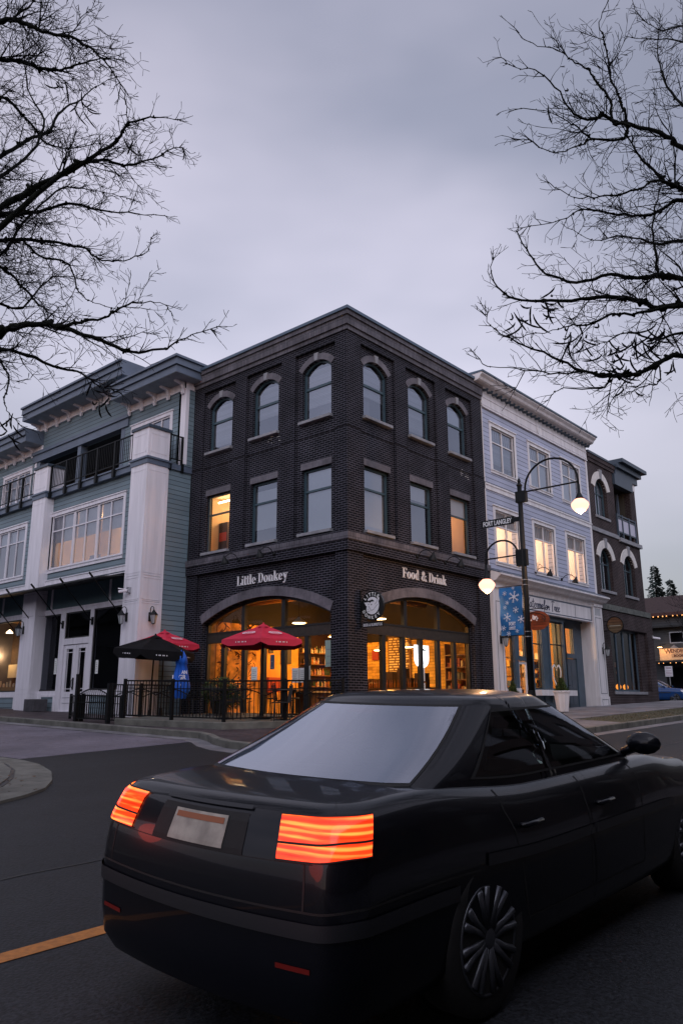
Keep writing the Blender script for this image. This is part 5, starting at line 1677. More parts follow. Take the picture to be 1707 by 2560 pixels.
mb.build('door_panel', mat('door_panel_blue', (.07, .09, .115), .5), d)
mb = MB(); mb.tube([S2.p(13.80, .62, -.04), S2.p(13.80, .62, .05), S2.p(13.92, .62, .05)], .016, 6); mb.box(S2, 13.77, 13.83, .5, .74, -.04, -.02); mb.build('door_handle', MT['dark'], d)
mb = MB(); mb.box(S2, 14.05, 14.33, .24, .30, -.035, -.02); mb.build('letter_slot', mat('copper_slot', (.35, .12, .09), .4, metal=.6), d)
# white plinth boxes under the windows
mb = MB(); mb.box(S1, 7.98, 9.25, .24, .46, -.1, .10); mb.box(S1, 7.98, 9.25, -.5, .24, -.1, .04); mb.build('stall_riser', MT['white2'], SB)
mb = MB(); mb.box(F0, 10.35, 13.25, .22, .42, -.2, .16); mb.build('window_box', MT['white2'], SB)
# warm shop interior
mb = MB()
yA, yB, zA, zB = 7.6, 15.3, -.3, 3.3
mb.quad((-.64, yA, zA), (-5, yA, zA), (-5, yA, zB), (-.64, yA, zB)); mb.quad((-.64, yB, zA), (-.64, yB, zB), (-5, yB, zB), (-5, yB, zA)); mb.quad((-5, yA, zA), (-5, yB, zA), (-5, yB, zB), (-5, yA, zB)); mb.quad((-.64, yA, zB), (-5, yA, zB), (-5, yB, zB), (-.64, yB, zB)); mb.quad((-.64, yA, zA), (-.64, yB, zA), (-5, yB, zA), (-5, yA, zA))
mb.build('room_interior', mat('golden_shop_wall', (.85, .56, .24), .8, noise=.12, nscale=1.5), SB)
point_light('shop_light', (-1.6, 8.9, 2.6), 150, (1, .66, .34), .2, SB)
point_light('shop_light', (-2.2, 11.4, 2.6), 210, (1, .58, .24), .2, SB)
mb = MB()
for sx_, (u0, u1) in enumerate(((8.1, 9.2), (10.3, 11.5), (11.9, 13.2))):
    for z in (.2, .55, .9, 1.25, 1.6): mb.box(FRx(-1.2 if sx_ else -1.0), u0, u1, z, z + .025, -.3, 0)
    mb.box(FRx(-1.2 if sx_ else -1.0), u0, u0 + .03, -.3, 1.9, -.3, 0); mb.box(FRx(-1.2 if sx_ else -1.0), u1 - .03, u1, -.3, 1.9, -.3, 0)
mb.build('shop_shelves', mat('white_wire_shelf', (.75, .62, .45), .6), SB)
mb = MB()
gm = [mat('goods_red', (.5, .10, .04), .6), mat('goods_tan', (.6, .38, .18), .6), mat('goods_dark', (.10, .05, .04), .6), mat('goods_gold', (.8, .5, .1), .6), mat('goods_blue', (.12, .2, .3), .6)]
for u0, u1 in ((8.15, 9.1), (10.35, 11.4), (11.95, 13.1)):
    for z in (.225, .575, .925, 1.275):
        u = u0
        while u < u1 - .1:
            w_ = random.uniform(.05, .16); h_ = random.uniform(.08, .26); mb.mi = random.randrange(5)
            if random.random() < .8: mb.box(FRx(-1.05), u, u + w_, z, z + h_, -.15, -.02)
            u += w_ + random.uniform(.0, .06)
mb.build('shop_goods', gm, SB)
# painted heart on the right window
t_ = thing('window_decal', 'white painted heart outline low on the right shop window', 'decal', S1.p(12.3, 1.0, -.05))
mb = MB()
def heart(s):
    P = []
    for k in range(25):
        a = 2 * pi * k / 24
        P.append((12.33 + s * .33 * sin(a) ** 3 * 1.15, .98 + s * .46 * (13 * cos(a) - 5 * cos(2 * a) - 2 * cos(3 * a) - cos(4 * a)) / 14))
    return P
A, B = heart(1.05), heart(.84)
for k in range(24): mb.prism(S1, [B[k], B[(k + 1) % 24], A[(k + 1) % 24], A[k]], -.068, -.064)
mb.build('heart_outline', mat('window_paint', (.78, .74, .70), .8), t_)
gooseneck(F0, 10.75, 4.72, 0, 'black gooseneck lamp over the words on the white shop sign, left one', .12)
gooseneck(F0, 12.9, 4.70, 0, 'black gooseneck lamp over the right part of the white shop sign', .12)
lantern(FRx(.12), 7.72, 2.05, 0, 'wall lantern on the left white pilaster of the blue shop')
lantern(FRx(.14), 15.98, 2.05, 0, 'wall lantern on the right white pilaster beside brown brick')
# oval wooden hanging sign
t_ = thing('hanging_sign', 'oval red-brown wooden sign with a white paw print over the blue shopfront', 'sign', (0, 9.29, 2.75))
WS = FLy(9.29)
wood = brick_mat('red_plank', (.26, .065, .03), (.17, .05, .025), (.05, .02, .01), bw=3, bh=.09, ms=.006, bump=.3)
mb = MB(); P = [(.69 + .49 * cos(2 * pi * k / 36), 2.76 + .335 * sin(2 * pi * k / 36)) for k in range(36)]; mb.prism(WS, P, -.02, .02); mb.build('plank_oval', wood, t_)
mb = MB()
mb.lathe(WS.p(.60, 2.86, .02), [(.075, 0), (.07, .012)], 14, axis=WS.w)
for a, b in ((-.11, -.07), (-.03, -.12 + .24), (.09, .07), (.13, .0), (.10, -.08)): mb.lathe(WS.p(.60 + a, 2.84 + b * .8, .02), [(.032, 0), (.03, .01)], 10, axis=WS.w)
mb.build('paw_print', MT['white2'], t_)
mb = MB()
for P in ([(.35, 3.0), (.6, 3.04), (.85, 2.99)], [(.86, 2.98), (1.0, 2.9), (1.03, 2.78)], [(.9, 2.85), (1.0, 2.76), (.95, 2.7)]): mb.tube([WS.p(a, b, .022) for a, b in P], .02, 5)
mb.build('carved_rim', mat('dark_carving', (.05, .02, .012), .8), t_)
mb = MB(); mb.tube([WS.p(-.0, 3.18), WS.p(1.2, 3.18)], .014, 6)
for a in (.4, 1.0): mb.tube([WS.p(a, 3.18), WS.p(a, 3.02)], .006, 5)
mb.build('bracket', MT['black'], t_)

# ================================================================ brown brick building at the right
RB = thing('brick_building', 'brown brick building with cream arched window heads at the end of the block', 'building', (0, 19, -.2))
Y2, Y3 = 16.20, 21.66
W3 = [(17.42, .62)]
def aw(c, hw, v0, v1, rise): return (c - hw, c + hw, v0, v1, rise)
hh = [aw(17.50, .66, 8.05, 9.82, .5), aw(17.45, .66, 4.72, 6.62, .5), aw(20.05, .66, 4.72, 6.62, .5), (19.05, 21.02, 7.42, 9.95)]
mb = MB(); mb.wall(F0, Y2, Y3, 4.1, 10.3, -.3, 0, hh)
mb.box(F0, Y2, 19.12, 10.3, 10.45, -.3, 0)
mb.box(Fr((0, Y3, 0), (-1, 0, 0), (0, 1, 0)), 0.001, 7, -1, 10.3, -.25, .0)
mb.build('wall', MT['brown'], RB)
mb = MB(); mb.box(F0, Y2, 19.16, 10.45, 10.62, -.4, .05); mb.box(F0, Y2, 19.2, 10.62, 10.80, -.4, .09); mb.build('parapet_course', MT['brown'], RB)
mb = MB(); mb.box(F0, Y2, 19.25, 10.80, 10.90, -.5, .13); mb.build('coping', MT['slate_d'], RB)
mb = MB()      # far corner cornice, turned to the side street
mb.box(F0, 19.2, 21.9, 10.40, 10.75, -5, .10); mb.box(F0, 19.2, 22.1, 10.75, 11.0, -5, .25); mb.box(F0, 19.3, 22.35, 11.0, 11.18, -5, .45)
mb.build('cornice', MT['slate_d'], RB)
mb = MB(); mb.box(F0, 21.05, Y3 + .02, 10.05, 10.42, -.3, .02); mb.build('frieze_block', MT['white2'], RB)
mb = MB(); mb.box(F0, 19.0, 21.16, 9.90, 10.42, -.2, .12); mb.build('balcony_beam', MT['slate_d'], RB)
mb = MB()
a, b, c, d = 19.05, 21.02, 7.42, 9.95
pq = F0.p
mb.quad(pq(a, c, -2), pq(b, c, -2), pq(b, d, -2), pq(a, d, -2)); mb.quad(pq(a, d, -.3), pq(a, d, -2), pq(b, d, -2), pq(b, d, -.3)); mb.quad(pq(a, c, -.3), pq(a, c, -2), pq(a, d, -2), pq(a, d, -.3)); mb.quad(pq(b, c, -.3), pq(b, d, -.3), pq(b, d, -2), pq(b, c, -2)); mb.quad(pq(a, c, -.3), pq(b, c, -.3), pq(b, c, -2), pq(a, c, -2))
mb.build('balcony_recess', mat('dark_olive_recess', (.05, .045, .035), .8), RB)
mb = MB(); mb.box(F0, 20.72, 20.84, 7.42, 9.9, -.6, -.5); mb.build('balcony_post', MT['slate'], RB)
mb = MB()
for z in (8.42, 7.62, 8.28): mb.box(F0, 19.05, 21.3, z, z + .06, .0, .05)
for u in (19.08, 19.65, 20.45, 21.25): mb.box(F0, u - .04, u + .04, 7.40, 8.50, -.0, .07)
mb.build('railing', MT['slate_d'], RB)
mb = MB()
for u0, u1 in ((19.12, 19.61), (19.69, 20.41), (20.49, 21.21)): mb.box(F0, u0, u1, 7.70, 8.27, .02, .03)
mb.build('railing_panel', mat('pale_balcony_panel', (.42, .42, .52), .3), RB)
mb = MB(); mb.box(F0, Y2, 19.1, 7.26, 7.44, -.1, .06); mb.box(F0, 19.1, 21.72, 7.18, 7.36, -.1, .12); mb.build('stone_band', MT['stone'], RB)
mb = MB(); mb.box(F0, Y2, 22.0, 3.86, 4.10, -.3, .10); mb.build('stone_band', mat('mossy_stone', (.10, .11, .10), .85, noise=.4), RB)
for c, v0, sp, v1 in ((17.50, 8.05, 9.32, 9.82), (17.45, 4.72, 6.12, 6.62), (20.05, 4.72, 6.12, 6.62)):
    window(RB, F0, c - .66, c + .66, v0, v1, -.16, MT['winframe'], rise=.5, fwid=.06, vert=(c,), horiz=(v0 + (sp - v0) * .86,), gl='glass_sky', blind=[(.0, .97, 'shade')] if v0 > 8 else None, rdepth=.8)
    mb = MB(); arch_band(mb, F0, c - .66, c + .66, sp, .5, .34, -.1, .045, k1=11); arch_band(mb, F0, c - .66, c + .66, sp, .5, .34, -.1, .045, k0=13); mb.build('arch_head', MT['cream'], RB)
    mb = MB(); mb.prism(F0, [(c - .09, v1 - .01), (c + .09, v1 - .01), (c + .14, v1 + .44), (c - .14, v1 + .44)], -.1, .08); mb.build('keystone', MT['stone'], RB)
    mb = MB(); mb.box(F0, c - .78, c + .78, v0 - .12, v0, -.2, .06); mb.build('sill', MT['stone'], RB, bevel=.008)
# ground floor with deep shop window
mb = MB(); mb.wall(F0, Y2, 22.2, -.6, 3.86, -.5, .04, [(17.15, 21.42, .42, 3.12)]); mb.build('wall', MT['brown'], RB)
mb = MB(); mb.box(Fr((0, 22.2, 0), (-1, 0, 0), (0, 1, 0)), -.03, 7, -.6, 4.05, -.3, .0); mb.build('wall', MT['brown'], RB)
mb = MB(); mb.box(F0, 17.1, 20.75, .30, .42, -.5, .09); mb.build('sill', MT['stone'], RB, bevel=.01)
mb = MB(); mb.box(F0, 20.62, 21.42, .42, 3.12, -.52, -.1); mb.box(F0, 20.6, 21.5, .2, .46, -.5, .035); mb.build('brick_pier', MT['brown'], RB)
window(RB, F0, 17.15, 20.62, .42, 3.12, -.22, MT['shopblue'], fwid=.09, vert=(18.35, 19.15, 19.95), hw=.11, gl='glass_dark', room='roomblack', rdepth=2.4)
for i, (u, lab) in enumerate(((17.45, 'round orange lamp at the left end of the dark brick shop window'), (18.75, 'round orange lamp in the middle of the dark brick shop window'), (19.55, 'round orange lamp at the right of the dark brick shop window'))):
    t_ = thing('window_lamp', lab, 'lamp', F0.p(u, .5, -.45), group='orange globe lamps in the shop window')
    mb = MB(); mb.lathe(F0.p(u, .46, -.45), [(.05, 0), (.04, .03), (.05, .045)], 10); mb.build('base', MT['dark'], t_)
    mb = MB(); mb.lathe(F0.p(u, .50, -.45), [(.03, 0), (.095, .05), (.12, .13), (.095, .21), (.03, .25)], 14); mb.build('globe', emis('orange_globe', (1, .30, .03), 3.2), t_, smooth=True)
mb = MB(); mb.lathe(F0.p(18.0, 2.35, -.8), [(.13, 0), (.05, .03)], 10); mb.build('shop_light', emis('cool_spot', (.8, .9, 1), 5), RB)
mb = MB()
for u, z, s_ in ((17.9, .45, .2), (18.1, .9, .12), (18.0, 1.3, .1), (19.2, 1.5, .14), (19.3, 1.2, .1)): mb.lathe(F0.p(u, z, -.7), [(.02, 0), (s_ * .5, s_ * .5), (.03, s_ * 1.6)], 8)
mb.build('shop_goods', mat('pale_ornament', (.6, .35, .25), .5), RB)
t_ = thing('hanging_sign', 'round wooden sign on a bracket at the left of the brown brick wall', 'sign', (0, 16.52, 3.1))
WS = FLy(16.52)
mb = MB(); P = [(.54 + .35 * cos(2 * pi * k / 30), 3.13 + .34 * sin(2 * pi * k / 30)) for k in range(30)]; mb.prism(WS, P, -.02, .02)
mb.build('plank_disc', brick_mat('weathered_plank', (.14, .06, .03), (.10, .08, .05), (.02, .015, .01), bw=3, bh=.12, ms=.01, bump=.3), t_)
mb = MB()
for k in range(30):
    a0, a1 = 2 * pi * k / 30, 2 * pi * (k + 1) / 30
    mb.prism(WS, [(.54 + .33 * cos(a0), 3.13 + .32 * sin(a0)), (.54 + .33 * cos(a1), 3.13 + .32 * sin(a1)), (.54 + .37 * cos(a1), 3.13 + .36 * sin(a1)), (.54 + .37 * cos(a0), 3.13 + .36 * sin(a0))], -.03, .03)
mb.build('iron_rim', MT['black'], t_)
mb = MB(); mb.tube([WS.p(0, 3.3), WS.p(.25, 3.3)], .015, 6); mb.tube([WS.p(0, 2.9), WS.p(.28, 2.9)], .015, 6); mb.build('bracket', MT['black'], t_)
mb = MB(); mb.box(WS, .3, .78, 3.08, 3.115, .02, .026); mb.build('pale_stripe', mat('pale_stripe', (.3, .28, .22), .8), t_)
t_ = thing('security_camera', 'small white camera high on the corner of the brown brick shop', 'camera', (0, 22.1, 2.9))
mb = MB(); mb.tube([(.06, 22.1, 2.95), (.32, 22.3, 2.9)], .05, 8); mb.build('camera_body', MT['white'], t_)
mb = MB(); mb.box(F0, 22.02, 22.15, 2.9, 3.05, .04, .08); mb.build('mount', MT['steel'], t_)
# block behind, closing the view over the roofs

# ================================================================ bookshop across the cross street
KB = thing('shop_building', 'dark grey clapboard bookshop with string lights far down the street', 'building', (-4, 46, -.1))
FW = FLy(45.16)
ksid = siding_mat('grey_clapboard', (.045, .048, .052), pitch=.17)
mb = MB(); mb.wall(FW, -13, 6, -.3, 6.3, -.3, 0, [(-6.97, -4.6, 4.25, 5.12), (-7.45, -3.2, -.1, 2.55)]); mb.build('wall', ksid, KB)
mb = MB(); mb.add([FW.p(-13, 6.3, .5), FW.p(6, 6.45, .5), FW.p(6, 8.2, -3), FW.p(-13, 8.2, -3)], [(0, 1, 2, 3)]); mb.build('roof', mat('rust_roof', (.03, .014, .013), .8, noise=.3), KB)
mb = MB(); mb.box(FW, -13, 6, 6.3, 6.55, -.2, .5); mb.build('gutter', mat('rust_gutter', (.06, .02, .016), .6), KB)
mb = MB(); mb.box(FW, -13, 6, 5.42, 5.56, -.1, .7); mb.build('pent_eave', MT['dark'], KB)
window(KB, FW, -6.97, -4.6, 4.25, 5.12, -.03, MT['steel'], fwid=.08, vert=(-5.95,), gl='glass_dark', room='roomdark')
window(KB, FW, -7.45, -3.2, -.1, 2.55, -.2, MT['dark'], fwid=.08, vert=(-6.1, -4.6), gl='glass_dark', room='roomdark', rdepth=2)
mb = MB(); mb.add([FW.p(-8.2, 2.94, .0), FW.p(2, 2.94, 0), FW.p(2, 2.80, 1.3), FW.p(-8.2, 2.80, 1.3), FW.p(-8.2, 3.05, 0), FW.p(2, 3.05, 0), FW.p(2, 2.92, 1.3), FW.p(-8.2, 2.92, 1.3)], [(0, 1, 2, 3), (4, 7, 6, 5), (0, 3, 7, 4), (3, 2, 6, 7)]); mb.build('awning', MT['dark'], KB)
amb = emis('amber_bulb', (1, .42, .12), 2.2)
mb = MB()
for k in range(16):
    u = -8.2 + k * .36 + random.uniform(-.08, .08)
    mb.lathe(FW.p(u, 6.22, .52), [(.03, 0), (.055, .04), (.02, .09)], 6)
for k in range(12):
    u = -7.9 + k * .42 + random.uniform(-.08, .08); mb.lathe(FW.p(u, 2.72, 1.32), [(.02, 0), (.035, .03), (.02, .06)], 6)
mb.build('string_lights', amb, KB)
t_ = thing('shop_sign', 'lit orange bookshop sign reading WENDEL and BOOKS under an angled lamp', 'sign', FW.p(-6.5, 3.4, .3))
mb = MB(); mb.box(FW, -7.72, -3.6, 2.98, 3.86, .1, .22)
mb.build('sign_panel', mat('cream_sign', (.80, .52, .28), .6, noise=.1), t_)
mb = MB(); mb.prism(FW, [(-6.95, 3.86), (-6.3, 3.86), (-6.62, 4.12)], .1, .22); mb.build('sign_peak', MT['stone'], t_)
mb = MB()
put_text(mb, FW, -7.35, 3.50, .225, 'W', .50, ext=.005, off=.01)
put_text(mb, FW, -6.88, 3.55, .225, "ENDEL'S", .36, ext=.005, off=.01, sx=.95)
put_text(mb, FW, -6.70, 3.26, .225, 'BOOKS', .20, ext=.005, off=.01, sx=1.3)
for q in ((-6.82, -5.55, 3.22, 3.24), (-6.82, -5.55, 3.44, 3.46), (-6.82, -6.80, 3.22, 3.46), (-5.57, -5.55, 3.22, 3.46)): mb.box(FW, q[0], q[1], q[2], q[3], .22, .23)
mb.build('lettering', mat('brown_letters', (.12, .03, .015), .6), t_)
mb = MB(); mb.tube([FW.p(-7.3, 4.2, 0), FW.p(-7.4, 4.2, .7), FW.p(-7.45, 4.05, .8)], .02, 6); mb.lathe(FW.p(-7.45, 3.95, .8), [(.2, 0), (.04, .12)], 12); mb.build('sign_lamp_arm', MT['black'], t_)
mb = MB(); mb.lathe(FW.p(-7.45, 3.93, .8), [(.12, 0), (.16, .02)], 12); mb.build('sign_lamp_bulb', emis('sign_bulb', (1, .6, .25), 18), t_)
point_light('sign_light', FW.p(-7.3, 3.85, .75), 14, (1, .50, .18), .1, t_)
point_light('sign_light', FW.p(-5.2, 3.9, .9), 14, (1, .50, .18), .1, t_)
# parking sign
t_ = thing('street_sign', 'white parking sign with lines of print on a grey post before the bookshop', 'sign', (-6.2, 42, -.1))
FP = FLy(42)
mb = MB(); mb.tube([(-6.15, 42.05, -.2), (-6.15, 42.05, 2.45)], .035, 6); mb.build('post', MT['steel'], t_)
mb = MB(); mb.box(FP, -6.42, -5.90, 1.72, 2.44, 0, .02); mb.build('plate', MT['white2'], t_)
mb = MB()
for z in (2.36, 2.28, 2.12, 2.02, 1.92, 1.82): mb.box(FP, -6.36, -5.97, z - .018, z + .012, .02, .025)
mb.build('print', mat('plum_print', (.25, .10, .15), .7), t_)

# ================================================================ trees beyond
def spruce(x, y, z0, h, r, label, seed):
    rnd = random.Random(seed)
    t_ = thing('conifer_tree', label, 'tree', (x, y, z0))
    m_ = MB(); m_.tube([(x, y, z0), (x, y, z0 + h * .5), (x, y, z0 + h)], [r * .07, r * .04, .02], 6); m_.build('trunk', MT['bark'], t_)
    m_ = MB()
    nt_ = int(h * 5)
    for k in range(nt_):
        f = k / nt_
        z = z0 + h * (.08 + .92 * f)
        R = r * (1 - f) ** 1.0 * (.65 + .5 * rnd.random()) + .12
        for j in range(int(9 + 9 * (1 - f))):
            a = rnd.uniform(0, 6.28); L = R * rnd.uniform(.55, 1.12)
            for s_ in range(int(3 + L * 3.2)):
                q = (s_ + rnd.random()) / (3 + L * 3.2) * L
                px, py, pz = x + q * cos(a), y + q * sin(a), z - q * .22 + .10 * q * q / max(L, .1) + rnd.uniform(-.12, .12)
                e = rnd.uniform(.2, .42); b_ = a + rnd.uniform(-1.1, 1.1)
                m_.add([(px, py, pz), (px + e * cos(b_), py + e * sin(b_), pz - e * .25 + rnd.uniform(-.05, .05)), (px + e * .8 * cos(b_ + .6), py + e * .8 * sin(b_ + .6), pz - e * .55)], [(0, 1, 2)])
    m_.build('crown', MT['needle'], t_)
MT['needle'] = mat('spruce_needles', (.018, .034, .030), .9, noise=.5, nscale=1.5)
spruce(-12.85, 60.3, -.2, 13.1, 3.6, 'tall dark conifer rising behind the bookshop roof', 3)
spruce(-14.3, 63.5, -.2, 9.4, 2.4, 'shorter dark conifer just left of the tall one', 5)
spruce(-11.7, 61.0, -.2, 11.7, 1.9, 'second conifer top just right of the tall one', 8)
spruce(33, -36, -2.0, 16, 4.2, 'tall conifer across the street behind the viewer', 11)
spruce(25, -44, -2.0, 14, 4.0, 'conifer behind the viewer beside the taller one', 12)
spruce(40, -22, -2.0, 15, 4.5, 'broad conifer behind the viewer on the right', 13)

# ================================================================ street lamp with two globes, banner and street name
SLX, SLY = 4.6, 1.22
zg = gz(SLX, SLY) + .14
LP = thing('street_lamp', 'tall black street lamp with two lit globes on arched arms', 'street lamp', (SLX, SLY, zg))
mb = MB(); mb.lathe((SLX, SLY, zg), [(.19, 0), (.19, .12), (.16, .18), (.15, .55), (.12, .62), (.10, .75), (.085, .9)], 16)
mb.build('base', MT['black'], LP)
mb = MB(); mb.tube([(SLX, SLY, zg + .8), (SLX, SLY, 2.2), (SLX, SLY, 5.25)], [.078, .070, .055], 14); mb.build('pole', MT['black'], LP, smooth=True)
mb = MB(); mb.lathe((SLX, SLY, 5.22), [(.06, 0), (.08, .02), (.05, .06), (.03, .09), (.045, .13), (.03, .18), (.004, .22)], 12); mb.build('finial', MT['black'], LP)
FPn = FLy(SLY)
for q in ((4.5, 4.78, 4.80, 5.08), (4.42, 4.70, 3.22, 3.62)): mb = MB(); mb.box(FPn, *q, -.06, .06); mb.build('arm_clamp', MT['black'], LP)
def arch_arm(x0, x1, zb, dz, drop, zbar, r):
    m_ = MB(); c = (x0 + x1) / 2; R = (x1 - x0) / 2
    P = [(x0, SLY, zb - drop)] + [(c - R * cos(a), SLY, zb + dz * sin(a)) for a in [pi * k / 16 for k in range(17)]]
    P.append((x1, SLY, zb - (.12 if x1 > SLX else drop)))
    m_.tube(P, r, 8)
    m_.tube([(x0, SLY, zbar), (x1, SLY, zbar)], r * .8, 8)
    return m_
arch_arm(4.75, 6.13, 5.10, .66, .28, 5.05, .026).build('arm', MT['black'], LP, smooth=True)
m_ = MB(); c, R = (3.545 + 4.46) / 2, (4.46 - 3.545) / 2
m_.tube([(4.46, SLY, 3.20)] + [(c + R * cos(a), SLY, 3.50 + .42 * sin(a)) for a in [pi * k / 16 for k in range(17)]] + [(3.545, SLY, 3.18)], .024, 8)
m_.tube([(3.545, SLY, 3.49), (4.46, SLY, 3.50)], .019, 8); m_.build('arm', MT['black'], LP, smooth=True)
glow = emis('lamp_globe', (1, .40, .275), 2.6)
for gx, gzt, nm in ((6.135, 4.62, 'up'), (3.545, 2.99, 'lo')):
    m_ = MB(); m_.lathe((gx, SLY, gzt), [(.10, 0), (.095, .03), (.06, .10), (.035, .16), (.03, .36)], 14); m_.build('lamp_hood', MT['black'], LP, smooth=True)
    m_ = MB(); m_.lathe((gx, SLY, gzt - .36), [(.008, 0), (.06, .03), (.13, .085), (.18, .15), (.205, .215), (.195, .265), (.145, .32), (.10, .36)], 24)
    o = m_.build('globe', glow, LP, smooth=True)
    point_light('lamp_light', (gx, SLY, gzt - .43), 190 if nm == 'lo' else 190, (1, .52, .22), .06, LP)
t_ = thing('street_sign', 'black street name sign reading FORT LANGLEY on the lamp post', 'sign', (3.95, SLY, 4.4))
mb = MB(); mb.box(FPn, 3.47, 4.40, 4.30, 4.49, -.012, .012); mb.build('plate', MT['black'], t_)
mb = MB(); mb.box(FPn, 4.38, 4.56, 4.34, 4.45, -.02, .02); mb.build('bracket', MT['black'], t_)
mb = MB(); put_text(mb, FPn, 3.93, 4.338, .0135, 'FORT LANGLEY', .165, ext=.001, off=.005, align='CENTER', sx=.70, space=1.0); mb.build('lettering', mat('sign_white2', (.7, .7, .7), .5), t_)
# banner
t_ = thing('banner', 'blue street banner with white snowflakes hanging from the lamp post', 'banner', (4.2, SLY, 2.1))
mb = MB()
NU, NV = 8, 14
def bpt(i, j): return (3.89 + .615 * i / NU, SLY - .02 + .018 * sin(j * .9 + i * .5), 1.56 + 1.17 * j / NV)
P = [bpt(i, j) for j in range(NV + 1) for i in range(NU + 1)]
P += [(x, y + .004, z) for x, y, z in P]
N1 = (NU + 1) * (NV + 1)
F = []
for j in range(NV):
    for i in range(NU):
        a = j * (NU + 1) + i
        F.append((a, a + 1, a + NU + 2, a + NU + 1)); F.append((N1 + a, N1 + a + NU + 1, N1 + a + NU + 2, N1 + a + 1))
mb.add(P, F); mb.build('cloth', mat('banner_blue', (.010, .13, .33), .6, noise=.25, nscale=3), t_, smooth=True)
FBn = Fr((0, SLY - .043, 0), (1, 0, 0), (0, -1, 0))
mb = MB()
def flake(u, v, r, arms=6):
    for k in range(arms):
        a = 2 * pi * k / arms + .3
        d = (cos(a), sin(a)); e = (-d[1], d[0]); w_ = r * .10
        mb.prism(FBn, [(u - e[0] * w_, v - e[1] * w_), (u + d[0] * r - e[0] * w_ * .5, v + d[1] * r - e[1] * w_ * .5), (u + d[0] * r + e[0] * w_ * .5, v + d[1] * r + e[1] * w_ * .5), (u + e[0] * w_, v + e[1] * w_)], 0, .003)
        if r > .04:
            for q in (.55, .8):
                for s_ in (1, -1):
                    b_ = a + s_ * .9; f = (cos(b_), sin(b_)); g = (-f[1], f[0]); L = r * .32
                    bx_, by_ = u + d[0] * r * q, v + d[1] * r * q
                    mb.prism(FBn, [(bx_ - g[0] * w_ * .7, by_ - g[1] * w_ * .7), (bx_ + f[0] * L, by_ + f[1] * L), (bx_ + g[0] * w_ * .7, by_ + g[1] * w_ * .7)], 0, .0035)
    mb.prism(FBn, [(u + r * .3 * cos(k), v + r * .3 * sin(k)) for k in [2 * pi * q / 8 for q in range(8)]], 0, .0032)
for u, v, r in ((4.30, 2.48, .145), (4.05, 2.58, .06), (4.11, 2.35, .055), (4.04, 2.24, .05), (4.33, 2.16, .08), (4.09, 2.00, .105), (4.46, 1.93, .095), (3.98, 1.74, .065), (4.34, 1.65, .05), (4.11, 1.60, .06), (4.29, 2.70, .045)): mb = MB(); flake(u, v, r); mb.build('snowflake', MT['white'], t_)
mb = MB()
put_text(mb, FBn, 4.215, 1.795, 0, 'FORT', .098, ext=.002, off=.004, align='CENTER', sx=.72)
put_text(mb, FBn, 4.215, 1.72, 0, 'LANGLEY', .068, ext=.002, off=.003, align='CENTER', sx=.58)
mb.box(FBn, 4.12, 4.31, 1.695, 1.705, 0, .003); mb.box(FBn, 4.12, 4.31, 1.87, 1.88, 0, .003)
mb.build('lettering', MT['white'], t_)
for z in (2.745, 1.55): mb = MB(); mb.tube([(3.87, SLY - .02, z), (4.60, SLY, z)], .010, 6); mb.build('banner_arm', MT['black'], t_)
for z in (2.86, 2.74, 1.62, 1.50): mb = MB(); mb.lathe((SLX, SLY, z), [(.078, 0), (.078, .014)], 14); mb.build('pole_band', MT['steel'], t_)

# ================================================================ terrace: raised slab, fence, umbrellas, plants
PAT = [(-4.75, -3.86), (-1.15, -3.25), (.30, -.45), (.30, -.02), (-4.75, -.02)]
mb = MB(); slab(mb, PAT, .30, .0); struct(mb.build('terrace', MT['concrete'], bevel=.015))
def fence_run(P, h, label, arches=False, posts=None, base=.30):
    t_ = thing('iron_fence', label, 'fence', (P[0][0], P[0][1], gz(*P[0]) + base), group='black iron terrace fences')
    for (x0, y0), (x1, y1) in zip(P, P[1:]):
        L = sqrt((x1 - x0) ** 2 + (y1 - y0) ** 2)
        ux = Vector(((x1 - x0) / L, (y1 - y0) / L, 0))
        z_ = min(gz(x0, y0), gz(x1, y1)) + base
        zA = gz(x0, y0) + base
        sl = (gz(x1, y1) - gz(x0, y0)) / L
        ft = Fr((x0, y0, zA), ux + Vector((0, 0, sl)), Vector((ux.y, -ux.x, 0)))
        m_ = MB()
        m_.box(ft, 0, L, h - .04, h, -.02, .02); m_.box(ft, 0, L, .07, .10, -.015, .015)
        m_.box(ft, 0, L, h - .22, h - .20, -.008, .008)
        m_.build('rail', MT['black'], t_)
        m_ = MB()
        n = max(2, int(L / .105))
        for k in range(1, n): u = L * k / n; m_.box(ft, u - .008, u + .008, .10, h - .04, -.008, .008)
        m_.build('balusters', MT['black'], t_)
        if arches:
            m_ = MB(); na = max(1, round(L / 1.05))
            for q in range(na):
                a, b = L * q / na, L * (q + 1) / na
                m_.tube([ft.p(a + (b - a) * k / 10, h - .38 + .15 * sin(pi * k / 10), 0) for k in range(11)], .014, 5)
            m_.build('arched_rail', MT['black'], t_)
        np_ = max(1, round(L / 1.4))
        for k in range(np_ + 1):
            m_ = MB(); u = L * k / np_; m_.box(ft, u - .035, u + .035, 0, h + .03, -.035, .035); m_.build('post', MT['black'], t_)
    return t_
fence_run([(-4.55, -3.72), (-1.25, -3.12), ], .98, 'black iron fence along the raised terrace kerb in front of the red umbrella', True)
fence_run([(-1.25, -3.12), (.16, -.40)], .98, 'black iron fence running back from the terrace corner to the brick pillar', True)
fence_run([(-6.55, -3.74), (-4.6, -3.74)], .72, 'low black iron fence left of the black umbrella', False, base=.15)
fence_run([(-7.85, -3.35), (-6.7, -3.70)], .68, 'short low black iron fence panel at the far left of the terrace', False, base=.15)
fence_run([(-7.3, -2.3), (-4.7, -2.1)], .98, 'black iron fence behind beside the white pillar', True, base=.15)
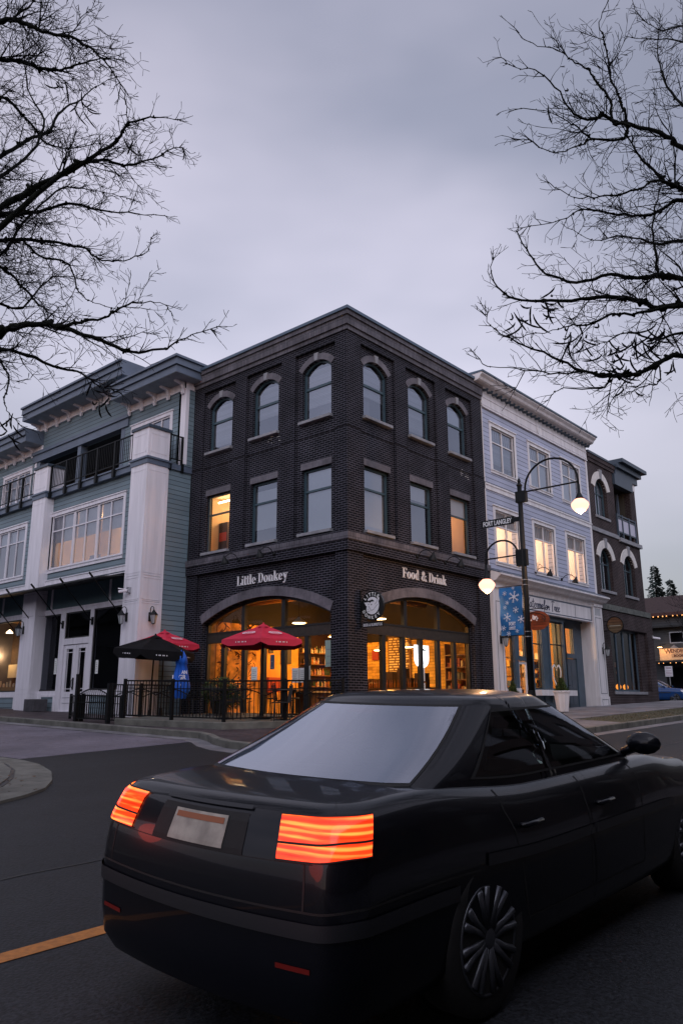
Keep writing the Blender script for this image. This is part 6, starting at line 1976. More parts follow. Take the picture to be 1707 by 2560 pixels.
# arched gate
t_ = thing('iron_gate', 'black iron gate with an arched top rail between tall posts', 'gate', (-6.6, -3.75, gz(-6.6, -3.75) + .15))
gx0, gx1, gy = -6.72, -5.12, -3.82
gzz = gz(-5.9, gy) + .15
ft = Fr((gx0, gy, gzz), (1, 0, 0), (0, -1, 0)); L = gx1 - gx0
for u, hh_ in ((0, 1.30), (L, 1.02)):
    m_ = MB(); m_.box(ft, u - .05, u + .05, -.1, hh_, -.05, .05); m_.build('post', MT['black'], t_)
m_ = MB(); AP = [ft.p(.05 + (L - .1) * k / 14, .72 + .17 * sin(pi * k / 14), 0) for k in range(15)]; m_.tube(AP, .018, 6); m_.box(ft, .05, L - .05, .08, .11, -.015, .015); m_.box(ft, .05, L - .05, .52, .54, -.01, .01); m_.build('rail', MT['black'], t_)
m_ = MB()
for k in range(1, 15): u = .05 + (L - .1) * k / 15; m_.box(ft, u - .008, u + .008, .1, .72 + .17 * sin(pi * k / 15), -.008, .008)
m_.build('balusters', MT['black'], t_)

def umbrella(x, y, zb, zap, R, m_can, label, tilt=(0, 0), n=6, vh=.17, logo=None, rot=.3):
    t_ = thing('patio_umbrella', label, 'umbrella', (x, y, zb), group='terrace umbrellas')
    tx, ty = tilt
    m_ = MB(); m_.tube([(x, y, zb), (x + tx * .5, y + ty * .5, zap + .02)], .022, 8); m_.build('pole', MT['black'], t_)
    m_ = MB(); m_.lathe((x, y, zb), [(.24, 0), (.24, .05), (.06, .08), (.04, .3)], 16); m_.build('stand', MT['black'], t_)
    ax, ay = x + tx * .5, y + ty * .5
    def rim(a, r, z): return Vector((ax + r * cos(a), ay + r * sin(a), z + (tx * cos(a) + ty * sin(a)) * -r * .45))
    m_ = MB(); hd = R * .36
    S = 6
    pts, fs = [], []
    for k in range(n * S):
        a = 2 * pi * k / (n * S) + rot
        seg = (k % S) / S
        cr_ = cos(pi / n) / cos((seg - .5) * 2 * pi / n)
        for j in range(7):
            f = j / 6
            sag = -.07 * sin(pi * f) * sin(pi * seg) * 0.6
            pts.append(rim(a, R * f * cr_ if f > 0 else .001, zap - hd * f ** 1.12 + sag))
    for k in range(n * S):
        k2 = (k + 1) % (n * S)
        for j in range(6): fs.append((k * 7 + j, k2 * 7 + j, k2 * 7 + j + 1, k * 7 + j + 1))
    m_.add(pts, fs)
    can = m_.build('canopy', m_can, t_, smooth=False)
    m_ = MB()
    for k in range(n * S):
        a, b = 2 * pi * k / (n * S) + rot, 2 * pi * (k + 1) / (n * S) + rot
        def cr2(kk):
            s_ = (kk % S) / S
            return cos(pi / n) / cos((s_ - .5) * 2 * pi / n)
        r0, r1 = R * cr2(k), R * (cr2(k + 1) if (k + 1) % S else cr2(0))
        g0 = 1.0 - .30 * abs(((k % S) / S) - .0 < .01)
        d0 = vh * (.55 if k % S == 0 else 1); d1 = vh * (.55 if (k + 1) % S == 0 else 1)
        z0 = zap - hd
        m_.quad(rim(a, r0, z0), rim(b, r1, z0), rim(b, r1 * 1.015, z0 - d1), rim(a, r0 * 1.015, z0 - d0))
    m_.build('valance', m_can, can)
    m_ = MB(); m_.lathe((ax, ay, zap + .0), [(.20, -.055), (.10, .0), (.03, .03), (.02, .07)], n); m_.build('vent_cap', m_can, can)
    m_ = MB()
    for k in range(n):
        a = 2 * pi * k / n + rot; m_.tube([(ax, ay, zap - .08), rim(a, R * .98, zap - hd - .01)], .007, 4); m_.tube([(ax, ay, zap - .55), rim(a, R * .5, zap - hd * .46 - .02)], .006, 4)
    m_.build('ribs', MT['black'], t_)
    if logo:
        m_ = MB()
        for k in range(n):
            a0 = 2 * pi * (k + .5) / n + rot
            for q in range(-4, 5):      # small pale dashes of print on the hanging edge
                if q % 3 == 0: continue
                a = a0 + q * .035
                r_ = R * cos(pi / n) / cos((a - a0)) * 1.012
                z_ = zap - hd - vh * .55
                A_, B_ = rim(a - .012, r_ + .004, z_), rim(a + .012, r_ + .004, z_)
                m_.quad(A_, B_, B_ + Vector((0, 0, .03)), A_ + Vector((0, 0, .03)))
            if logo == 'oval':
                rr = R * .66 * cos(pi / n)
                zz = zap - hd * .66 ** 1.12
                c0 = rim(a0, rr, zz) + Vector((0, 0, .012))
                rd = (rim(a0, R * cos(pi / n), zap - hd) - Vector((ax, ay, zap))).normalized(); td = Vector((-sin(a0), cos(a0), 0)); nn = rd.cross(td); nn = nn if nn.z > 0 else -nn
                for q in range(20):
                    e0, e1 = 2 * pi * q / 20, 2 * pi * (q + 1) / 20
                    m_.quad(*[c0 + nn * .012 + td * (.19 * s_ * cos(e)) + rd * (.10 * s_ * sin(e)) for e, s_ in ((e0, .82), (e1, .82), (e1, 1), (e0, 1))])
                for q in range(-2, 3): m_.quad(*[c0 + nn * .013 + td * (.055 * q + d_) + rd * e_ for d_, e_ in ((-.018, -.03), (.018, -.03), (.018, .03), (-.018, .03))])
        m_.build('print', MT['white'], can)
    return t_
RED = mat('red_canvas', (.50, .012, .045), .75, noise=.12, nscale=5, bump=.1)
BLK = mat('black_canvas', (.006, .006, .007), .9, spec=.15, noise=.2, nscale=5)
umbrella(-1.46, -1.7, gz(-1.46, -1.7) + .30, 1.97, 1.16, RED, 'open red umbrella standing in front of the left arched window', logo='oval', rot=.25)
umbrella(-5.87, -1.6, gz(-5.87, -1.6) + .15, 2.07, 1.12, RED, 'open red umbrella half hidden behind the black one', logo='oval', rot=.5)
umbrella(-5.02, -2.6, gz(-5, -2.6) + .15, 1.83, 1.12, BLK, 'open black umbrella tilted in front of the teal wall', tilt=(.16, .05), logo='dash', rot=.1, vh=.26)
# closed blue umbrella
t_ = thing('patio_umbrella', 'closed bright blue umbrella with white lettering beside the brick wall', 'umbrella', (-3.93, -2.4, gz(-3.93, -2.4) + .15), group='terrace umbrellas')
cx_, cy_ = -3.93, -2.4
m_ = MB(); m_.tube([(cx_, cy_, gz(cx_, cy_) + .15), (cx_ + .03, cy_, 1.42)], .02, 8); m_.lathe((cx_, cy_, gz(cx_, cy_) + .15), [(.22, 0), (.22, .05), (.05, .08)], 14); m_.build('pole', MT['black'], t_)
m_ = MB()
N = 40; pr = [(1.40, .02), (1.34, .07), (1.22, .13), (1.05, .15), (1.04, .13), (.8, .17), (.55, .21), (.38, .24), (.30, .20), (.20, .16), (.12, .12)]
pts = []
for z, r in pr:
    for k in range(N):
        a = 2 * pi * k / N; rr = r * (1 + .16 * sin(a * 7 + z * 1.5) + .06 * sin(a * 13)); pts.append((cx_ + rr * cos(a), cy_ + rr * sin(a), z + .02 * sin(a * 5)))
m_.add(pts, [(i * N + k, i * N + (k + 1) % N, (i + 1) * N + (k + 1) % N, (i + 1) * N + k) for i in range(len(pr) - 1) for k in range(N)])
m_.build('canopy', mat('blue_canvas', (.005, .10, .52), .7, noise=.1), t_, smooth=True)
m_ = MB(); FU = Fr((cx_, cy_, 0), Vector((.75, .66, 0)), Vector((.66, -.75, 0)))
put_text(m_, FU, -.02, .62, .215, 'GR', .16, ext=.006, off=.004, sx=.9); put_text(m_, FU, .05, .76, .19, 'AN', .13, ext=.006, off=.004, sx=.8); put_text(m_, FU, -.22, .58, .12, 'I', .22, ext=.006, off=.006); put_text(m_, FU, .02, .44, .235, 'a', .10, ext=.006, off=.004)
m_.build('lettering', MT['white'], t_)
# terrace furniture
def tchair(x, y, rz, label):
    zz = gz(x, y) + .30
    t_ = thing('terrace_chair', label, 'chair', (x, y, zz), group='dark terrace chairs')
    R_ = Matrix.Rotation(rz, 3, 'Z')
    def q(a, b, c): return Vector((x, y, zz)) + R_ @ Vector((a, b, c))
    m_ = MB(); fr_ = Fr((x, y, zz), R_ @ Vector((1, 0, 0)), R_ @ Vector((0, -1, 0))); m_.box(fr_, -.2, .2, .43, .46, -.2, .2); m_.build('seat', MT['dark'], t_)
    m_ = MB()
    for k in range(7): m_.tube([q(-.18 + .06 * k, .2, .46), q(-.18 + .06 * k, .24, .84)], .008, 4)
    m_.tube([q(-.2, .2, .46), q(-.2, .25, .82), q(-.1, .25, .87), q(.1, .25, .87), q(.2, .25, .82), q(.2, .2, .46)], .013, 6); m_.build('backrest', MT['dark'], t_)
    for a in (-.18, .18):
        for b in (-.18, .18): m_ = MB(); m_.tube([q(a, b, .44), q(a * 1.1, b * 1.1, 0)], .012, 5); m_.build('leg', MT['dark'], t_)
def ttable(x, y, label, off=.30):
    zz = gz(x, y) + off
    t_ = thing('terrace_table', label, 'table', (x, y, zz), group='dark terrace tables')
    m_ = MB(); m_.lathe((x, y, zz + .71), [(.38, 0), (.39, .015), (.38, .03)], 24); m_.build('tabletop', MT['dark'], t_)
    m_ = MB(); m_.tube([(x, y, zz), (x, y, zz + .71)], .03, 8); m_.lathe((x, y, zz), [(.24, 0), (.22, .03), (.04, .06)], 14); m_.build('pedestal', MT['dark'], t_)
ttable(-2.2, -2.3, 'round dark terrace table left of the red umbrella')
ttable(-.8, -1.6, 'round dark terrace table right of the red umbrella')
ttable(-3.6, -1.5, 'round dark terrace table near the shrub', .30)
for i, (x, y, r, lab) in enumerate(((-2.7, -2.0, 1.8, 'dark metal chair left of the umbrella table'), (-1.75, -2.5, -1.2, 'dark metal chair in front of the umbrella pole'), (-1.2, -1.2, 2.6, 'dark metal chair behind the umbrella pole'), (-.45, -2.0, -.6, 'dark metal chair near the terrace corner'), (-3.2, -1.1, .4, 'dark metal chair beside the green shrub'), (-4.1, -1.9, 1.9, 'dark metal chair behind the closed blue umbrella'))): tchair(x, y, r, lab)
MT['leaf'] = mat('shrub_leaf', (.045, .085, .025), .7, noise=.4, nscale=6)
MT['leaf2'] = mat('cypress_green', (.05, .085, .02), .8, noise=.4, nscale=9)
def leafball(m_, c, rx, rz_, n, size, rnd, cone=False):
    for k in range(n):
        while True:
            p_ = Vector((rnd.uniform(-1, 1), rnd.uniform(-1, 1), rnd.uniform(-1, 1)))
            if p_.length < 1: break
        if cone:
            h = rnd.random() ** 1.2; r_ = (1 - h) ** .8 * rnd.uniform(.3, 1); a = rnd.uniform(0, 6.28); q = Vector(c) + Vector((rx * r_ * cos(a), rx * r_ * sin(a), rz_ * 2 * h))
        else: q = Vector(c) + Vector((p_.x * rx, p_.y * rx, p_.z * rz_))
        a, b = rnd.uniform(0, 6.28), rnd.uniform(-.3, 1.2)
        d = Vector((cos(a) * cos(b), sin(a) * cos(b), sin(b))); e = d.cross(Vector((rnd.random(), rnd.random(), rnd.random()))).normalized()
        s_ = size * rnd.uniform(.6, 1.3)
        m_.add([q - e * s_ * .3, q + d * s_, q + e * s_ * .3], [(0, 1, 2)])
rnd = random.Random(4)
t_ = thing('shrub', 'leafy green shrub in a pot behind the terrace fence by the arch', 'shrub', (-4.0, -.9, gz(-4, -.9) + .3))
m_ = MB(); leafball(m_, (-4.0, -.95, .30), .55, .42, 2600, .07, rnd); leafball(m_, (-3.45, -1.0, .16), .3, .35, 900, .07, rnd); m_.build('foliage', MT['leaf'], t_)
m_ = MB(); zq = gz(-4, -.95) + .3; m_.lathe((-4.0, -.95, zq), [(.2, 0), (.27, .35), (.29, .37)], 16); m_.build('pot', MT['dark'], t_)
t_ = thing('low_plants', 'low straggling green plants under the right arched window', 'plant', (.35, 2.4, gz(.3, 2.4) + .14))
m_ = MB()
zq = gz(.4, 1.6) + .14
m_.box(FRx(.25), .85, 4.1, zq - .1, .10, 0, .42); m_.build('planter_trough', MT['dark'], t_)
m_ = MB()
for y_ in [random.uniform(.9, 4.0) for _ in range(16)]: leafball(m_, (.46, y_, .17), .20, .12, 120, .06, rnd)
m_.build('foliage', MT['leaf'], t_)
t_ = thing('cypress_planter', 'small cypress in a tall white planter before the blue shop door', 'planter', (1.6, 8.95, gz(1.6, 8.95) + .145))
zq = gz(1.6, 8.95) + .145
m_ = MB(); P = [(.20, 0), (.215, .02), (.30, .60), (.33, .61), (.34, .66), (.30, .67), (.28, .60)]; m_.lathe((1.6, 8.95, zq), [(r * .9, z * 1.02) for r, z in P], 8); m_.build('tub', MT['white2'], t_)
m_ = MB(); leafball(m_, (1.6, 8.95, zq + .64), .27, .22, 2600, .055, rnd, True); m_.build('foliage', MT['leaf2'], t_)
t_ = thing('cypress_planter', 'small cypress in a low dark bowl beside the street lamp', 'planter', (1.5, 5.9, gz(1.5, 5.9) + .145))
zq = gz(1.5, 5.9) + .145
m_ = MB(); m_.lathe((1.5, 5.9, zq), [(.22, 0), (.30, .5), (.33, .56), (.3, .56)], 14); m_.build('tub', MT['dark'], t_)
m_ = MB(); leafball(m_, (1.5, 5.9, zq + .55), .22, .22, 2000, .055, rnd, True); m_.build('foliage', MT['leaf2'], t_)

# unseen two-storey row added behind the viewer; dims low sky, darkens glass and paint
OB = thing('unseen_row', 'unseen dark two storey row added behind the viewer to block low sky', 'building', (20, -20, -1.4))
FO = Fr((18.2, 0, 0), (0, -1, 0), (-1, 0, 0))
mb = MB(); hs = [(u, u + 2.2, .4 + k, 2.4 + k) for u in [-58 + 4.2 * q for q in range(27)] for k in (-.9, 2.7, 5.6)]
mb.wall(FO, -60, 60, -3, 9.2, -.3, 0, hs); mb.build('wall', mat('dark_row_brick', (.06, .045, .04), .9, noise=.3), OB)
mb = MB(); mb.quad(FO.p(-60, -3, -.2), FO.p(60, -3, -.2), FO.p(60, 9, -.2), FO.p(-60, 9, -.2)); mb.build('glass', mat('dark_pane', (.03, .03, .035), .1), OB)
mb = MB(); mb.box(FO, -60, 60, 9.2, 9.5, -10, .3); mb.build('roof', MT['slate_d'], OB)

NB_ = thing('unseen_row', 'unseen dark gabled row added left of the viewer to darken window reflections', 'building', (-12, -16, -1))  # unseen gabled row, lengthened to keep the shop windows' reflections dark
FN = Fr((0, -16.0, 0), (1, 0, 0), (0, 1, 0))
mb = MB(); mb.wall(FN, -90, -1.0, -2, 5.2, -.3, 0, [(u, u + 1.6, k, k + 1.7) for u in (-60, -50, -42, -36, -31, -27, -23, -19, -15, -11, -7, -4) for k in (.2, 3.0)]); mb.build('wall', mat('dark_house_board', (.10, .10, .11), .8, noise=.3), NB_)
mb = MB(); mb.quad(FN.p(-90, -2, -.2), FN.p(-1, -2, -.2), FN.p(-1, 5, -.2), FN.p(-90, 5, -.2)); mb.build('glass', mat('dark_pane2', (.03, .03, .035), .1), NB_)
mb = MB()
for a, b in ((-90, -68), (-67.8, -50.6), (-50.4, -34.2), (-34, -17.6), (-17.4, -1.0)): mb.add([FN.p(a - .3, 5.2, .4), FN.p(b + .3, 5.2, .4), FN.p((a + b) / 2, 8.6, .4), FN.p(a - .3, 5.2, -9), FN.p(b + .3, 5.2, -9), FN.p((a + b) / 2, 8.6, -9)], [(0, 1, 2), (3, 5, 4), (0, 2, 5, 3), (1, 4, 5, 2)])
mb.build('roof', mat('dark_shingle', (.04, .04, .045), .9, noise=.3), NB_)
mb = MB()
for u in (-31, -27, -23, -19, -15, -11, -7, -4):
    for k in (.2, 3.0): mb.box(FN, u - .1, u + 1.7, k + 1.7, k + 1.85, -.1, .04)
mb.build('window_trim', MT['white'], NB_)

# ================================================================ bare trees either side
def bare_tree(label, base, fork, guides, seed, spur=1.0):
    rnd = random.Random(seed)
    t_ = thing('bare_tree', label, 'tree', base, group='bare winter trees framing the street')
    big, mid, fine = MB(), MB(), MB()
    bx_, by_, bz_ = base
    F_ = Vector(fork)
    big.tube([Vector(base) + Vector((0, 0, -.1)), Vector(base) + Vector((.02, .03, .6)), (Vector(base) + F_) / 2 + Vector((.05, -.04, 0)), F_], [.24, .19, .17, .16], 14)
    def spline(P, k=4):
        out_ = []
        n = len(P)
        for i in range(n - 1):
            p0, p1, p2, p3 = P[max(i - 1, 0)], P[i], P[i + 1], P[min(i + 2, n - 1)]
            for j in range(k):
                t = j / k
                out_.append(.5 * (2 * p1 + (p2 - p0) * t + (2 * p0 - 5 * p1 + 4 * p2 - p3) * t * t + (3 * p1 - p0 - 3 * p2 + p3) * t ** 3))
        out_.append(P[-1])
        return out_
    cnt = [0]
    def rdir():
        while True:
            v = Vector((rnd.uniform(-1, 1), rnd.uniform(-1, 1), rnd.uniform(-1, 1)))
            if .1 < v.length < 1: return v.normalized()
    def grow(p, d, L, r, lvl):
        """a wandering twig that forks"""
        n = max(3, int(L / (.085 if lvl < 3 else .065)))
        P, R = [p.copy()], [r]
        q, dd = p.copy(), d.normalized()
        bend = rdir() * .10
        for i in range(n):
            dd = (dd + bend * .35 + rdir() * .17 + Vector((0, 0, .02))).normalized()
            if rnd.random() < .12: bend = rdir() * .14
            q = q + dd * (L / n)
            P.append(q.copy()); R.append(max(r * (1 - .70 * (i + 1) / n), .0024) * (1.0 + (.5 if rnd.random() < .14 else 0)))
        tgt = fine if r < .009 else mid
        tgt.tube(P, R, 3 if r < .006 else (4 if r < .014 else 6), cap=False)
        cnt[0] += 1
        if lvl >= 4 or L < .10: return
        k = int(rnd.uniform(2.0, 3.7) * L / (.34 if lvl < 2 else .20) * spur)
        k = min(k, 10)
        for j in range(k):
            i = rnd.randint(max(1, n // 5), n)
            ax = (P[min(i, n)] - P[max(i - 1, 0)]).normalized()
            s_ = ax.cross(rdir()).normalized()
            ang = rnd.uniform(.45, 1.15)
            grow(P[i], ax * cos(ang) + s_ * sin(ang), L * rnd.uniform(.28, .58), R[i] * rnd.uniform(.45, .7), lvl + 1)
    for r, P in guides:
        V = [Vector(p) for p in P]
        if r >= .044:
            V = [F_, (F_ * .45 + V[0] * .55) + Vector((0, 0, .15))] + V
        S = spline(V)
        n = len(S)
        S2 = [p + rdir() * .012 for p in S]
        off = 8 if r >= .044 else 0
        R = []
        for i in range(n):
            f = max(0, (i - off)) / max(1, n - 1 - off)
            R.append(max(r * .50 * (1 - f) ** .85, .004) * (1 + .22 * (rnd.random() - .3)))
            if i < off: R[-1] = r * (.50 + .8 * (1 - i / off))
        big.tube(S2, R, 8, cap=False)
        L = sum((S[i + 1] - S[i]).length for i in range(n - 1))
        # knots, stubs and moss
        for i in range(off, n - 1):
            if rnd.random() < .5:
                p_ = S2[i].lerp(S2[i + 1], rnd.random()); s_ = R[i] * rnd.uniform(.8, 1.5) + .003
                big.tube([p_ - rdir() * s_ * 1.6, p_, p_ + rdir() * s_ * 1.6], [s_ * .4, s_ * 1.1, s_ * .4], 5)
        nb = int(L * 7.2 * spur)
        for j in range(nb):
            f = rnd.uniform(.0, 1) ** .85
            i = min(n - 2, off + int(f * (n - 1 - off)))
            ax = (S[i + 1] - S[i]).normalized()
            s_ = ax.cross(rdir()).normalized()
            ang = rnd.uniform(.4, 1.2)
            ff = (i - off) / max(1, n - off)
            ln = (rnd.uniform(.20, .80)) * (1.05 - .88 * ff)
            grow(S2[i], ax * cos(ang) + s_ * sin(ang), ln, max(R[i] * rnd.uniform(.18, .42), .0055), 1 if ln > .5 else 2)
        # end spray
        ax = (S[-1] - S[-2]).normalized()
        for j in range(3): grow(S2[-1], (ax + rdir() * .6).normalized(), rnd.uniform(.08, .2), .004, 3)
    big.build('trunk_and_limbs', MT['bark'], t_, smooth=True)
    mid.build('branches', MT['bark'], t_)
    fine.build('twigs', MT['twig'], t_)
    print('TREE', label[:20], cnt[0], len(big.v) + len(mid.v) + len(fine.v))
    return t_
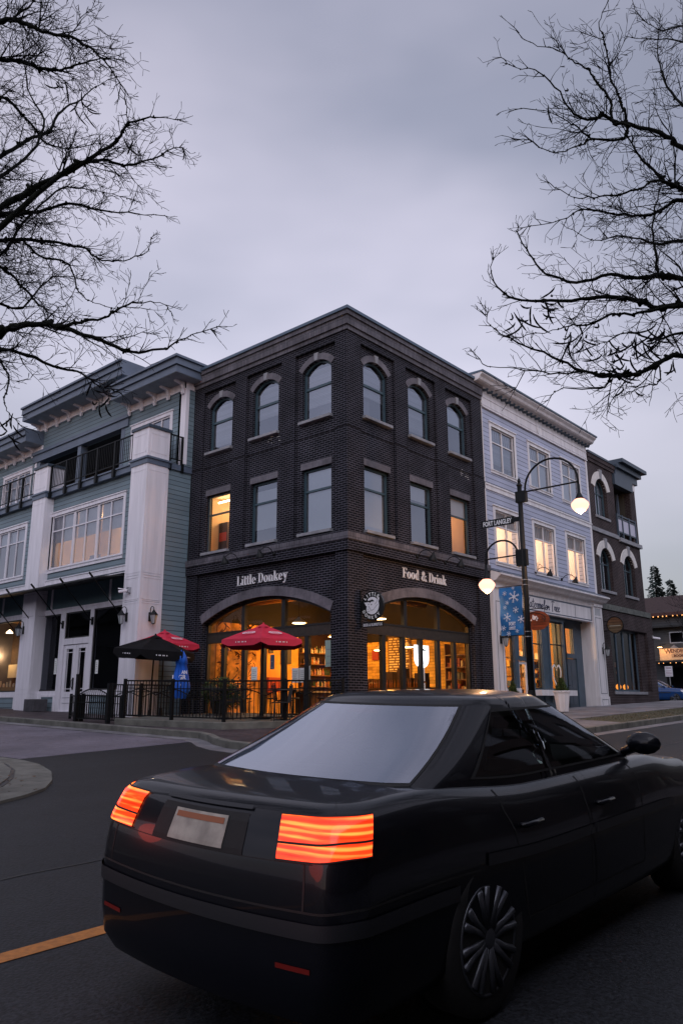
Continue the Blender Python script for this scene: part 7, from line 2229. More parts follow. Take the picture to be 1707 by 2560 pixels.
GUIDES = {"L":[[0.05,[[6.19,-13.83,6.03],[6.44,-13.38,6.52],[6.67,-13.1,6.75],[6.82,-13.04,6.74],[7.0,-12.92,6.93],[7.15,-12.88,7.17]]],[0.05,[[6.39,-13.88,5.87],[6.64,-13.31,6.55],[6.82,-13.04,6.74],[6.95,-12.94,6.65],[7.08,-12.84,6.57],[7.25,-12.67,6.52],[7.41,-12.51,6.41],[7.55,-12.42,6.23],[7.67,-12.37,6.04],[7.8,-12.31,5.75],[7.9,-12.3,5.4]]],[0.055,[[5.8,-13.76,5.99],[6.06,-13.22,6.55],[6.27,-12.91,6.7],[6.45,-12.74,6.66],[6.62,-12.58,6.59],[6.8,-12.43,6.58],[6.98,-12.31,6.64],[7.17,-12.17,6.66],[7.32,-12.1,6.6]]],[0.085,[[5.45,-13.51,4.4],[5.73,-12.97,4.86],[5.98,-12.61,5.19],[6.2,-12.4,5.4],[6.42,-12.18,5.62],[6.62,-12.02,5.77],[6.87,-11.81,6.03],[7.02,-11.77,6.2],[7.27,-11.59,6.25],[7.5,-11.45,6.18]]],[0.06,[[5.05,-13.45,4.97],[5.18,-12.77,5.89],[5.24,-12.38,6.33],[5.27,-12.12,6.71],[5.32,-11.84,7.02],[5.29,-11.71,7.4],[5.33,-11.47,7.71],[5.34,-11.29,8.04],[5.42,-10.99,8.36]]],[0.045,[[6.47,-12.21,5.58],[6.53,-11.97,5.83],[6.6,-11.75,5.95],[6.68,-11.51,5.99],[6.77,-11.27,6.18],[6.89,-11.0,6.43],[6.89,-10.93,6.42]]],[0.06,[[5.25,-13.46,4.5],[5.54,-12.83,5.07],[5.75,-12.51,5.25],[5.99,-12.19,5.35],[6.18,-11.98,5.47],[6.43,-11.7,5.43],[6.71,-11.39,5.4],[6.95,-11.18,5.37]]],[0.05,[[5.26,-13.43,4.24],[5.41,-12.76,4.91],[5.5,-12.37,5.11],[5.53,-12.13,5.22],[5.64,-11.76,5.32],[5.73,-11.45,5.34],[5.73,-11.33,5.29],[5.79,-11.11,5.3],[5.87,-10.86,5.45],[5.91,-10.69,5.62],[5.87,-10.64,5.84]]],[0.075,[[6.25,-13.62,2.6],[6.48,-13.1,3.21],[6.68,-12.76,3.43],[6.83,-12.57,3.52],[6.99,-12.36,3.53],[7.17,-12.16,3.46],[7.37,-11.94,3.35],[7.53,-11.79,3.3],[7.73,-11.61,3.34],[7.87,-11.5,3.44],[8.11,-11.3,3.55]]],[0.035,[[7.05,-12.39,3.5],[7.07,-12.17,3.63],[7.11,-11.94,3.75],[7.1,-11.77,3.92],[7.13,-11.58,4.06],[7.19,-11.34,4.13],[7.18,-11.2,4.09]]],[0.055,[[5.86,-13.51,2.73],[6.11,-12.95,3.25],[6.31,-12.59,3.42],[6.47,-12.38,3.39],[6.66,-12.11,3.28],[6.81,-11.95,3.23],[6.94,-11.85,3.1],[7.1,-11.69,3.03]]],[0.045,[[5.06,-13.41,4.61],[5.36,-12.66,4.98],[5.54,-12.36,4.77],[5.66,-12.22,4.62],[5.78,-12.09,4.43],[5.89,-11.99,4.29],[6.02,-11.87,4.16],[6.17,-11.69,4.09]]],[0.03,[[5.76,-13.15,3.55],[5.9,-12.66,3.59],[5.97,-12.43,3.47],[5.98,-12.31,3.28],[5.94,-12.33,3.06],[5.93,-12.25,2.95],[5.95,-12.14,2.85]]],[0.03,[[5.61,-12.16,5.17],[5.78,-12.03,4.96],[6.01,-11.79,4.86],[6.16,-11.71,4.49],[6.33,-11.61,4.33],[6.53,-11.47,4.26]]],[0.05,[[5.44,-13.55,4.75],[5.45,-12.92,5.46],[5.45,-12.43,5.94],[5.41,-12.08,6.5],[5.29,-11.92,7.12],[5.05,-12.06,7.66],[4.85,-12.08,8.39],[4.65,-12.11,9.15]]],[0.045,[[5.36,-13.45,4.19],[5.44,-12.73,4.57],[5.44,-12.33,4.95],[5.4,-12.08,5.52],[5.4,-11.73,6.14],[5.37,-11.46,6.36],[5.41,-11.09,6.48],[5.47,-10.71,6.54]]],[0.045,[[5.5,-13.71,5.86],[5.49,-12.98,6.55],[5.42,-12.53,6.99],[5.33,-12.19,6.99],[5.26,-11.82,6.85],[5.19,-11.47,7.04],[5.16,-11.07,7.36],[5.13,-10.68,7.55]]],[0.045,[[4.88,-13.32,4.43],[5.0,-12.51,4.64],[5.02,-12.09,4.6],[5.0,-11.8,4.68],[4.99,-11.52,5.18],[4.97,-11.25,5.36],[5.0,-10.93,5.44]]]],"R":[[0.06,[[12.65,-7.54,4.2],[12.05,-7.72,4.82],[11.56,-7.91,5.27],[11.47,-8.03,5.3],[11.39,-8.14,5.39],[11.25,-8.27,5.63],[11.19,-8.38,5.89],[11.19,-8.47,5.98]]],[0.055,[[12.75,-7.73,4.67],[12.14,-7.9,5.19],[11.65,-8.09,5.62],[11.54,-8.21,5.75],[11.24,-8.38,5.95],[11.09,-8.52,6.0],[11.04,-8.62,6.05],[10.98,-8.74,5.94],[10.84,-8.88,6.0],[10.76,-9.0,6.23],[10.62,-9.15,6.46],[10.45,-9.32,6.52],[10.35,-9.47,6.58]]],[0.03,[[11.32,-8.64,5.74],[11.17,-8.74,5.81],[11.2,-8.78,6.02],[11.1,-8.87,6.22],[11.06,-8.94,6.37],[10.93,-9.04,6.49],[10.84,-9.13,6.61],[10.62,-9.28,6.73],[10.51,-9.39,6.88]]],[0.03,[[11.22,-8.46,5.83],[11.23,-8.48,6.03],[11.2,-8.52,6.2],[11.15,-8.56,6.48],[11.14,-8.59,6.74],[11.13,-8.62,7.0],[11.12,-8.65,7.15],[11.22,-8.64,7.39],[11.28,-8.65,7.55]]],[0.028,[[11.19,-8.36,5.9],[11.14,-8.47,5.76],[10.91,-8.64,5.8],[10.83,-8.76,5.89],[10.77,-8.87,5.94],[10.6,-9.03,6.07],[10.39,-9.22,6.1]]],[0.02,[[11.18,-8.58,5.67],[10.95,-8.76,5.7],[10.88,-8.9,5.57],[10.74,-9.07,5.47],[10.64,-9.22,5.47],[10.56,-9.37,5.52],[10.49,-9.51,5.48]]],[0.03,[[11.59,-8.04,5.19],[11.41,-8.18,5.31],[11.23,-8.32,5.21],[11.01,-8.48,5.15],[10.82,-8.64,5.13],[10.69,-8.78,5.14],[10.55,-8.93,5.26]]],[0.05,[[12.63,-7.34,4.3],[12.02,-7.53,4.93],[11.5,-7.75,5.25],[11.36,-7.89,5.15],[11.19,-8.05,5.05],[10.95,-8.23,5.09],[10.67,-8.45,5.15],[10.49,-8.63,5.02],[10.19,-8.88,4.93]]],[0.065,[[12.5,-7.16,3.55],[11.95,-7.32,4.12],[11.35,-7.54,4.45],[11.15,-7.68,4.53],[10.97,-7.83,4.49],[10.73,-7.99,4.55],[10.43,-8.2,4.49],[10.17,-8.4,4.62],[10.07,-8.54,4.83],[10.01,-8.66,5.03],[10.04,-8.73,5.08]]],[0.075,[[12.52,-7.56,3.14],[12.0,-7.74,3.66],[11.44,-7.98,3.93],[11.25,-8.13,3.91],[11.06,-8.3,4.0],[10.9,-8.47,4.03],[10.66,-8.66,4.0],[10.33,-8.92,4.0],[10.1,-9.15,4.05],[10.01,-9.31,4.23],[10.08,-9.39,4.37]]],[0.04,[[11.49,-8.17,3.84],[11.29,-8.26,3.84],[11.11,-8.35,3.81],[10.88,-8.46,3.83],[10.67,-8.57,3.75],[10.51,-8.67,3.76],[10.37,-8.76,3.71],[10.1,-8.92,3.68]]],[0.06,[[12.5,-7.96,2.47],[12.0,-8.13,2.9],[11.48,-8.34,3.23],[11.3,-8.48,3.16],[11.14,-8.61,3.06],[10.96,-8.76,3.04],[10.74,-8.94,3.09],[10.51,-9.13,3.26],[10.26,-9.33,3.41],[10.08,-9.52,3.58],[10.09,-9.61,3.68]]],[0.03,[[11.2,-8.78,2.99],[10.99,-8.83,3.01],[10.85,-8.86,2.91],[10.53,-8.97,2.96],[10.41,-8.99,2.93]]],[0.022,[[11.0,-8.86,3.0],[10.78,-9.03,3.04],[10.53,-9.23,3.04],[10.29,-9.43,3.08],[10.1,-9.63,3.11],[10.06,-9.74,3.16]]],[0.02,[[11.29,-8.44,3.18],[11.27,-8.39,3.19],[11.23,-8.35,3.03],[11.1,-8.34,3.03],[10.93,-8.35,3.01]]],[0.04,[[11.36,-7.58,4.43],[11.12,-7.58,4.59],[11.09,-7.52,4.88],[11.07,-7.46,5.25],[11.12,-7.37,5.64],[11.22,-7.28,6.02],[11.2,-7.21,6.62]]],[0.035,[[12.58,-6.95,6.18],[12.13,-6.91,7.28],[11.51,-6.93,7.94],[11.16,-6.91,8.21],[10.88,-6.89,8.45]]],[0.035,[[12.58,-6.95,6.18],[12.15,-6.9,7.44],[11.53,-6.92,8.15],[11.25,-6.89,8.32],[11.02,-6.85,8.71]]],[0.05,[[12.54,-6.55,4.71],[11.81,-6.59,5.2],[11.17,-6.67,5.44],[10.86,-6.69,5.51],[10.5,-6.73,5.76],[10.11,-6.8,5.83],[9.82,-6.85,6.12]]],[0.05,[[12.63,-6.54,5.37],[11.94,-6.51,6.53],[11.32,-6.52,7.4],[11.12,-6.45,7.94],[11.04,-6.34,8.58],[11.1,-6.2,9.18]]],[0.045,[[12.45,-6.76,3.71],[11.79,-6.8,3.91],[11.11,-6.89,4.16],[10.81,-6.91,4.15],[10.5,-6.94,4.34],[10.17,-7.0,4.27],[9.87,-7.04,4.24]]]]}
TL = bare_tree('bare mossy tree at the left edge with black branches over the teal building', (4.55, -13.95, gz(4.55, -13.95) + .14), (4.6, -13.9, 2.3), GUIDES['L'], 21, 1.1)
TR = bare_tree('bare tree with dangling seed pods at the right edge over the pale blue building', (13.3, -6.9, gz(13.3, -6.9) + .14), (13.28, -6.95, 2.1), GUIDES['R'], 5, 1.0)
# dry curled seed pods
rnd = random.Random(9)
def pods(tree, c, n, s):
    m_ = MB()
    for k in range(n):
        p = Vector(c) + Vector((rnd.uniform(-.09, .09), rnd.uniform(-.09, .09), rnd.uniform(-.06, .10))) * s
        a = rnd.uniform(0, 6.28); cv = rnd.uniform(1.6, 3.6) * rnd.choice((-1, 1)); L = rnd.uniform(.12, .22) * s
        P = []; d = Vector((cos(a) * .4, sin(a) * .4, -1)).normalized(); q = p.copy()
        for i in range(7):
            P.append(q.copy()); d = (d + Vector((cos(a + 1.57), sin(a + 1.57), .2)) * cv * .16).normalized(); q = q + d * L / 6
        m_.tube(P, [.003, .008, .010, .008, .010, .008, .002], 5)
    m_.build('seed_pods', MT['twig'], tree)
for c, n, s in [([10.35, -9.36, 3.68], 9, 1.3), ([10.46, -9.19, 3.75], 3, 1.1), ([10.54, -9.04, 3.89], 7, 1.1), ([10.65, -8.78, 3.57], 7, 1.3), ([10.78, -8.73, 3.54], 7, 1.4), ([11.0, -8.85, 3.25], 4, 1), ([11.1, -8.82, 3.18], 12, 1.6), ([11.19, -8.47, 3.45], 9, 1.4), ([11.29, -8.44, 3.51], 9, 1.4), ([11.0, -8.54, 2.85], 2, 1.2), ([10.72, -9.07, 6.15], 2, 1.3), ([10.9, -8.68, 3.22], 3, 1), ([11.3, -8.12, 3.26], 3, 1)]: pods(TR, c, n, s)
for c, n, s in [([5.55, -11.58, 7.42], 7, 1.4), ([6.31, -12.31, 6.8], 3, 1.4), ([6.11, -12.26, 2.82], 4, 1.2), ([6.09, -12.31, 2.71], 4, 1.0), ([6.99, -11.87, 2.97], 4, 1.2), ([7.03, -11.8, 2.91], 3, 1.2), ([7.37, -12.01, 5.58], 2, 1.2)]: pods(TL, c, n, s)
# thin tree far down the street at the right edge
def small_tree(x, y, z0, h, label, seed):
    rnd_ = random.Random(seed)
    t_ = thing('bare_tree', label, 'tree', (x, y, z0))
    m_, f_ = MB(), MB()
    m_.tube([(x, y, z0), (x + .05, y, z0 + h * .35), (x, y + .1, z0 + h * .7), (x + .1, y, z0 + h)], [.13, .10, .06, .015], 7)
    def g(p, d, L, r, lv):
        P = [p]; q = p.copy(); dd = d.normalized()
        for i in range(6):
            dd = (dd + Vector((rnd_.uniform(-.2, .2), rnd_.uniform(-.2, .2), rnd_.uniform(-.1, .2)))).normalized(); q = q + dd * L / 6; P.append(q.copy())
        f_.tube(P, [max(r * (1 - i / 7), .004) for i in range(7)], 4, cap=False)
        if lv < 3:
            for k in range(5):
                i = rnd_.randint(1, 6); a = rnd_.uniform(0, 6.28)
                g(P[i], dd + Vector((cos(a), sin(a), rnd_.uniform(-.2, .6))) * .9, L * .5, r * .5, lv + 1)
    for k in range(26):
        f = rnd_.uniform(.3, 1); a = rnd_.uniform(0, 6.28)
        g(Vector((x, y, z0 + h * f)), Vector((cos(a), sin(a), .5)), h * .38 * (1.15 - f), .035 * (1.2 - f), 1)
    m_.build('trunk', MT['twig'], t_); f_.build('branches', MT['twig'], t_)
small_tree(-.3, 31.0, -.1, 7.4, 'thin bare street tree at the far right edge beyond the brown brick building', 4)
small_tree(-7.5, 56.0, -.1, 9.5, 'faint bare tree behind the bookshop roof', 6)

# ================================================================ vehicles
def car_paint(name, base, coat=1.0, rough=.35):
    return mat(name, base, rough, spec=.15, coat=coat, noise=.06, nscale=3)
MT['seatfab'] = mat('seat_fabric', (.02, .02, .022), .9)
def lamp_lens(name):
    m = bpy.data.materials.new(name); m.use_nodes = True; n = m.node_tree; b = n.nodes['Principled BSDF']
    b.inputs['Base Color'].default_value = (.3, .01, .005, 1); b.inputs['Roughness'].default_value = .12
    tcn = n.nodes.new('ShaderNodeTexCoord'); sp_ = n.nodes.new('ShaderNodeSeparateXYZ'); n.links.new(tcn.outputs['Object'], sp_.inputs[0])
    wv = n.nodes.new('ShaderNodeMath'); wv.operation = 'MULTIPLY'; wv.inputs[1].default_value = 260; n.links.new(sp_.outputs['Z'], wv.inputs[0])
    sn = n.nodes.new('ShaderNodeMath'); sn.operation = 'SINE'; n.links.new(wv.outputs[0], sn.inputs[0])
    nz_ = n.nodes.new('ShaderNodeTexNoise'); nz_.inputs['Scale'].default_value = 1.0; nz_.inputs['Detail'].default_value = 3; mpz = n.nodes.new('ShaderNodeMapping'); mpz.inputs['Scale'].default_value = (3, 3, 62); n.links.new(tcn.outputs['Object'], mpz.inputs['Vector']); n.links.new(mpz.outputs[0], nz_.inputs['Vector'])
    ad = n.nodes.new('ShaderNodeMath'); ad.operation = 'MULTIPLY_ADD'; ad.inputs[1].default_value = .14; n.links.new(sn.outputs[0], ad.inputs[0]); n.links.new(nz_.outputs['Fac'], ad.inputs[2])
    cr_ = n.nodes.new('ShaderNodeValToRGB'); e = cr_.color_ramp.elements
    e[0].position = .2; e[0].color = (.75, .02, .005, 1); e[1].position = .8; e[1].color = (2.0, .50, .08, 1)
    k = cr_.color_ramp.elements.new(.5); k.color = (1.5, .075, .012, 1)
    n.links.new(ad.outputs[0], cr_.inputs['Fac']); n.links.new(cr_.outputs['Color'], b.inputs['Emission Color']); b.inputs['Emission Strength'].default_value = 1.25
    return m
MT['carglass'] = None
def car_glass(name, refl, power):
    m = glass_mat(name, tint=(.10, .11, .12), refl=refl, power=power, rough=.03)
    return m
def make_car(name, label, loc, rot, paint, P, lit=False, plate=True):
    t_ = thing(name, label, 'car', loc, rot=rot)
    N1_, N2_, N3_ = 8, 10, 30
    def ring(b, yr, yf, rc, bow, bowf):
        pts = []
        for k in range(N1_): x = (b - rc) * k / N1_; pts.append((x, yr))
        for k in range(N2_): a = pi / 2 * k / N2_; pts.append((b - rc + rc * sin(a), yr + rc - rc * cos(a)))
        for k in range(N3_): pts.append((b, yr + rc + (yf - yr - 2 * rc) * k / N3_))
        for k in range(N2_): a = pi / 2 * k / N2_; pts.append((b - rc + rc * cos(a), yf - rc + rc * sin(a)))
        for k in range(N1_ + 1): x = (b - rc) * (1 - k / N1_); pts.append((x, yf))
        out_ = []
        for x, y in pts:
            if y < (yr + yf) / 2: y += bow * (x / b) ** 2
            else: y -= bowf * (x / b) ** 2
            # gentle barrel of the flanks
            x *= 1 - .045 * abs((y - (yr + yf) / 2) / ((yf - yr) / 2)) ** 2.5
            out_.append((x, y))
        return out_
    RC = P.get('rc', .26)
    NS = N1_ * 2 + N2_ * 2 + N3_ + 1
    yr, yf, b = P['yr'], P['yf'], P['b']
    top = P['top']
    def lerp_tab(tab, y):
        for (a, za), (c, zc) in zip(tab, tab[1:]):
            if y <= c:
                t = max(0, (y - a) / (c - a)); t = t * t * (3 - 2 * t) if P.get('smooth', True) else t
                return za + (zc - za) * t
        return tab[-1][1]
    lv = [(.20, .07, .04), (.27, .02, .01), (.40, .005, .0), (.58, .0, .0), (.70, .0, .008), (.79, .008, .02), (.835, .02, .03), (.87, .028, .045), (.94, .05, .075), (.985, .09, .12), (1.0, .16, .20)]
    grid = []
    for zf, ix, iy in lv:
        R = ring(b - ix, yr + iy, yf - iy * 1.2, RC, P.get('bow', .10), .22)
        row = []
        for x, y in R:
            tz = lerp_tab(top, y)
            z = P['zb'] + (tz - P['zb']) * ((zf - .2) / .8)
            row.append(Vector((x, y, z)))
        grid.append(row)
    def surf(g, s, v):
        i = min(int(s), len(g[0]) - 2); j = min(int(v), len(g) - 2)
        a, c = s - i, v - j
        return (g[j][i] * (1 - a) + g[j][i + 1] * a) * (1 - c) + (g[j + 1][i] * (1 - a) + g[j + 1][i + 1] * a) * c
    def patch(m_, g, sa, sb, va, vb, off, ns=10, nv=5, mirror=True, sgn=(1, -1)):
        """sa,sb functions of f(0..1 up); va,vb numbers or functions"""
        for sg in (sgn if mirror else (1,)):
            V, Fc = [], []
            for j in range(nv + 1):
                f = j / nv
                for i in range(ns + 1):
                    e = i / ns
                    v = va + (vb - va) * f
                    s = (sa(f) if callable(sa) else sa) * (1 - e) + (sb(f) if callable(sb) else sb) * e
                    p = surf(g, s, v)
                    du = surf(g, min(s + .3, NS - 1.01), v) - surf(g, max(s - .3, 0), v)
                    dv = surf(g, s, min(v + .3, len(g) - 1.01)) - surf(g, s, max(v - .3, 0))
                    nn = du.cross(dv)
                    nn = nn.normalized() if nn.length > 1e-9 else Vector((0, 0, 1))
                    p = p + nn * off
                    V.append(Vector((p.x * sg, p.y, p.z)))
            for j in range(nv):
                for i in range(ns):
                    a = j * (ns + 1) + i
                    q = (a, a + 1, a + ns + 2, a + ns + 1)
                    Fc.append(q if sg > 0 else q[::-1])
            m_.add(V, Fc)
        return m_
    def s_side(y): return N1_ + N2_ + (y - yr - RC) / (yf - yr - 2 * RC) * N3_
    def s_rear(x): return x / (b - RC) * N1_ if x <= b - RC else N1_ + N2_ * min(1, (x - b + RC) / RC)
    # --- body shell
    m_ = MB()
    V, Fc = [], []
    full = []
    for row in grid: full.append(row + [Vector((-p.x, p.y, p.z)) for p in reversed(row[1:-1])])
    nR = len(full[0])
    c0y = (yr + yf) / 2
    for s_ in (.82, .6, .35, .12):
        full.append([Vector((p.x * s_, c0y + (p.y - c0y) * (s_ ** .25), lerp_tab(top, c0y + (p.y - c0y) * (s_ ** .25)) + .022 * (1 - s_ ** 2))) for p in full[len(grid) - 1]])
    for r_ in full: V += r_
    for j in range(len(full) - 1):
        for i in range(nR): Fc.append((j * nR + i, j * nR + (i + 1) % nR, (j + 1) * nR + (i + 1) % nR, (j + 1) * nR + i))
    Fc.append(tuple(range(nR - 1, -1, -1))); Fc.append(tuple((len(full) - 1) * nR + i for i in range(nR)))
    m_.add(V, Fc)
    body = m_.build('body', paint, t_, smooth=True, local=True)
    # wheel arches cut from the shell
    cut = MB()
    for wy in P['wy']: cut.lathe((-1.2, wy, P['wr'] + .01), [(P['wr'] + .055, 0), (P['wr'] + .055, 2.4)], 40, axis=(1, 0, 0))
    co = cut.build('cutter', paint)
    bm = body.modifiers.new('b', 'BOOLEAN'); bm.operation = 'DIFFERENCE'; bm.solver = 'EXACT'; bm.object = co
    dg = bpy.context.evaluated_depsgraph_get()
    me = bpy.data.meshes.new_from_object(body.evaluated_get(dg))
    body.modifiers.clear(); old = body.data; body.data = me; bpy.data.meshes.remove(old)
    for p in me.polygons: p.use_smooth = True
    bpy.data.objects.remove(co)
    try:
        me.set_sharp_from_angle(angle=radians(38))
    except Exception: pass
    # --- greenhouse
    gg = []
    G = P['gh']
    for k in range(17):
        t = k / 16
        y0 = G['yr0'] + (G['yr1'] - G['yr0']) * t ** .92; y1 = G['yf0'] + (G['yf1'] - G['yf0']) * t ** .95
        bb = G['b0'] + (G['b1'] - G['b0']) * t ** 1.35
        row = []
        for x, y in ring(bb, y0, y1, .20, .10, .16):
            z0 = lerp_tab(top, y) - .02
            row.append(Vector((x, y, z0 + (G['zr'] - z0) * t)))
        gg.append(row)
    full = [row + [Vector((-p.x, p.y, p.z)) for p in reversed(row[1:-1])] for row in gg]
    cy = (G['yr1'] + G['yf1']) / 2
    for s_, dz in ((.93, .018), (.75, .034), (.45, .044), (.15, .048)):
        full.append([Vector((p.x * s_, cy + (p.y - cy) * (s_ ** .7), G['zr'] + dz)) for p in full[16]])
    def sg(y, v):       # side parameter of the greenhouse for a y at level v
        t = v / 16
        y0 = G['yr0'] + (G['yr1'] - G['yr0']) * t ** .92; y1 = G['yf0'] + (G['yf1'] - G['yf0']) * t ** .95
        return N1_ + N2_ + (y - y0 - .20) / (y1 - y0 - .40) * N3_
    S0r, S0f = N1_ + N2_ * .45, N1_ + N2_ * .5
    def in_glass(sm, vm):
        if vm > 16: return False
        if 1.4 < vm < 14.8 and (sm < S0r or sm > NS - 1.001 - S0f): return True
        for nm, ya, yb, va, vb in P['panes']:
            if va < vm < vb:
                f = (vm - va) / (vb - va)
                if sg(ya[0] + (ya[1] - ya[0]) * f, vm) < sm < sg(yb[0] + (yb[1] - yb[0]) * f, vm): return True
        return False
    V, Fc = [], []
    for r_ in full: V += r_
    for j in range(len(full) - 1):
        for i in range(nR):
            sm = i + .5 if i < NS - 1 else nR - i - .5
            if j < 16 and in_glass(sm, j + .5): continue
            Fc.append((j * nR + i, j * nR + (i + 1) % nR, (j + 1) * nR + (i + 1) % nR, (j + 1) * nR + i))
    Fc.append(tuple((len(full) - 1) * nR + i for i in range(nR)))
    MB().add(V, Fc).build('cabin', paint, t_, smooth=True, local=True)
    cg = P['glass']
    # black seals under the glass, then the panes
    def pane(nm, sa, sb, va, vb, mirror=True, ns=14, nv=7, gm=None):
        MB_ = MB(); patch(MB_, gg, sa, sb, va, vb, .0045, ns, nv, mirror, (1, -1))
        MB_.build(nm, gm or cg, t_, smooth=True, local=True)
    def rim_(sa, sb, va, vb, sgn, wo=.4, wi=.85, vo=.5, vi=1.0, closed=(True, True)):
        MB_ = MB()
        F_ = (lambda q: (lambda f: q(f) if callable(q) else q)); A_, B_ = F_(sa), F_(sb)
        if closed[0]: patch(MB_, gg, lambda f: A_(f) - wo, lambda f: A_(f) + wi, va - vo, vb + vo, .003, 2, 10, True, (sgn,))
        if closed[1]: patch(MB_, gg, lambda f: B_(f) - wi, lambda f: B_(f) + wo, va - vo, vb + vo, .003, 2, 10, True, (sgn,))
        patch(MB_, gg, lambda f: A_(0), lambda f: B_(0), va - vo, va + vi, .003, 16, 2, True, (sgn,))
        patch(MB_, gg, lambda f: A_(1), lambda f: B_(1), vb - vi, vb + vo, .003, 16, 2, True, (sgn,))
        MB_.build('window_seal', MT['rubber'], t_, smooth=True, local=True)
    for nm, ya, yb, va, vb in P['panes']:
        va_, vb_ = va, vb
        sa = lambda f, ya=ya: sg(ya[0] + (ya[1] - ya[0]) * f, va_ + (vb_ - va_) * f)
        sb = lambda f, yb=yb: sg(yb[0] + (yb[1] - yb[0]) * f, va_ + (vb_ - va_) * f)
        for sgn in (1, -1):
            rim_(sa, sb, va, vb, sgn)
            MB_ = MB(); patch(MB_, gg, sa, sb, va, vb, .0045, 14, 7, True, (sgn,)); MB_.build(nm, cg, t_, smooth=True, local=True)
    # rear and front screens reach across the centre line
    for nm, s0, va, vb, front in (('rear_window', N1_ + N2_ * .45, 1.4, 14.8, False), ('windscreen', N1_ + N2_ * .5, 1.2, 14.8, True)):
        if front: a_, b_ = NS - 1.001 - s0, NS - 1.001
        else: a_, b_ = 0, s0
        for sgn in (1, -1): rim_(a_, b_, va, vb, sgn, closed=(front, not front))
        MB_ = MB(); patch(MB_, gg, a_, b_, va, vb, .0045, 16, 7, True); MB_.build(nm, P.get('rglass', cg), t_, smooth=True, local=True)
    # --- cabin interior seen through the glass
    zc = lerp_tab(top, .8) + .035
    m_ = MB(); y0, y1 = G['yr0'] + .12, G['yf0'] - .12
    bb = G['b0'] - .07
    m_.add([(-bb * .85, y0, zc + .02), (bb * .85, y0, zc + .02), (bb, y0 + .5, zc), (bb, y1 - .5, zc), (bb * .85, y1, zc), (-bb * .85, y1, zc), (-bb, y1 - .5, zc), (-bb, y0 + .5, zc)], [(0, 1, 2, 3, 4, 5, 6, 7)])
    m_.build('parcel_shelf', MT['rubber'], t_, local=True)
    for sy, sh in ((.30, .10), (1.18, .12)):
        for sx_ in (-.37, .37):
            m_ = MB(); V = []
            prf = [(-.23, 0, .0), (-.22, sh, .02), (-.12, sh + .03, .03), (.12, sh + .03, .03), (.22, sh, .02), (.23, 0, .0)]
            for d_ in (-.06, .06):
                for a_, b_, c_ in prf: V.append(Vector((sx_ + a_, sy + d_ - b_ * .2, zc - .02 + b_)))
            m_.add(V, [(0, 1, 2, 3, 4, 5), (11, 10, 9, 8, 7, 6)] + [(i, 6 + i, 6 + (i + 1) % 6, (i + 1) % 6) for i in range(6)])
            m_.box(Fr((sx_, sy - .03, zc + sh + .06), (1, 0, 0), (0, -1, 0)), -.12, .12, 0, .13, -.045, .045)
            for q in (-.06, .06): m_.tube([(sx_ + q, sy - .03, zc + sh), (sx_ + q, sy - .03, zc + sh + .08)], .007, 5)
            m_.build('seat', MT['seatfab'], t_, local=True, bevel=.012)
    m_ = MB(); m_.tube([(-.37 + .18 * cos(2 * pi * k / 20), G['yf1'] + .20 - .05 * sin(2 * pi * k / 20), zc + .02 + .17 * sin(2 * pi * k / 20)) for k in range(21)], .014, 6); m_.build('steering_wheel', MT['rubber'], t_, local=True)
    m_ = MB(); m_.box(Fr((0, G['yf1'] + .02, G['zr'] - .10), (1, 0, 0), (0, -1, 0)), -.12, .12, -.035, .035, -.01, .01); m_.build('rear_view_mirror', MT['rubber'], t_, local=True)
    # --- wheels
    for wy in P['wy']:
        for sx_ in (1, -1):
            r = P['wr']; xw = (b - .015) * sx_
            m_ = MB(); ax = (1, 0, 0)
            cpos = Vector((xw, wy, r))
            prof = [(r * .70, 0), (r * .93, -.004), (r * .985, .02), (r, .05), (r, .165), (r * .98, .195), (r * .90, .21), (r * .6, .21)]
            m_.lathe(cpos, [(q, -z * sx_) for q, z in prof] if sx_ > 0 else [(q, z) for q, z in prof], 44, axis=ax)
            w_ = m_.build('wheel', MT['rubber'], t_, smooth=True, local=True)
            m_ = MB(); ri = r * .70
            def rp(a, q, d): return Vector((xw + (d) * sx_, wy + q * cos(a), r + q * sin(a)))
            nsp = P.get('spokes', 7)
            for k in range(nsp):
                a = 2 * pi * k / nsp + .2
                for da in (-.10, .10):
                    A = [rp(a + da * 1.6, ri * .20, -.012), rp(a + da * 1.2, ri * .6, -.002), rp(a + da * 1.5, ri * .97, .004)]
                    m_.tube(A, [.024, .017, .019], 6)
            m_.lathe(Vector((xw + .004 * sx_, wy, r)), [(ri * .27, -.035 * sx_), (ri * .26, .0), (ri * .14, .006 * sx_), (.01, .007 * sx_)], 20, axis=ax)
            pr = [(ri * 1.02, .004), (ri * .97, .006), (ri * .93, -.02), (ri * .90, -.10), (ri * .93, -.10), (ri * 1.0, -.02)]
            n = 44; V = []
            for q, d in pr:
                for k in range(n): V.append(rp(2 * pi * k / n, q, d))
            m_.add(V, [(i * n + k, i * n + (k + 1) % n, ((i + 1) % 6) * n + (k + 1) % n, ((i + 1) % 6) * n + k) for i in range(6) for k in range(n)])
            m_.build('rim', MT['alloy'], w_, smooth=True, local=True)
            m_ = MB(); m_.lathe(Vector((xw - .07 * sx_, wy, r)), [(ri * .78, 0), (ri * .78, .01), (ri * .3, .012)], 28, axis=ax); m_.build('brake_disc', MT['steel'], w_, local=True)
            m_ = MB(); m_.lathe(Vector((xw - .20 * sx_, wy, r)), [(ri * 1.5, 0), (ri * 1.5, .005)], 28, axis=ax); m_.build('arch_liner', MT['rubber'], w_, local=True)
    # --- shut lines, mouldings, handles
    m_ = MB()
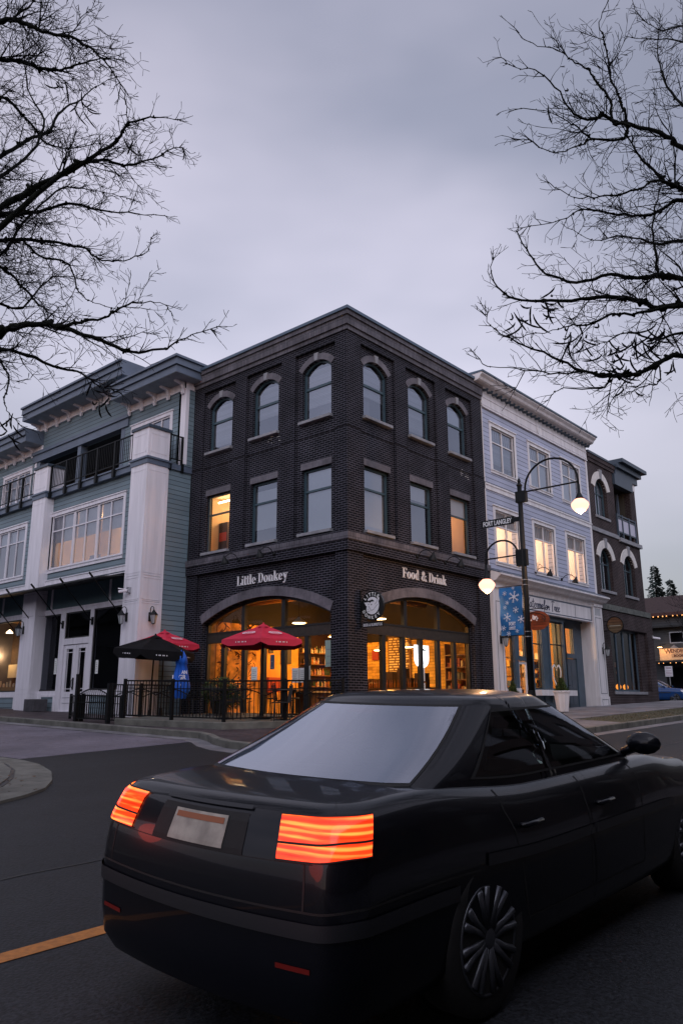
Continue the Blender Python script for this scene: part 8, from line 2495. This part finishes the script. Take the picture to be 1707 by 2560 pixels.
    for y0, y1 in P['doors']:
        e = .35 / 12
        patch(m_, grid, lambda f: s_side(y0 + (y1 - y0) * f) - .045, lambda f: s_side(y0 + (y1 - y0) * f) + .045, 1.6, 9.3, .0015, 1, 14)
    patch(m_, grid, s_side(P['doors'][0][0]), s_side(P['doors'][-1][0]), 1.55, 1.62, .0015, 30, 1)
    # boot outline and bumper joint
    patch(m_, grid, 0, s_rear(b - .16), 5.42, 5.50, .0015, 16, 1)
    patch(m_, grid, 0, s_side(yr + .9), 3.42, 3.50, .0015, 26, 1)
    patch(m_, grid, s_rear(b - .20) - .05, s_rear(b - .20) + .05, 3.5, 5.45, .0015, 1, 4)
    patch(m_, grid, s_rear(b - .10) - .05, s_rear(b - .10) + .05, 8.5, 10, .0015, 1, 4)
    m_.build('shut_lines', MT['rubber'], t_, local=True)
    m_ = MB(); patch(m_, grid, 0, s_rear(.34), 8.55, 8.80, .008, 8, 2); m_.build('boot_trim', P['trim'], t_, smooth=True, local=True)
    m_ = MB(); patch(m_, gg, 0, 2.2, 13.3, 14.2, .004, 4, 1); m_.build('high_brake_light', mat('dark_red_lens', (.12, .005, .004), .2), t_, local=True)
    m_ = MB(); patch(m_, grid, s_side(yr + .95), s_side(yf - .9), 3.55, 4.0, .008, 30, 2); patch(m_, grid, 0, s_side(yr + .72), 2.75, 3.15, .010, 26, 2); m_.build('side_moulding', P['trim'], t_, smooth=True, local=True)
    for hy in P['handles']:
        for sx_ in (1, -1):
            p0 = surf(grid, s_side(hy), 5.4)
            m_ = MB(); m_.tube([Vector(((p0.x - .01) * sx_, hy - .09, p0.z)), Vector(((p0.x + .028) * sx_, hy - .08, p0.z)), Vector(((p0.x + .03) * sx_, hy + .08, p0.z + .004)), Vector(((p0.x - .01) * sx_, hy + .09, p0.z))], .013, 8)
            m_.build('door_handle', paint, t_, smooth=True, local=True)
    for sx_ in (1, -1):
        my = P['mirror']
        q = Vector(((G['b0'] + .10) * sx_, my, lerp_tab(top, my) + .10))
        m_ = MB()
        m_.tube([q + Vector((-.16 * sx_, .06, -.07)), q + Vector((-.06 * sx_, .02, -.03)), q], [.03, .03, .03], 8)
        V, Fc = [], []
        for i in range(9):
            a = pi * i / 8
            for k in range(14):
                c = 2 * pi * k / 14
                V.append(q + Vector((.115 * sin(a) * cos(c) * 1.0, .055 * -cos(a) * 1.0, .072 * sin(a) * sin(c))))
        for i in range(8):
            for k in range(14): Fc.append((i * 14 + k, i * 14 + (k + 1) % 14, (i + 1) * 14 + (k + 1) % 14, (i + 1) * 14 + k))
        m_.add(V, Fc); m_.build('wing_mirror', paint, t_, smooth=True, local=True)
    # --- lamps
    L = P['lamp']
    for sx_ in (1, -1):
        lb = MB(); patch(lb, grid, s_rear(L['x0']), s_side(yr + L['wrap']), L['v0'], L['v1'], .006, 16, 6, True, (sx_,))
        lo = lb.build('tail_lamp', P['lampm'], t_, smooth=True, local=True)
        lb = MB()
        for f in (.0, .5, 1.0):
            v = L['v0'] + (L['v1'] - L['v0']) * f
            patch(lb, grid, s_rear(L['x0']) - .12, s_side(yr + L['wrap']) + .05, v - .06, v + .06, .0085, 14, 1, True, (sx_,))
        lb.build('lamp_bezel', MT['rubber'], lo, local=True)
        lb = MB(); patch(lb, grid, NS - 1 - s_rear(b - .02), NS - 1 - s_rear(b - .40), L['hv0'], L['hv1'], .006, 10, 3, True, (sx_,)); lb.build('headlight', MT['carlens'], t_, smooth=True, local=True)
    if plate:
        yp_ = yr - .004
        zpl = P['plz']
        m_ = MB(); patch(m_, grid, 0, s_rear(.33), 5.5, 8.3, .0025, 10, 6); m_.build('plate_recess', MT['rubber'], t_, local=True)
        m_ = MB(); patch(m_, grid, 0, s_rear(.20), 5.75, 8.0, .006, 8, 6); m_.build('number_plate', mat('plate_white', (.36, .33, .28), .6, noise=.3, nscale=12), t_, local=True)
        m_ = MB(); patch(m_, grid, 0, s_rear(.18), 7.55, 7.85, .008, 8, 2); m_.build('plate_strip', mat('plate_orange', (.30, .10, .04), .6), t_, local=True)
        for sx_ in (1, -1):
            m_ = MB(); patch(m_, grid, s_rear(.55), s_rear(.72), 2.05, 2.16, .004, 8, 1, True, (sx_,)); m_.build('reflector', mat('red_reflector', (.16, .008, .005), .3), t_, local=True)
    # underside
    m_ = MB(); m_.box(Fr((0, 0, 0), (1, 0, 0), (0, -1, 0)), -b + .22, b - .22, .17, .30, -(yf - .35), -(yr + .3)); m_.build('underbody', MT['rubber'], t_, local=True)
    return t_
MT['alloy'] = mat('alloy_rim', (.10, .105, .12), .35, metal=.7)
MT['carlens'] = mat('clear_lens', (.5, .5, .52), .08, coat=1)
REAR = glass_mat('rear_screen', tint=(.66, .70, .72), refl=.33, power=1.0, rough=.035)
SIDE = glass_mat('side_screen', tint=(.72, .76, .70), refl=.05, power=1.1, rough=.03)
SED = dict(rc=.15, bow=.07, yr=-1.02, yf=3.55, b=.875, zb=.20, top=[(-1.1, .90), (-.85, .965), (-.35, .985), (.6, .93), (2.2, .93), (2.9, .86), (3.3, .76), (3.6, .66)],
           wy=(0, 2.72), wr=.325, spokes=8,
           gh=dict(yr0=-.52, yr1=.28, yf0=2.36, yf1=1.42, b0=.765, b1=.575, zr=1.335),
           glass=SIDE, rglass=REAR, trim=mat('body_moulding', (.012, .013, .016), .45),
           panes=[('rear_side_window', (.02, .42), (.98, .93), 2.2, 13.8), ('front_side_window', (1.06, 1.00), (2.02, 1.42), 2.2, 13.8)],
           doors=[(.30, .05), (1.03, 1.0), (2.08, 2.12)], handles=(.42, 1.30), mirror=1.98,
           lamp=dict(x0=.53, wrap=.10, v0=5.6, v1=8.5, hv0=5.5, hv1=7.6), plz=.76,
           lampm=lamp_lens('tail_lamp_lens'), barm=emis('tail_lamp_bar', (1, .30, .05), 4.2))
CX0, CY0 = 10.66, -12.38
sedan = make_car('passenger_car', 'dark blue-black saloon car driving away in the foreground with red tail lamps lit', (CX0, CY0, gz(CX0, CY0)), (math.atan(SL * HY), math.atan(-SL * HX), 0),
                 car_paint('navy_black_paint', (.0025, .0032, .006), .42), SED, True)
for sx_ in (.64, -.64):
    point_light('tail_light_glow', (0, 0, 0), .8, (1, .06, .02), .08).parent = sedan
    bpy.context.scene.objects[-1]
for k, L_ in enumerate([o for o in sedan.children if o.type == 'LIGHT']): L_.location = ((.64, -.64)[k], -1.16, .80)
SUV = dict(yr=-1.0, yf=3.60, b=.92, zb=.28, top=[(-1.1, 1.02), (2.3, 1.04), (2.9, 1.00), (3.4, .90), (3.7, .76)], wy=(0, 2.70), wr=.36, spokes=5,
           gh=dict(yr0=-.95, yr1=-.70, yf0=2.45, yf1=1.45, b0=.80, b1=.64, zr=1.56), glass=SIDE, rglass=REAR, trim=mat('suv_trim', (.02, .02, .02), .6),
           panes=[('quarter_window', (-.55, -.40), (.05, .05), 2.2, 13.8), ('rear_side_window', (.13, .13), (1.0, .98), 2.2, 13.8), ('front_side_window', (1.08, 1.05), (2.12, 1.48), 2.2, 13.8)],
           doors=[(.12, .1), (1.05, 1.03), (2.1, 2.12)], handles=(.3, 1.25), mirror=2.0, lamp=dict(x0=.5, wrap=.25, v0=5.8, v1=8.4, hv0=5.5, hv1=7.6), plz=.8,
           lampm=mat('suv_lamp', (.3, .01, .01), .3), barm=mat('suv_lamp2', (.5, .05, .03), .3))
suv = make_car('parked_car', 'bright blue sport utility car parked far down the street before the bookshop', (-7.37, 39.2, -.16), (0, 0, -pi / 2), car_paint('bright_blue_paint', (.010, .05, .17), 1.0), SUV)
suv2 = None
